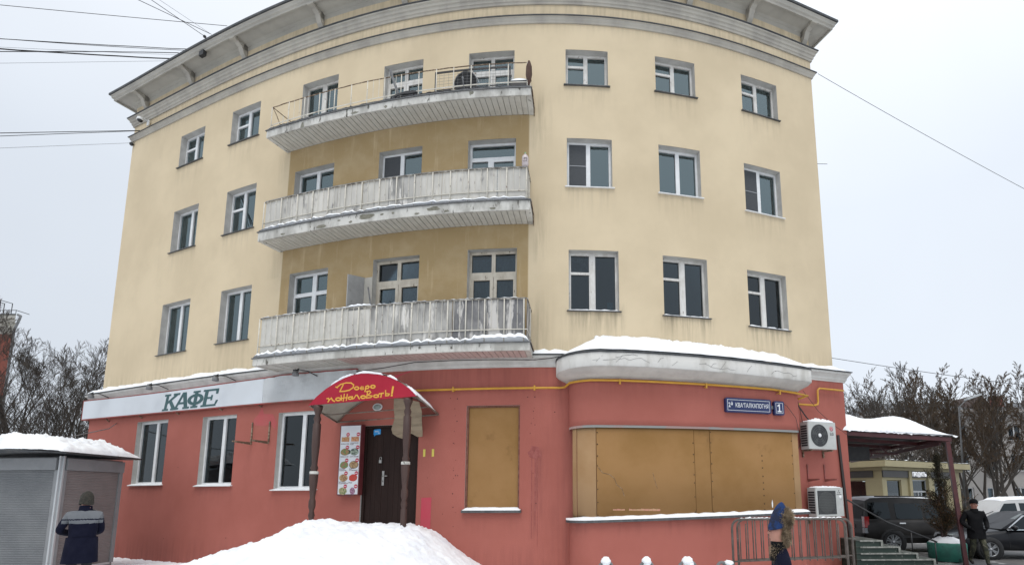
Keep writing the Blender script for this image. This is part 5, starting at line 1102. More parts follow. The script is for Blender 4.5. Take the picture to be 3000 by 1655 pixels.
# ------------------------------------------------------------------ side entrance: canopy, steps, rail, planter with thuja
M_plastd = mk('dark_pipe', (.03, .022, .02), rough=.6)
CN = thing('side_canopy', 'flat dark red metal canopy carrying thick smooth snow over the side steps', 'canopy', (8.8, 16.5, 3.4))
def beam(name, a, b, w_, h, m_, par):
    if name == 'roof_beam': h = .11
    a, b = V(a), V(b); t = (b - a).normalized(); sx = t.cross(V((0, 0, 1))); sx = (sx.normalized() if sx.length > 1e-4 else V((1, 0, 0))) * w_ / 2; sz = sx.cross(t).normalized() * h / 2; mb = MB()
    mb.hexa([a - sx - sz, a + sx - sz, b + sx - sz, b - sx - sz, a - sx + sz, a + sx + sz, b + sx + sz, b - sx + sz]); return mb.build(name, m_, par)
FLc, FRc, BLc, BRc = V((7.45, 14.55, 3.69)), V((10.64, 14.5, 3.48)), V((7.5, 19.8, 3.7)), V((10.68, 19.9, 3.48))
M_cred = mk('dark_red_steel', (.06, .012, .014), (.085, .018, .018), ns=5, rough=.45)
for a, b in ((FLc, FRc), (FRc, BRc), (BLc, BRc), (FLc, BLc)): beam('roof_beam', a, b, .10, .16, M_cred, CN)
for t in (.25, .5, .75): beam('purlin', FLc.lerp(BLc, t), FRc.lerp(BRc, t), .06, .1, M_cred, CN)
lo = V((0, 0, -.30))
beam('truss_chord', FLc.lerp(BLc, .45) + lo, FRc.lerp(BRc, .45) + lo * .8, .05, .06, M_cred, CN); beam('truss_chord', FRc + lo * .3 + V((-.08, .3, 0)), BRc + lo * 1.0, .05, .10, M_cred, CN)
for k in range(6):
    t = .08 + k * .15; a = FRc.lerp(BRc, t) + V((-.05, 0, -.05)); beam('truss_web', a, FRc.lerp(BRc, t + .07) + V((-.05, 0, -.26 * (t + .2))), .03, .03, M_cred, CN); 
for k in range(5):
    t = .1 + k * .18; beam('truss_web', FLc.lerp(FRc, t) + V((0, 2.4, -.02)), FLc.lerp(FRc, t + .09) + V((0, 2.4, -.3)), .03, .03, M_cred, CN)
mb = MB(); mb.hexa([(7.75, 16.2, 2.98), (9.3, 16.2, 3.0), (9.3, 16.28, 3.0), (7.75, 16.28, 2.98), (7.75, 16.2, 3.45), (9.3, 16.2, 3.42), (9.3, 16.28, 3.42), (7.75, 16.28, 3.45)]); mb.build('hanging_panel', M_black, CN)
mb = MB(); mb.quad(FLc + V((0, -.1, .09)), FRc + V((.06, -.1, .09)), BRc + V((.06, .1, .09)), BLc + V((0, .1, .09))); mb.quad(FLc + V((0, -.1, .11)), FRc + V((.06, -.1, .11)), BRc + V((.06, .1, .11)), BLc + V((0, .1, .11))); mb.build('roof_sheet', mk('dark_roof_sheet', (.05, .045, .045), (.08, .07, .07), ns=3, rough=.6), CN)
mb = MB()
def fn(u, v):
    x = 7.4 + u * 3.36; y = 14.42 + v * 5.6; zb = 3.81 - .21 * u
    e_ = sin(pi / 2 * min(1, (1 - u) / .40)) ** .62 * sin(pi / 2 * min(1, v / .16)) ** .5
    hh = (.70 * exp(-(u / .36) ** 2) + .56 * exp(-((u - .66) / .30) ** 2) + .015 * hsh(u * 4, v * 4)) * e_ * (1 - .1 * v)
    return (x + (.06 if u > .98 else 0), y + .02 * hsh(u * 9, v * 9), zb + hh - ((.04 + .06 * max(0, hsh(u * 11, 4))) if v == 0 else 0))
mb.grid(fn, 64, 44); mb.build('roof_snow', M_snow, CN)
beam('canopy_post', (10.70, 14.46, 0.0), (10.56, 14.5, 3.42), .10, .10, M_cred, CN)
beam('wall_post', (7.52, 14.3, 0), (7.36, 14.3, 3.6), .06, .06, M_plastd, CN)
ST = thing('entrance_steps', 'dark green concrete steps with pale worn edges up to the side entrance', 'steps', (8.3, 14.8, 0))
M_step = mk('dark_green_step_paint', (.018, .035, .026), (.03, .045, .035), ns=5, rough=.6, col3=(.2, .2, .18), ns3=9, f3=(.6, .72)); M_edge = mk('pale_step_edge', (.34, .34, .31), (.14, .15, .13), ns=9, rough=.8); M_tread = mk('slushy_tread', (.055, .065, .055), (.16, .16, .15), ns=5, f=(.45, .65), rough=.8)
for k, (xe, z0, z1) in enumerate(((9.6, 0, .16), (9.17, .16, .315), (8.74, .315, .47), (8.30, .47, .63), (7.86, .63, .79))):
    mb = MB(); mb.box(7.2, xe, 13.5, 16.6, z0 + .001, z1 - .02); mb.build('step', M_step, ST)
    mb = MB(); mb.box(7.2, xe + .02, 13.48, 16.6, z1 - .0199, z1); mb.build('tread', M_tread, ST)
    mb = MB(); mb.box(7.3, xe + .025, 13.465, 13.479, z1 - .035, z1 + .002); mb.box(xe - .03, xe + .028, 13.462, 13.4645, z0 + .01, z1 - .036); mb.build('edge_trim', M_edge, ST)
HR = thing('handrail', 'thin black handrail slanting down beside the side steps', 'handrail', (8.2, 13.7, .6))
mb = MB(); mb.tube([(7.12, 13.65, 1.83), (8.13, 13.65, 1.24), (9.4, 13.65, .72)], .022, 6); mb.build('rail', M_black, HR)
for x, z0, z1 in ((8.75, .45, 1.0), (9.35, .15, .75)): mb = MB(); mb.tube([(x, 13.65, z0), (x, 13.65, z1)], .016, 6); mb.build('rail_post', M_black, HR)
PL = thing('planter', 'round green concrete planter heaped with snow in front of the parked cars', 'planter', (10.92, 15.45, 0))
mb = MB(); mb.lathe([(.44, .01), (.48, .04), (.49, .5), (.465, .54), (.42, .545), (.38, .5)], 32, (10.92, 15.45, 0)); mb.build('pot', mk('green_planter_paint', (.028, .17, .125), (.02, .105, .08), ns=4, rough=.6, col3=(.012, .045, .04), ns3=7, f3=(.6, .68)), PL)
mb = MB(); mb.grid(lambda u, v: (10.92 + .46 * (1 - v) * cos(2 * pi * u), 15.45 + .46 * (1 - v) * sin(2 * pi * u), .53 + .16 * min(1, v * 1.6) ** .6 + .03 * hsh(cos(2 * pi * u) * (1 - v) * 2, sin(2 * pi * u) * (1 - v) * 2)), 32, 8); mb.build('snow_fill', M_snowd, PL)
TH = thing('thuja', 'brownish thin thuja growing out of the green planter behind the red post', 'conifer', (10.88, 15.45, .6))
mb = MB(); mb.tube([(10.79, 15.41, .55), (10.80, 15.43, 1.3), (10.86, 15.45, 2.6)], [.03, .025, .012], 6); mb.tube([(10.95, 15.47, .55), (10.93, 15.45, 1.2), (10.88, 15.45, 2.2)], [.028, .022, .01], 6); mb.build('trunk', M_post, TH)
rt_ = random.Random(5)
radf = lambda z: .03 + .74 * max(0, sin(pi * min(1, max(0, (z - .80) / 2.15)) ** .62)) ** 1.2 * (.55 + .85 * max(0, .5 + hsh(z * 3.7, 7)))
clus = [(.9 + 2.1 * rt_.random() ** 1.25, 2 * pi * rt_.random(), rt_.random()) for _ in range(105)]
def sprays2(n, mat_, nm, zmax):
    mb = MB()
    for k in range(n):
        z, a, q = clus[rt_.randrange(105)]
        if z > zmax: continue
        rr_ = radf(z) * (.25 + .8 * q); t = rt_.random()
        c = V((10.88 + rr_ * cos(a) * t * 1.1 + rt_.gauss(0, .035), 15.45 + rr_ * sin(a) * t * 1.1 + rt_.gauss(0, .035), z - .12 + .30 * t + rt_.gauss(0, .04)))
        d = V((cos(a) + rt_.gauss(0, .5), sin(a) + rt_.gauss(0, .5), .8 + rt_.random())).normalized(); s_ = d.cross(V((rt_.random() - .5, rt_.random() - .5, .3))).normalized(); L = .025 + .035 * rt_.random(); w_ = .005 + .006 * rt_.random()
        mb.poly([c - d * L * .4, c + s_ * w_, c + d * L, c - s_ * w_])
    o = mb.build(nm, mat_, TH); o['kind'] = 'stuff'
    return o
sprays2(8000, mk('dark_thuja', (.030, .028, .014), (.045, .036, .018), ns=5, rough=.9), 'foliage', 9); sprays2(5000, mk('brown_thuja', (.13, .068, .028), (.09, .05, .02), ns=5, rough=.9), 'brown_foliage', 2.1)
mb = MB()
for z, a, q in clus: r_ = radf(z) * (.25 + .8 * q); mb.tube([(10.88 - .03 * cos(a), 15.45, z - .25), (10.88 + r_ * cos(a), 15.45 + r_ * sin(a), z + .1)], [.008, .004], 3, False)
mb.build('branches', M_post, TH)
# ------------------------------------------------------------------ shop pavilion
M_pav = mk('beige_pavilion_panel', (.42, .37, .22), (.37, .325, .195), ns=1, rough=.7); M_pavd = mk('pavilion_seam', (.28, .245, .15), rough=.8); M_sgn = mk('dark_grey_sign_box', (.06, .058, .055), (.07, .068, .065), ns=3, rough=.5)
PV = thing('shop_pavilion', 'low beige shop pavilion with white ПРОДУКТЫ lettering behind the cars', 'shop', (18, 27, 0))
PO = V((14.85, 25, 0)); pf = V((.85, .527, 0)).normalized(); pb_ = V((-pf.y, pf.x, 0))
Mf = MX((pf, pb_, V((0, 0, 1)))).transposed().to_4x4(); Mf.translation = PO      # x along front, y into the shop
Ml_ = MX((pb_ * -1, pf, V((0, 0, 1)))).transposed().to_4x4(); Ml_.translation = PO + pb_ * 5
mb = MB(Mf); LN = 8.2
def wallh(mb, x0, x1, z0, z1, holes, y=0, th=.2):
    xs = sorted({x0, x1} | {q for h in holes for q in h[:2]}); zs = sorted({z0, z1} | {q for h in holes for q in h[2:4]})
    for a, b in zip(xs, xs[1:]):
        for c, e in zip(zs, zs[1:]):
            if any(h[0] < (a + b) / 2 < h[1] and h[2] < (c + e) / 2 < h[3] for h in holes): continue
            mb.quad((a, y, c), (b, y, c), (b, y, e), (a, y, e))
    for a, b, c, e in [h[:4] for h in holes]:
        for p, q in (((a, c), (b, c)), ((b, c), (b, e)), ((b, e), (a, e)), ((a, e), (a, c))): mb.quad((q[0], y, q[1]), (p[0], y, p[1]), (p[0], y + th, p[1]), (q[0], y + th, q[1]))
HF = [(.41, 1.76, .8, 2.58), (2.72, 4.38, 0.02, 2.6), (5.2, 6.6, .8, 2.58)]
wallh(mb, 0, LN, 0, 3.2, HF); mb.quad((LN, 0, 0), (LN, 5, 0), (LN, 5, 3.2), (LN, 0, 3.2)); mb.quad((LN, 5, 0), (0, 5, 0), (0, 5, 3.2), (LN, 5, 3.2)); mb.build('wall', M_pav, PV)
mb = MB(Ml_); wallh(mb, 0, 5, 0, 3.2, [(2.9, 4.2, .8, 2.58), (.5, 1.8, .8, 2.58)]); mb.build('wall', M_pav, PV)
mb = MB(Mf)
for z0, z1, o in ((3.05, 3.2, .14), (3.2, 3.5, .42)): mb.box(-o, LN + o, -o, 5 + o, z0 + .001, z1)
mb.build('roof', M_pav, PV)
mb = MB(Mf); mb.grid(lambda u, v: (-.42 + u * (LN + .84), -.43 + v * 5.6, 3.502 + (.07 + .06 * hsh(u * 9, 2)) * min(1, v * 9 + .35) ** .5), 50, 6); mb.build('roof_snow', M_snow, PV)
for x0, x1 in ((.02, 2.42), (2.74, 4.36), (4.66, 7.3)):
    mb = MB(Mf); mb.box(x0, x1, -.06, -.002, 2.70, 3.03); mb.build('sign_box', M_sgn, PV)
mb = MB(Ml_); mb.box(2.6, 4.6, -.06, -.002, 2.70, 3.03); mb.build('sign_box', M_sgn, PV)
for x in (2.42, 4.40, 7.3): mb = MB(Mf); mb.box(x, x + .26, -.10, -.003, 0, 3.04); mb.build('pilaster', M_pav, PV)
for z in (.75, 1.45, 2.62):
    mb = MB(Mf); mb.box(0, .4, -.004, -.001, z, z + .012); mb.box(1.77, 2.41, -.004, -.001, z, z + .012); mb.box(6.61, 7.29, -.004, -.001, z, z + .012); mb.build('panel_seam', M_pavd, PV)
text('lettering', 'ПРОДУКТЫ', .30, Mf @ MX.Translation((3.56, -.065, 2.87)), lit('lit_white_letters', (.85, .87, .9), .55), PV, ext=.01, bold=.006, sx=.84)
for h in HF + ['L']:
    MM = Mf if h != 'L' else Ml_; a, b, c, e = h if h != 'L' else (2.9, 4.2, .8, 2.58)
    mb = MB(MM); t = .05
    for q in ((a, a + t, c, e), (b - t, b, c, e), (a + t, b - t, e - t, e), (a + t, b - t, c, c + t)): mb.box(q[0], q[1], .05, .12, q[2], q[3])
    door_ = h != 'L' and c < .1
    if door_: mb.box(a + t, b - t, .04, .12, 1.95, 2.03); mb.box((a + b) / 2 - .1, (a + b) / 2 - .03, .05, .12, c + t, 1.95); mb.box((a + b) / 2 + .22, (a + b) / 2 + .28, .05, .12, c + t, 1.95)
    fo = mb.build('shop_door' if door_ else 'window', M_alu if door_ else M_pavd, PV)
    for p, q in (((c + t, 1.95), (2.03, e - t)) if door_ else ((c + t, e - t),)):
        mb = MB(MM); mb.box(a + t, b - t, .085, .09, p, q); mb.build('pane', M_glassd, fo)
mb = MB(Mf)
for x, y in ((1.2, 1.4), (3.7, 1.2), (5.9, 1.5), (2.3, 3.2), (4.8, 3.2)): mb.box(x - .3, x + .3, y - .06, y + .06, 2.52, 2.56)
mb.build('shop_light', lit('shop_tube_light', (1, .97, .9), 3), PV)
mb = MB(Mf); mb.box(.2, LN - .2, 4.2, 4.6, .02, 2.1); mb.box(.3, 1.9, 1.6, 2.0, .02, 1.5); mb.build('shelf', mk('shop_shelf', (.2, .22, .22), (.4, .32, .22), ns=3, rough=.6), PV)
mb = MB(Mf); mb.quad((.02, .2, 2.62), (LN - .02, .2, 2.62), (LN - .02, 4.9, 2.62), (.02, 4.9, 2.62)); mb.build('ceiling_panel', M_pvc, PV)
mb = MB(); mb.box(13.05, 13.6, 17.3, 17.8, 0, 1.05); mb.box(13.0, 13.65, 17.25, 17.85, 1.051, 1.15); tag(mb.build('gate_pillar', M_pav), 'short beige pillar between the dark SUV and the walking man', 'pillar')
# ------------------------------------------------------------------ far buildings
M_brick = mk('red_brick_wall', (.21, .062, .042), (.17, .05, .036), ns=3, rough=.9); M_crm = mk('cream_plaster', (.52, .50, .44), (.45, .43, .38), ns=2, rough=.9)
BB = thing('brick_building', 'distant red brick building with pale cornice and roof ladder, far left', 'building', (-52, 44, 0))
def bslab(mb, o, z0, z1): mb.hexa([(-64, 40 - o, z0), (-45.35 + o, 40 - o, z0), (-60.5 + o, 52 + o, z0), (-72, 52 + o, z0), (-64, 40 - o, z1), (-45.35 + o, 40 - o, z1), (-60.5 + o, 52 + o, z1), (-72, 52 + o, z1)])
mb = MB(); bslab(mb, 0, 0, 14.9); mb.build('wall', M_brick, BB)
mb = MB(); bslab(mb, 0, 14.902, 15.85); bslab(mb, .25, 15.852, 16.05); bslab(mb, .55, 16.052, 16.3); mb.build('cornice', M_crm, BB)
mb = MB()
for k in range(60): mb.box(-45.6 - k * .28, -45.48 - k * .28, 39.84, 39.999, 15.6, 15.8)
o = mb.build('dentil_row', M_crm, BB); o['kind'] = 'stuff'
mb = MB(); bslab(mb, .68, 16.302, 16.36); mb.hexa([(-64, 39.4, 16.362), (-44.75, 39.4, 16.362), (-60, 52.5, 16.362), (-72, 52.5, 16.362), (-66, 44, 17.6), (-54, 44, 17.6), (-62, 47, 17.6), (-66, 47, 17.6)]); mb.build('roof', M_roofm, BB)
mb = MB(); mb.tube([(-44.6, 39.4, 16.3), (-44.35, 39.4, 16.2), (-44.4, 39.4, 15.95), (-45.25, 39.85, 15.05), (-45.28, 39.9, 14.6), (-45.28, 39.9, .3)], .09, 6); mb.build('downpipe', M_grey, BB)
for x in (-46.55, -46.0): mb = MB(); mb.tube([(x, 39.25, 5), (x, 39.25, 17.35)], .035, 4); mb.build('ladder_rail', M_black, BB)
for k in range(34): mb = MB(); mb.tube([(-46.55, 39.25, 5.2 + k * .34), (-46.0, 39.25, 5.2 + k * .34)], .02, 4); mb.build('ladder_rung', M_black, BB)
for x in (-46.6, -45.95):
    mb = MB(); mb.tube([(x, 39.25, 16.4), (x, 39.25, 17.45), (x, 40.1, 17.5), (x, 40.1, 16.5)], .04, 4); mb.build('roof_rail', M_black, BB)
mb = MB(); mb.tube([(-62, 39.6, 16.7), (-45, 39.6, 16.75), (-45, 40.6, 16.75)], .025, 4); mb.tube([(-45, 39.6, 16.36), (-45, 39.6, 16.75)], .025, 4); mb.build('roof_rail', M_black, BB)
FB2 = thing('apartment_block', 'pale three storey block far behind the bare trees on the right', 'building', (46, 50, 0))
M_fb = mk('pale_block_plaster', (.40, .38, .36), (.34, .325, .31), ns=.6, rough=.9); M_fbp = mk('pinkish_block_base', (.40, .29, .27), rough=.9)
mb = MB(); hs2 = []
for fl in range(3):
    for k in range(9): hs2.append((30.6 + k * 2.55, 31.9 + k * 2.55, (.9, 3.85, 6.7)[fl], (2.3, 5.4, 8.2)[fl]))
wallh(mb, 29, 54, 0, 9.3, hs2, y=48, th=.25); mb.quad((29, 48, 0), (29, 48, 9.3), (29, 60, 9.3), (29, 60, 0)); mb.quad((54, 48, 0), (54, 60, 0), (54, 60, 9.3), (54, 48, 9.3)); mb.quad((29, 60, 0), (29, 60, 9.3), (54, 60, 9.3), (54, 60, 0)); mb.build('wall', M_fb, FB2)
for a, b, c, e in hs2:
    mb = MB(); mb.box(a, a + .09, 48.15, 48.24, c, e); mb.box(b - .09, b, 48.15, 48.24, c, e); mb.box((a + b) / 2 - .05, (a + b) / 2 + .05, 48.15, 48.24, c, e); mb.box(a + .09, b - .09, 48.14, 48.23, e - .09, e); mb.box(a - .08, b + .08, 47.85, 48.2, c - .07, c - .001); wo = mb.build('window', M_pvc, FB2)
    mb = MB(); mb.box(a, b, 48.2, 48.21, c, e); mb.build('pane', M_glassd, wo)
mb = MB(); mb.box(28.6, 54.4, 47.5, 60.4, 9.302, 9.55); mb.build('cornice', M_fb, FB2)
mb = MB(); mb.hexa([(28.6, 47.5, 9.552), (54.4, 47.5, 9.552), (54.4, 60.4, 9.552), (28.6, 60.4, 9.552), (31, 53.5, 11.2), (52, 53.5, 11.2), (52, 54.5, 11.2), (31, 54.5, 11.2)]); mb.build('roof', M_roofm, FB2)
for x in (38.8, 46): mb = MB(); mb.prism([(x - 1.2, 9.6), (x + 1.4, 9.6), (x + .1, 11.2)], 48.4, 52); mb.build('dormer', mk('brown_dormer', (.07, .05, .045), rough=.9), FB2)
for x in (42, 50): mb = MB(); mb.box(x - .35, x + .35, 50, 50.8, 10.2, 11.3); mb.build('chimney', M_pbr, FB2)
# wires
M_wire = mk('wire_black', (.02, .02, .022), rough=.8); M_wireg = mk('wire_grey', (.16, .17, .18), rough=.8)
WR = [((-17.83, 14, 17.13), (-11.92, 15.6, 17.97), .011, .02, 'topmost overhead wire running across the upper left sky to the eave'), ((-13.61, 14, 17.3), (-12.68, 15.9, 17.95), .011, .0, 'steep wire coming down from the top edge to the left eave, leftmost of three'),
 ((-13.19, 14, 17.3), (-12.89, 15.9, 17.86), .011, .0, 'steep wire from the top edge ending in a dark insulator at the eave'), ((-12.94, 14, 17.3), (-12.67, 15.9, 17.94), .006, .0, 'thin faint steep wire, rightmost of the three at the eave'),
 ((-17.66, 14, 15.98), (-13.68, 16.2, 17.66), .013, .05, 'upper wire of the dark pair below the topmost wire'), ((-17.66, 14, 16.01), (-13.72, 16.2, 17.61), .010, .08, 'lower wire of the dark pair below the topmost wire'),
 ((-17.61, 14, 15.63), (-14.34, 16.4, 17.47), .022, .05, 'thickest black cable in the left sky'), ((-17.58, 14, 15.44), (-14.09, 16.3, 17.61), .014, -.05, 'black cable crossing the thickest one in the left sky'), ((-17.61, 14, 15.66), (-14.17, 16.3, 17.53), .005, .02, 'hair thin wire just above the thickest cable'),
 ((-17.53, 14, 15.09), (-14.66, 16.5, 17.48), .005, .0, 'faint thin wire below the thick cables'), ((-17.19, 14, 12.76), (-16.02, 17.3, 15.36), .011, .0, 'upper wire of the pair meeting the facade at the moulding'), ((-17.17, 14, 12.66), (-16.02, 17.3, 15.35), .009, .0, 'lower wire of the pair meeting the facade at the moulding'), ((-17.11, 14, 12.27), (-16.25, 17.4, 14.94), .005, .0, 'lowest faint wire with a black ball at the facade'),
 ((7.68, 14.5, 15.05), (15.12, 16, 12.17), .008, .12, 'single wire slanting down the right sky from the corner'), ((11.3, 22, 7.85), (19.64, 22, 6.68), .012, .1, 'low wire sagging over the trees on the right'), ((7.5, 14.6, 12.05), (7.81, 14.6, 12.04), .008, .0, 'short rod sticking out of the right wall edge')]
for a, b, r, sag, lb in WR:
    a, b = V(a), V(b)
    if r != .008 and a.x < 0: a = a + (a - b) * .6
    if b.x > 10: b = b + (b - a) * .6
    mb = MB(); mb.tube([a.lerp(b, t / 14) - V((0, 0, sag * 4 * (t / 14) * (1 - t / 14))) + V((0, 0, .012 * hsh(t, a.z * 10) * (r > .012))) for t in range(15)], r, 4); tag(mb.build('overhead_wire' if 'rod' not in lb else 'metal_rod', M_wire if r > .006 else M_wireg), lb, 'wire' if 'rod' not in lb else 'rod')
mb = MB(); mb.ball((-16.32, 17.3, 14.82), (.07, .07, .07), 8, 6); tag(mb.build('insulator', M_black), 'small black ball on the lowest faint wire beside the facade', 'insulator')
mb = MB(); mb.lathe([(.0, -.05), (.05, -.03), (.05, .02), (.02, .05)], 8, (-12.9, 15.9, 17.86)); tag(mb.build('insulator', M_black), 'small dark insulator at the end of the steep wire by the eave', 'insulator')
cable('cable', 'grey cable rising from the kiosk roof to the cafe wall', [(-13.85, 12.6, 3.5), (-14.2, 14.2, 3.62), (-14.7, 16.0, 4.1), (-15.6, 17.6, 4.75)], .014, M_grey)
SL = thing('street_lamp', 'grey street lamp with slanting head in front of the right trees', 'street lamp', (23.2, 31, 0))
mb = MB(); mb.tube([(23.2, 31, 0), (23.5, 31, 7.1), (23.8, 30.7, 7.5)], [.06, .045, .035], 6); mb.build('pole', M_grey, SL); mb = MB(); mb.hexa([(23.7, 30.5, 7.45), (24.6, 30.5, 7.75), (24.6, 30.8, 7.75), (23.7, 30.8, 7.45), (23.7, 30.5, 7.55), (24.6, 30.5, 7.85), (24.6, 30.8, 7.85), (23.7, 30.8, 7.55)]); mb.build('lamp_head', M_alu, SL)
# ------------------------------------------------------------------ bare trees
M_bark = mk('dark_bark', (.045, .038, .032), (.07, .06, .05), ns=3, rough=.95, st=(1, 1, .2)); M_barkb = mk('brown_twigs', (.10, .068, .042), (.065, .045, .03), ns=2, rough=.95); M_barkg = mk('grey_bark', (.06, .052, .045), (.10, .09, .08), ns=2, rough=.95, st=(1, 1, .25))
def tree(seed, h, r0, stems=1, spread=.5, lv=4, kids=(5, 6, 6, 5), trunk_h=.35, mats=None, twig_r=.011, updraft=.35, first_len=.5, catkins=0):
    rr = random.Random(seed); tr = MB(); cr_ = MB(); tr.smooth = True
    def grow(p, d, L, r, level):
        n = 5 if level < 2 else 3 if level < 3 else 2; pts_ = [p]; dirs = [d]
        for i in range(n):
            w_ = .16 if level else .08
            d = (d + V((rr.uniform(-1, 1), rr.uniform(-1, 1), rr.uniform(-.4, 1) * updraft * 2)) * w_).normalized(); p = p + d * L / n; pts_.append(p); dirs.append(d)
        rs = [max(twig_r * .6, r * (1 - (.93 if level == 0 else .8) * i / n)) for i in range(n + 1)]
        (tr if level < 2 else cr_).tube(pts_, rs, (7, 5, 4, 3, 3)[level], False)
        if level >= lv: 
            if catkins and rr.random() < catkins: q = pts_[-1]; e_ = twig_r * 1.6; cr_.cur = 1; cr_.poly([q + V((e_, 0, 0)), q + V((0, 0, e_ * 2)), q - V((e_, 0, 0)), q - V((0, 0, e_ * 2))]); cr_.cur = 0
            return
        k = kids[min(level, len(kids) - 1)]
        for j in range(k):
            t = (.30 if level else trunk_h) + (1 - (.30 if level else trunk_h)) * (j + rr.random() * .9) / k; t = min(.98, t); i = min(n - 1, int(t * n)); f = t * n - i; q = pts_[i].lerp(pts_[i + 1], f); dd = dirs[i + 1]
            a = rr.random() * 2 * pi; ax = dd.orthogonal().normalized(); ax.rotate(MX.Rotation(a, 3, dd)); ang = spread * (.7 + .6 * rr.random())
            nd = (dd * cos(ang) + ax * sin(ang)); nd = (nd + V((0, 0, updraft * .5))).normalized()
            grow(q, nd, L * first_len * (1.15 - .5 * t) * (.8 + .4 * rr.random()), max(twig_r, rs[i] * .55), level + 1)
    for s_ in range(stems):
        a = 2 * pi * s_ / stems + rr.random(); tilt = 0.04 if stems == 1 else .28 + .3 * rr.random()
        grow(V((.35 * cos(a) * (stems > 1), .35 * sin(a) * (stems > 1), -.1)), V((sin(tilt) * cos(a), sin(tilt) * sin(a), cos(tilt))), h * (1 if stems == 1 else .8 + .25 * rr.random()), r0 * (1 if stems == 1 else .7 + .4 * rr.random()), 0)
    return tr, cr_
def plant(name, label, cat, gens, loc, rot, sc_, group=None, mats=(None, None)):
    o = bpy.data.objects.new(name, None); COL.objects.link(o); o.location = loc; o.rotation_euler = (0, 0, rot); o.scale = (sc_, sc_, sc_); o['_w'] = [0, 0, 0]
    o['label'] = label; o['category'] = cat
    if group: o['group'] = group
    a = gens[0].build('trunk', mats[0], o); b = gens[1].build('crown', [mats[1], M_barkb], o); a.parent = o; b.parent = o
    return o
def replant(src, label, loc, rot, sc_):
    o = copy_tree(src); o.location = loc; o.rotation_euler = (0, 0, rot); o.scale = (sc_, sc_, sc_ * (1 + .1 * hsh(loc[0], loc[1]))); o['label'] = label; return o
big = plant('bare_tree', 'large many stemmed bare tree behind the kiosk, left of the building', 'tree', tree(3, 9.2, .14, 16, .52, 4, (8, 7, 7, 6), .18, twig_r=.0075, updraft=.22, first_len=.46), (-26.0, 25.5, 0), 0, .97, None, (M_bark, M_bark))
rb = plant('bare_tree', 'tall spreading bare tree rising behind the side canopy snow', 'tree', tree(12, 7.4, .17, 6, .6, 4, (7, 6, 5, 4), .25, twig_r=.012, updraft=.22, first_len=.48), (19.3, 35.0, 0), .6, 1.12, None, (M_bark, M_bark))
GT = 'bare trees in the row behind the parked cars'
v1 = plant('row_tree', 'slim bare tree of the row behind the white van, nearest the street lamp', 'tree', tree(21, 8.8, .12, 1, .55, 4, (18, 10, 8, 7), .38, twig_r=.0085, updraft=.25, first_len=.29, catkins=.6), (25.2, 37, 0), 0, .98, GT, (M_barkg, M_barkb))
v2 = plant('row_tree', 'slim dark bare tree of the row directly above the beige pavilion', 'tree', tree(22, 9.2, .115, 1, .5, 4, (18, 10, 8, 7), .36, twig_r=.0085, updraft=.28, first_len=.27, catkins=.6), (21.6, 37.5, 0), 1, .9, GT, (M_bark, M_barkb))
v3 = plant('row_tree', 'twin stemmed bare tree of the row at the right picture edge', 'tree', tree(23, 8.6, .11, 2, .52, 4, (13, 9, 8, 6), .36, twig_r=.0085, updraft=.25, first_len=.3, catkins=.6), (30.8, 37, 0), 2, 1., GT, (M_barkg, M_barkb))
rr = random.Random(9); spots = []
for k in range(18): spots.append((22.2 + k * .68 + rr.uniform(-.25, .25), 36 + rr.uniform(-1, 3.5)))
for k in range(17): spots.append((26.0 + k * 1.25 + rr.uniform(-.4, .4), 43 + rr.uniform(-2, 3)))
for i, (x, y) in enumerate(spots):
    rel = 'front line' if i < 18 else 'rear line'
    n_ = ('first', 'second', 'third', 'fourth', 'fifth', 'sixth', 'seventh', 'eighth', 'ninth', 'tenth', 'eleventh', 'twelfth', 'thirteenth', 'fourteenth', 'fifteenth', 'sixteenth', 'seventeenth', 'eighteenth', 'nineteenth', 'twentieth')[i if i < 18 else i - 18]
    replant((v1, v2, v3)[i % 3], 'bare brown twigged tree of the %s behind the cars, %s from left' % (rel, n_), (x, y, 0), rr.random() * 6, (.93 + .16 * rr.random()) * (1 if i < 18 else 1.08))
GB = 'bare trees far behind the kiosk'
for i, (x, y, s_) in enumerate(((-31.5, 33, .62), (-28.2, 36, .6), (-36, 38, .66), (-24.8, 36, .66), (-40, 36, .6))):
    o = replant(v2 if i % 2 else v1, 'thin bare tree far behind the big kiosk tree, %s from left' % ('third', 'fourth', 'second', 'rightmost', 'leftmost')[i], (x, y, 0), i * 1.3, s_); o['group'] = GB
mb = MB(); rr = random.Random(31)
for k in range(9000):   # far thicket, reads as one brown mass
    side = k % 3; x = rr.uniform(14, 80) if side < 2 else rr.uniform(-75, -18); y = rr.uniform(64, 90) if side < 2 else rr.uniform(55, 75); z = rr.random() ** 1.2 * 7.5; L = .8 + rr.random()
    mb.tube([(x, y, z), (x + rr.uniform(-.6, .6), y, z + L)], .035, 3, False)
tag(mb.build('far_thicket', M_barkb), 'distant brown thicket closing the view behind the trees', None, None, 'stuff')
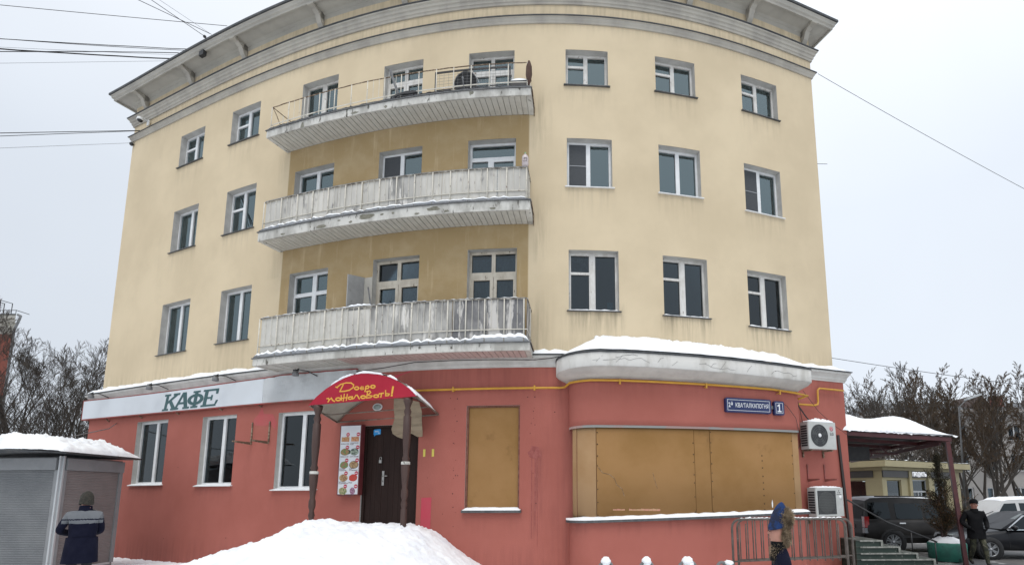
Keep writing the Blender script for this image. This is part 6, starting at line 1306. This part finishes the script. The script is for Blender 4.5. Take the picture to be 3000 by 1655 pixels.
# ------------------------------------------------------------------ vehicles (heading +x at the origin, wheels on z = 0)
M_rub = mk('tyre_rubber', (.012, .012, .013), (.02, .02, .02), ns=8, rough=.9); M_rim = mk('alloy_rim', (.30, .31, .32), (.2, .2, .2), ns=6, rough=.35, metal=.7); M_chr = mk('chrome_trim', (.55, .56, .57), rough=.2, metal=.9); M_plast = mk('black_plastic', (.018, .018, .019), rough=.7)
M_tail = mk('red_lamp', (.35, .01, .012), rough=.2, coat=.5); M_head = mk('headlamp_glass', (.32, .34, .36), (.2, .22, .24), ns=20, rough=.15)
def car(name, label, prof, paint, Wd, roof, wheels, wr, extras, loc, yaw, sc_=1.0, snow=0., rimn=5, grp=None):
    """prof: [(x, z_bottom, z_belt, half width factor)]; roof: [(x, z)] outline of the glasshouse from rear to front (first/last on the belt)"""
    o = bpy.data.objects.new(name, None); COL.objects.link(o); o['_w'] = [0, 0, 0]; o['label'] = label; o['category'] = 'car'
    if grp: o['group'] = grp
    hw = Wd / 2; mb = MB(); mb.smooth = True; rows = []
    for x, zb, zt, k in prof:
        w_ = hw * k; zm = zb + (zt - zb) * .55
        half = [(0, zb), (w_ * .86, zb), (w_ * .97, zb + .06), (w_, zm), (w_ * .985, zt - .13), (w_ * .93, zt - .03), (w_ * .80, zt + .004), (0, zt + .02)]
        rows.append([mb.P((x, -y, z)) for y, z in half] + [mb.P((x, y, z)) for y, z in half[-2:0:-1]])
    n = len(rows[0])
    for a, b in zip(rows, rows[1:]):
        for i in range(n): j = (i + 1) % n; mb.F(a[i], a[j], b[j], b[i])
    mb.smooth = False; mb.F(*rows[0][::-1]); mb.F(*rows[-1]); mb.build('body', paint, o)
    zb_at = lambda x: lerp_tab([(p[0], p[2]) for p in prof], x); zmax = max(z for _, z in roof)
    def yw(z, x): b_ = zb_at(x); t = min(1, max(0, (z - b_) / max(.01, zmax - b_))); return hw * (.925 - .17 * t)
    # glasshouse shell: sections across
    mb = MB(); mb.smooth = False; L_ = [(x, -yw(z, x), z) for x, z in roof]; R_ = [(x, yw(z, x), z) for x, z in roof]
    a = [mb.P(q) for q in L_]; b = [mb.P(q) for q in R_]; c = [mb.P((x, 0, z + .03 * (z > zmax - .25))) for x, z in roof]
    for i in range(len(roof) - 1): mb.F(a[i + 1], a[i], c[i], c[i + 1]); mb.F(c[i + 1], c[i], b[i], b[i + 1])
    mb.F(*a); mb.F(*b[::-1]); mb.build('cabin', paint, o)
    for (cx_) in wheels:
        for sy in (-1, 1):
            mb = MB(MX.Translation((cx_, sy * (hw * .985), wr)) @ MX.Rotation(pi / 2 * (1 if sy < 0 else -1), 4, 'X')); mb.lathe([(wr * 1.17, -.25), (wr * 1.17, .012), (wr * .95, .012)], 24); mb.build('wheel_arch', M_plast, o)
            mb = MB(MX.Translation((cx_, sy * (hw * .985), wr)) @ MX.Rotation(pi / 2 * (1 if sy < 0 else -1), 4, 'X')); mb.lathe([(wr * .66, -.2), (wr * .95, -.18), (wr, -.1), (wr, .0), (wr * .95, .035), (wr * .68, .04), (wr * .66, .02)], 24, caps=False); to = mb.build('wheel', M_rub, o)
            mb = MB(MX.Translation((cx_, sy * (hw * .985), wr)) @ MX.Rotation(pi / 2 * (1 if sy < 0 else -1), 4, 'X')); mb.lathe([(wr * .68, .03), (wr * .62, .034), (wr * .6, -.05), (wr * .12, -.04)], 24, caps=False)
            for q in range(rimn):
                for dq in (-.16, .16):
                    an = 2 * pi * q / rimn + dq; e_ = V((cos(an), sin(an), 0)); s_ = V((-sin(an), cos(an), 0)); mb.hexa([e_ * wr * .1 - s_ * .02 + V((0, 0, -.01)), e_ * wr * .64 - s_ * .017 + V((0, 0, .0)), e_ * wr * .64 + s_ * .017, e_ * wr * .1 + s_ * .02 + V((0, 0, -.01)), e_ * wr * .1 - s_ * .02 + V((0, 0, .028)), e_ * wr * .64 - s_ * .017 + V((0, 0, .033)), e_ * wr * .64 + s_ * .017 + V((0, 0, .033)), e_ * wr * .1 + s_ * .02 + V((0, 0, .028))])
            mb.lathe([(wr * .15, .03), (wr * .13, .04), (0, .042)], 10); mb.build('rim', M_rim, to)
            if sy < 0 or True:
                mb = MB(MX.Translation((cx_, sy * (hw * .985), wr)) @ MX.Rotation(pi / 2 * (1 if sy < 0 else -1), 4, 'X')); mb.lathe([(wr * .6, -.06), (0, -.06)], 16); mb.build('hub_back', M_plast, to)
    def side_poly(nm, pts_, m_, out=.006, both=True, par=o):
        for sy in ((-1, 1) if both else (-1,)):
            mb = MB(); q = []
            for x, z in pts_:
                y = (yw(z, x) if z > zb_at(x) - .01 else hw * lerp_tab([(p[0], p[3]) for p in prof], x) * .99) + out; q.append((x, sy * y, z))
            q2 = [(x, y - sy * (out + .004), z) for x, y, z in q]; mb.poly(q if sy > 0 else q[::-1])
            for i in range(len(q)): j = (i + 1) % len(q); mb.quad(q[i], q[j], q2[j], q2[i])
            r_ = mb.build(nm, m_, par)
        return r_
    def cross_poly(nm, x0, z0, x1, z1, k0, k1, m_, out=.006, th=.01):  # pane across the car between two heights
        d = V((x1 - x0, 0, z1 - z0)).normalized(); nrm = V((d.z, 0, -d.x));
        if nrm.x * (1 if x0 > 0 else -1) < 0: nrm = -nrm
        y0, y1 = yw(z0, x0) * k0, yw(z1, x1) * k1; mb = MB(); q = [V((x0, -y0, z0)), V((x0, y0, z0)), V((x1, y1, z1)), V((x1, -y1, z1))]
        f = [p + nrm * out for p in q]; b_ = [p - nrm * .004 for p in q]; mb.hexa(b_ + f); return mb.build(nm, m_, o)
    extras(o, side_poly, cross_poly, hw)
    if snow:
        top = [p for p in roof if p[1] > zmax - .22]; xa, xb = min(p[0] for p in top) + .02, max(p[0] for p in top) - .02; mb = MB()
        mb.grid(lambda u, v: (xa + u * (xb - xa), (v - .5) * 2 * yw(zmax, (xa + xb) / 2) * .97, lerp_tab(sorted(top), xa + u * (xb - xa)) + .008 + (snow * (.8 + .5 * hsh(u * 5, v * 3, 1))) * min(1, u * 8, (1 - u) * 8) ** .5 * min(1, v * 6, (1 - v) * 6) ** .5 + .03 * sin(pi * v)), 24, 10); mb.build('roof_snow', M_snow, o)
    o.location = loc; o.rotation_euler = (0, 0, yaw); o.scale = (sc_, sc_, sc_)
    return o
M_suv = mk('dusty_dark_grey_paint', (.020, .019, .0185), (.036, .033, .031), ns=2, rough=.42, spec=.25); M_sed = mk('dusty_black_paint', (.008, .009, .012), (.016, .016, .019), ns=2, rough=.3, spec=.3); M_vanw = mk('white_van_paint', (.60, .61, .61), (.55, .55, .55), ns=2, rough=.4)
def suv_x(o, side, cross, hw):
    for p in ([(-2.1, 1.12), (-1.35, 1.12), (-1.35, 1.66), (-2.02, 1.66)], [(-1.15, 1.12), (-.28, 1.12), (-.28, 1.62), (-1.15, 1.62)], [(-.18, 1.12), (.82, 1.1), (.42, 1.58), (-.18, 1.62)]): side('side_window', p, M_cartint)
    cross('windscreen', .98, 1.1, .45, 1.68, .9, .93, M_cartint); cross('rear_window', -2.22, 1.12, -2.1, 1.66, .86, .9, M_plast)
    for x in (-1.25, -.23, .86): side('door_seam', [(x, .45), (x + .015, .45), (x + .015, 1.1), (x, 1.1)], M_black, .003)
    for x in (-1.12, -.1): side('door_handle', [(x, .96), (x + .2, .96), (x + .2, 1.0), (x, 1.0)], M_chr, .03)
    side('side_trim', [(-1.2, .50), (.75, .50), (.75, .58), (-1.2, .58)], M_plast, .012)
    for sy in (-1, 1):
        mb = MB(); mb.box(-2.255, -2.10, sy * (hw - .09) - .07, sy * (hw - .09) + .085, .84, 1.20); mb.build('taillight', M_tail, o)
        mb = MB(); mb.box(-2.258, -2.12, sy * (hw - .09) - .07, sy * (hw - .09) + .086, .66, .82); mb.build('reverse_light', M_head, o)
        mb = MB(); mb.box(.72, .92, sy * (hw + .02) - .02 * sy, sy * (hw + .2), 1.08, 1.28); mb.build('mirror', M_suv, o)
        mb = MB(); mb.tube([(-1.7, sy * .62, 1.86), (.2, sy * .62, 1.84)], .022, 5); mb.build('roof_rail', M_plast, o)
    mb = MB(); mb.box(-2.33, -2.2, -.8, .8, .38, .62); mb.build('rear_bumper', M_plast, o)
    mb = MB(); mb.box(-2.285, -2.26, -.26, .26, .8, .91); mb.build('number_plate', M_paper, o)
car('suv', 'dark grey dusty SUV parked behind the steps with patchy snow on its roof', [(-2.25, .42, 1.02, .94), (-2.15, .34, 1.10, .99), (-1.3, .32, 1.11, 1), (.8, .32, 1.10, 1), (1.5, .33, 1.04, .99), (2.05, .36, .97, .95), (2.3, .45, .82, .84)], M_suv, 1.86, [(-2.22, 1.05), (-2.1, 1.70), (-1.9, 1.80), (-1.0, 1.82), (.1, 1.77), (.42, 1.70), (1.02, 1.08)], (-1.36, 1.42), .37, suv_x, (11.86, 18.2, 0), R(-1), 1.0, .02, 7, 'cars parked beyond the steps')
def sed_x(o, side, cross, hw):
    side('side_window', [(-1.3, .93), (-.35, .93), (-.35, 1.33), (-.85, 1.32)], M_cartint); side('side_window', [(-.28, .93), (.72, .92), (.28, 1.28), (-.28, 1.34)], M_cartint)
    cross('windscreen', .95, .93, .22, 1.38, .92, .92, mk('frosty_screen', (.17, .2, .2), (.12, .14, .14), ns=4, rough=.25)); cross('rear_window', -1.65, .95, -.95, 1.36, .9, .9, M_cartint)
    for p in ([(-1.36, .90), (.85, .89), (.85, .915), (-1.36, .925)], [(.80, .92), (.84, .92), (.30, 1.33), (.26, 1.31)], [(-.85, 1.345), (.26, 1.31), (.3, 1.335), (-.85, 1.37)]): side('chrome_strip', p, M_chr, .010)
    for x in (-.32, .82): side('door_seam', [(x, .35), (x + .012, .35), (x + .012, .88), (x, .88)], M_plast, .003)
    side('door_handle', [(-.25, .78), (-.08, .78), (-.08, .81), (-.25, .81)], M_sed, .03)
    for sy in (-1, 1):
        mb = MB(); mb.hexa([(1.86, sy * .56 - .2, .58), (2.20, sy * .56 - .2, .56), (2.06, sy * .56 + .22, .58), (1.8, sy * .56 + .2, .6), (1.82, sy * .56 - .2, .74), (2.13, sy * .56 - .2, .71), (2.0, sy * .56 + .22, .74), (1.78, sy * .56 + .2, .75)]); mb.build('headlight', M_head, o)
        mb = MB(); mb.ball((.72, sy * (hw + .1), .97), (.09, .11, .075), 10, 7); mb.build('mirror', M_sed, o)
    mb = MB(); mb.box(2.15, 2.235, -.36, .36, .46, .69); g = mb.build('grille', M_plast, o)
    for z in (.50, .57, .64): mb = MB(); mb.box(2.236, 2.25, -.35, .35, z, z + .018); mb.build('grille_bar', M_chr, g)
    mb = MB(MX.Translation((2.25, 0, .58)) @ MX.Rotation(pi / 2, 4, 'Y')); mb.tube([(.09 * cos(a * pi / 8), .09 * sin(a * pi / 8), 0) for a in range(17)], .009, 4, False)
    for a in (0, 1, 2): mb.tube([(0, 0, 0), (.09 * cos(pi + a * 2 * pi / 3), .09 * sin(pi + a * 2 * pi / 3), 0)], .009, 4)
    mb.build('star_emblem', M_chr, g)
    mb = MB(); mb.box(2.2, 2.255, -.26, .26, .33, .42); mb.build('number_plate', M_paper, o)
    mb = MB(); mb.tube([(.98, -.3, .95), (.55, .35, 1.17)], .012, 4); mb.build('wiper', M_plast, o)
car('sedan', 'black sedan facing left with chrome window trim at the right edge', [(-2.3, .4, .86, .86), (-2.0, .3, .93, .95), (-1.2, .27, .92, 1), (.9, .27, .90, 1), (1.5, .28, .82, .98), (2.0, .3, .72, .9), (2.2, .36, .6, .74)], M_sed, 1.78, [(-1.75, .92), (-1.0, 1.36), (-.6, 1.42), (-.1, 1.42), (.22, 1.38), (1.0, .92)], (-1.36, 1.38), .315, sed_x, (13.8, 16.3, 0), R(180 - 8), .97, 0, 5, 'cars parked beyond the steps')
def van_x(o, side, cross, hw):
    cross('windscreen', 1.25, 1.0, .72, 1.58, .9, .93, M_cartint)
    side('side_window', [(.30, 1.02), (1.12, 1.0), (.72, 1.52), (.30, 1.54)], M_cartint); side('side_window', [(-.85, 1.02), (.18, 1.02), (.18, 1.54), (-.85, 1.54)], M_cartint); side('side_window', [(-1.9, 1.02), (-.98, 1.02), (-.98, 1.54), (-1.8, 1.54)], M_cartint)
    for sy in (-1, 1):
        mb = MB(); mb.box(1.75, 2.02, sy * .6 - .17, sy * .6 + .17, .66, .82); mb.build('headlight', M_head, o)
        mb = MB(); mb.box(.86, 1.0, sy * (hw + .03) - .02 * sy, sy * (hw + .2), 1.0, 1.18); mb.build('mirror', M_vanw, o)
    mb = MB(); mb.box(1.95, 2.06, -.4, .4, .55, .7); mb.build('grille', M_plast, o)
    for y in (-.3, .25): mb = MB(); mb.tube([(1.30, y, 1.02), (1.1, y + .4, 1.22)], .012, 4); mb.build('wiper', M_plast, o)
car('minivan', 'white minivan with a snow covered roof behind the black sedan', [(-2.2, .4, 1.0, .93), (-2.05, .3, 1.0, .99), (0, .28, 1.0, 1), (1.2, .28, .98, 1), (1.75, .3, .88, .95), (2.05, .38, .72, .82)], M_vanw, 1.8, [(-2.15, .98), (-2.02, 1.55), (-1.8, 1.66), (-.5, 1.69), (.5, 1.66), (.74, 1.60), (1.3, .96)], (-1.35, 1.35), .32, van_x, (17.75, 21.2, 0), R(180 - 6), 1.0, .085, 5, 'cars parked beyond the steps')
# ------------------------------------------------------------------ people
def skinmesh(verts, edges, root=0, sub=2):
    me = bpy.data.meshes.new('s'); me.from_pydata([v[:3] for v in verts], edges, []); ob = bpy.data.objects.new('s', me); COL.objects.link(ob)
    sk = ob.modifiers.new('k', 'SKIN'); sk.use_smooth_shade = True; sl_ = me.skin_vertices[0].data
    for i, v in enumerate(verts): sl_[i].radius = (v[3], v[4] if len(v) > 4 else v[3]); sl_[i].use_root = (i == root)
    sb = ob.modifiers.new('b', 'SUBSURF'); sb.levels = sub; sb.render_levels = sub
    out = bpy.data.meshes.new_from_object(ob.evaluated_get(bpy.context.evaluated_depsgraph_get())); bpy.data.objects.remove(ob); return out
def hand(bm_parts, p, d, up_, side, r=.0085):
    """palm and five curled fingers from the wrist p along d"""
    d = V(d).normalized(); s_ = V(side).normalized(); n_ = d.cross(s_).normalized(); p = V(p)
    bm_parts.append(([(*p, .026, .02), (*(p + d * .045), .04, .018), (*(p + d * .085), .042, .017)], [(0, 1), (1, 2)]))
    for i, (o_, L) in enumerate(((-.032, .065), (-.011, .075), (.011, .07), (.031, .055))):
        a = p + d * .08 + s_ * o_; b = a + d * L * .5 + n_ * L * .15; c = b + d * L * .25 + n_ * L * .4; bm_parts.append(([(*(a - d * .015), r), (*b, r * .95), (*c, r * .8)], [(0, 1), (1, 2)]))
    a = p + d * .03 - s_ * .03; b = a + d * .03 - s_ * .03; bm_parts.append(([(*a, r * 1.2), (*b, r * 1.1), (*(b + d * .03 + n_ * .012), r * .9)], [(0, 1), (1, 2)]))
PF = [(1.56, 0), (1.575, .004), (1.585, .016), (1.600, .004), (1.611, .014), (1.620, .007), (1.630, .014), (1.640, .006), (1.647, .020), (1.655, .036), (1.668, .020), (1.685, .003), (1.70, .008), (1.73, 0)]
def profile_face(q):
    x, y, z = q
    if y < .06 or z < 1.56 or z > 1.73: return q
    w_ = .014 if 1.643 < z < 1.685 else .03; return (x, y + lerp_tab(PF, z) * exp(-(x / w_) ** 2), z)
def person(label, base, yaw, verts, edges, hands, matfn, mats, extra=None, sub=2, lean=(0, 0), deform=None):
    """verts in local metres: x to the person's right, y forward, z up"""
    parts = [(verts, edges)]
    for h in hands: hand(parts, *h)
    o = bpy.data.objects.new('person', None); COL.objects.link(o); o['_w'] = [0, 0, 0]; o['label'] = label; o['category'] = 'person'
    vv, ff, mm = [], [], []
    for k, (v, e) in enumerate(parts):
        me = skinmesh(v, e, 0, sub if k == 0 else 1); off = len(vv); vv += [deform(tuple(q.co)) if deform and k == 0 else tuple(q.co) for q in me.vertices]
        for pl in me.polygons: ff.append([i + off for i in pl.vertices]); mm.append(matfn(pl.center, pl.normal) if k == 0 else len(mats) - 1)
        bpy.data.meshes.remove(me)
    me = bpy.data.meshes.new('body'); me.from_pydata(vv, [], ff)
    for q in mats: me.materials.append(q)
    me.polygons.foreach_set('material_index', mm); me.polygons.foreach_set('use_smooth', [True] * len(ff)); me.update()
    b = bpy.data.objects.new('body', me); COL.objects.link(b); b.parent = o; b['_w'] = [0, 0, 0]
    if extra: extra(o)
    o.location = base; o.rotation_euler = (lean[0], lean[1], yaw); return o
M_skin = mk('winter_skin', (.40, .20, .145), (.36, .165, .125), ns=12, rough=.6); M_navy = mk('navy_jacket', (.006, .007, .018), (.010, .011, .024), ns=6, rough=.9, spec=.12, bs=14, bump=.35); M_yoke = mk('grey_yoke', (.135, .145, .158), (.11, .12, .133), ns=5, rough=.8); M_trou = mk('dark_trousers', (.02, .021, .026), (.028, .028, .032), ns=7, rough=.9); M_boot = mk('black_boots', (.012, .011, .011), rough=.7)
M_hatd = mk('dark_knit_hat', (.022, .02, .016), (.05, .045, .035), ns=40, rough=.95, bs=90, bump=.5); M_glove = mk('dark_glove', (.02, .02, .022), rough=.9)
def std(arm_l, arm_r, fat=1.0, legs=((-.10, 0, 0), (.10, 0, 0)), knee=(.02, .02)):
    v = [(0, 0, .95, .17 * fat, .125 * fat), (0, 0, 1.10, .185 * fat, .13 * fat), (0, -.01, 1.28, .205 * fat, .135 * fat), (0, -.01, 1.42, .17 * fat, .115 * fat), (0, 0, 1.50, .075, .07), (0, .02, 1.565, .062, .066), (0, .035, 1.645, .080, .098), (0, .03, 1.73, .068, .088)]
    e = [(0, 1), (1, 2), (2, 3), (3, 4), (4, 5), (5, 6), (6, 7)]
    for arm in (arm_l, arm_r):
        k = len(v); rs = ((.080, .08), (.066, .066), (.056, .056), (.042, .042))
        for (p, r) in zip(arm, rs): v.append((*p, *r))
        e.append((3, k)); e += [(k + i, k + i + 1) for i in range(len(arm) - 1)]
    for (hx, fy, lift), kn in zip(legs, knee):
        k = len(v); v += [(hx, 0, .86, .10), (hx * 1.05, fy * .5 + kn, .48 + lift * .5, .072), (hx * 1.05, fy, .10 + lift, .05), (hx * 1.15, fy + .16, .04 + lift * .6, .045, .042)]; e += [(0, k), (k, k + 1), (k + 1, k + 2), (k + 2, k + 3)]
    return v, e
# man at the kiosk, seen from behind, hands in front of him
v, e = std([(-.21, -.01, 1.42), (-.33, .02, 1.17), (-.20, .25, 1.12), (-.08, .36, 1.17)], [(.20, -.01, 1.42), (.245, .08, 1.16), (.18, .27, 1.12), (.08, .36, 1.17)], 1.12)
def mf(c, n):
    if c.z > 1.545: return 2
    if c.z < .12: return 4
    if c.z < .80 or (c.z < .87 and abs(n.z) < .3 and abs(c.x) < .02): return 3
    if 1.29 < c.z < 1.50 and abs(c.x) < .30 and c.y < .14: return 0 if 1.345 < c.z < 1.365 or (abs(c.x) > .215 and c.y > -.02) else 1
    return 0
def dome(mb, rx, ry, z0, h0, h1, cy=0, pt=1., back=0.):
    def fn(u, v):
        if v < .25: k, z = 1 + .03 * sin(v * 12), z0 + h0 * v * 4
        else: a = (v - .25) / .75 * pi / 2; k, z = cos(a) ** pt if a < 1.57 else 0., z0 + h0 + h1 * sin(a)
        return (rx * k * cos(2 * pi * u), cy - back * max(0, z - z0) + ry * k * sin(2 * pi * u), z + .01 * sin(4 * pi * u) * (v < .05))
    mb.grid(fn, 24, 12)
def ex_m1(o):
    mb = MB(); dome(mb, .105, .118, 1.60, .075, .155, .03); mb.build('hat', M_hatd, o)
    mb = MB(); mb.grid(lambda u, v: ((.105 - .012 * v) * cos(2 * pi * u), .02 + (.10 - .01 * v) * sin(2 * pi * u), 1.455 + v * .115 + .02 * sin(2 * pi * u) * -1), 20, 4); mb.build('collar', M_navy, o)
    # hem of the jacket
    mb = MB(); mb.grid(lambda u, v: ((.222 + .035 * v) * cos(2 * pi * u), (.165 + .03 * v) * sin(2 * pi * u), 1.06 - v * .42), 24, 4); mb.build('jacket_hem', M_navy, o)
person('man seen from behind in navy jacket with grey shoulder yoke at the kiosk', (-8.32, 8.8, .28), R(40), v, e, [((-.07, .37, 1.17), (.3, 1, .2), None, (0, 0, 1)), ((.07, .37, 1.17), (-.3, 1, .2), None, (0, 0, -1))], mf, [M_navy, M_yoke, M_skin, M_trou, M_boot, M_skin], ex_m1, 4)
# walking man on the right, hands in his jacket pockets
M_camo = mk('camouflage_trousers', (.055, .055, .032), (.02, .022, .014), ns=9, f=(.45, .52), rough=.9, col3=(.13, .12, .08), ns3=12, f3=(.6, .64)); M_blk = mk('black_winter_jacket', (.006, .006, .007), (.010, .010, .011), ns=6, rough=.85, spec=.12, bs=16, bump=.3)
v, e = std([(-.20, -.01, 1.42), (-.30, -.06, 1.19), (-.23, .10, 1.05), (-.18, .15, 1.03)], [(.20, -.01, 1.42), (.31, -.06, 1.19), (.24, .10, 1.05), (.18, .15, 1.03)], .98, ((-.09, .22, 0), (.09, -.25, .05)), (.06, .10))
def mf2(c, n):
    if c.z > 1.53: return 2
    if c.z < .13: return 4
    if c.z < .80: return 3
    return 0
def face(mb, z0, y0, sc_=1.):
    mb.ball((0, y0 + .008, z0 - .01), (.013 * sc_, .022 * sc_, .022 * sc_), 8, 6)
def ex_m2(o):
    mb = MB(); dome(mb, .096, .112, 1.69, .03, .105, .03); mb.build('cap', M_blk, o)
    mb = MB(); face(mb, 1.645, .135); mb.build('nose', M_skin, o)
    for sx in (-1, 1):
        mb = MB(); mb.ball((sx * .032, .122, 1.672), (.011, .008, .007), 8, 5); mb.build('eye', M_black, o)
        mb = MB(); mb.ball((sx * .083, .03, 1.645), (.012, .022, .032), 8, 6); mb.build('ear', M_skin, o)
    mb = MB(); mb.ball((0, .122, 1.605), (.024, .012, .006), 8, 5); mb.build('mouth', mk('lip', (.2, .07, .06), rough=.6), o)
    mb = MB(); mb.grid(lambda u, v: ((.10 - .01 * v) * cos(2 * pi * u), .015 + (.095 - .01 * v) * sin(2 * pi * u), 1.46 + v * .09), 20, 4); mb.build('collar', M_blk, o)
    mb = MB(); mb.grid(lambda u, v: ((.215 + .01 * v) * cos(2 * pi * u), (.165 + .012 * v) * sin(2 * pi * u), 1.0 - v * .25), 24, 4); mb.build('jacket_hem', M_blk, o)
person('man in a black jacket and camouflage trousers walking before the black sedan', (10.95, 14.3, .0), R(170), v, e, [((-.19, .16, 1.03), (.5, .2, -.7), None, (0, 1, 0)), ((.19, .16, 1.03), (-.5, .2, -.7), None, (0, 1, 0))], mf2, [M_blk, M_blk, M_skin, M_camo, M_boot, M_blk], ex_m2, 3)
# woman in profile at the barrier: blue hat with a peak, fur hood
M_bhat = mk('blue_knit_hat', (.008, .035, .13), (.012, .018, .045), ns=16, f=(.4, .55), rough=.95, bs=70, bump=.6); M_fur = mk('fur_trim', (.26, .19, .12), (.38, .30, .2), ns=14, rough=.95, col3=(.10, .07, .045), ns3=11, f3=(.48, .62))
v, e = std([(-.17, 0, 1.36), (-.20, .02, 1.10), (-.16, .10, .88), (-.13, .14, .80)], [(.17, 0, 1.36), (.20, .02, 1.10), (.16, .10, .88), (.13, .14, .80)], .66)
v = [(q[0], q[1], q[2], *[r * (1.0 if i > 6 or i < 4 else 1) for r in q[3:]]) for i, q in enumerate(v)]
v = [(*q[:3], *([.072, .086] if i == 6 else [.06, .076] if i == 7 else q[3:])) for i, q in enumerate(v)]
def ex_w(o):
    mb = MB(); dome(mb, .076, .092, 1.692, .05, .205, .035, 1.15, .30); mb.build('hat', M_bhat, o)
    for sx in (-1, 1):
        mb = MB(); mb.ball((sx * .032, .112, 1.672), (.010, .007, .006), 8, 5); mb.build('eye', M_black, o); mb = MB(); mb.tube([(sx * .018, .119, 1.686), (sx * .046, .104, 1.688)], .0035, 4); mb.build('eyebrow', M_hatd, o)
    mb = MB(); mb.ball((0, .132, 1.620), (.020, .010, .006), 8, 5); mb.build('mouth', mk('lips', (.26, .08, .075), rough=.5), o)
    rr = random.Random(2); mb = MB()
    for c, r_, n, L0_ in (((0, -.075, 1.795), (.085, .075, .088), 2400, .045), ((0, -.055, 1.62), (.09, .055, .095), 1500, .04), ((0, .035, 1.475), (.075, .06, .085), 1500, .045)):
        mb.ball(c, tuple(q * .93 for q in r_), 12, 8)
        for k in range(n):
            d = V((rr.gauss(0, 1), rr.gauss(0, 1), rr.gauss(0, 1))).normalized(); p = V(c) + V((d.x * r_[0], d.y * r_[1], d.z * r_[2])) * .95
            d = (d + V((rr.uniform(-.5, .5), rr.uniform(-.5, .5), rr.uniform(-.8, .3)))).normalized(); s_ = d.orthogonal().normalized() * .0028; L = L0_ * (.5 + .8 * rr.random()); mb.poly([p - s_, p + s_, p + d * L])
    f_ = mb.build('fur_hood', M_fur, o); f_['kind'] = 'stuff'
    mb = MB(); mb.grid(lambda u, v: ((.10 - .03 * v) * cos(2 * pi * u), .02 + (.098 - .02 * v) * sin(2 * pi * u), 1.40 + v * .178), 18, 4); mb.build('coat_collar', M_blk, o)
    mb = MB(); mb.grid(lambda u, v: ((.17 + .03 * v) * cos(2 * pi * u), (.125 + .03 * v) * sin(2 * pi * u), 1.0 - v * .4), 24, 4); mb.build('coat_skirt', M_navy, o)
person('woman in profile with pointed blue hat and brown fur hood passing the barrier', (1.945, 5.0, .0), R(80), v, e, [((-.13, .145, .79), (0, .2, -1), None, (0, 1, 0)), ((.13, .145, .79), (0, .2, -1), None, (0, 1, 0))], lambda c, n: 2 if c.z > 1.575 else 4 if c.z < .12 else 3 if c.z < .55 else 0, [M_navy, M_navy, M_skin, M_trou, M_boot, M_glove], ex_w, 4, deform=profile_face)
_w = [o for o in bpy.data.objects if o.get('label', '').startswith('woman in profile')][0]; _w.scale = (.9, .82, 1)
_m = [o for o in bpy.data.objects if o.get('label', '').startswith('man seen from behind')][0]; _m.scale = (.9, .92, 1)
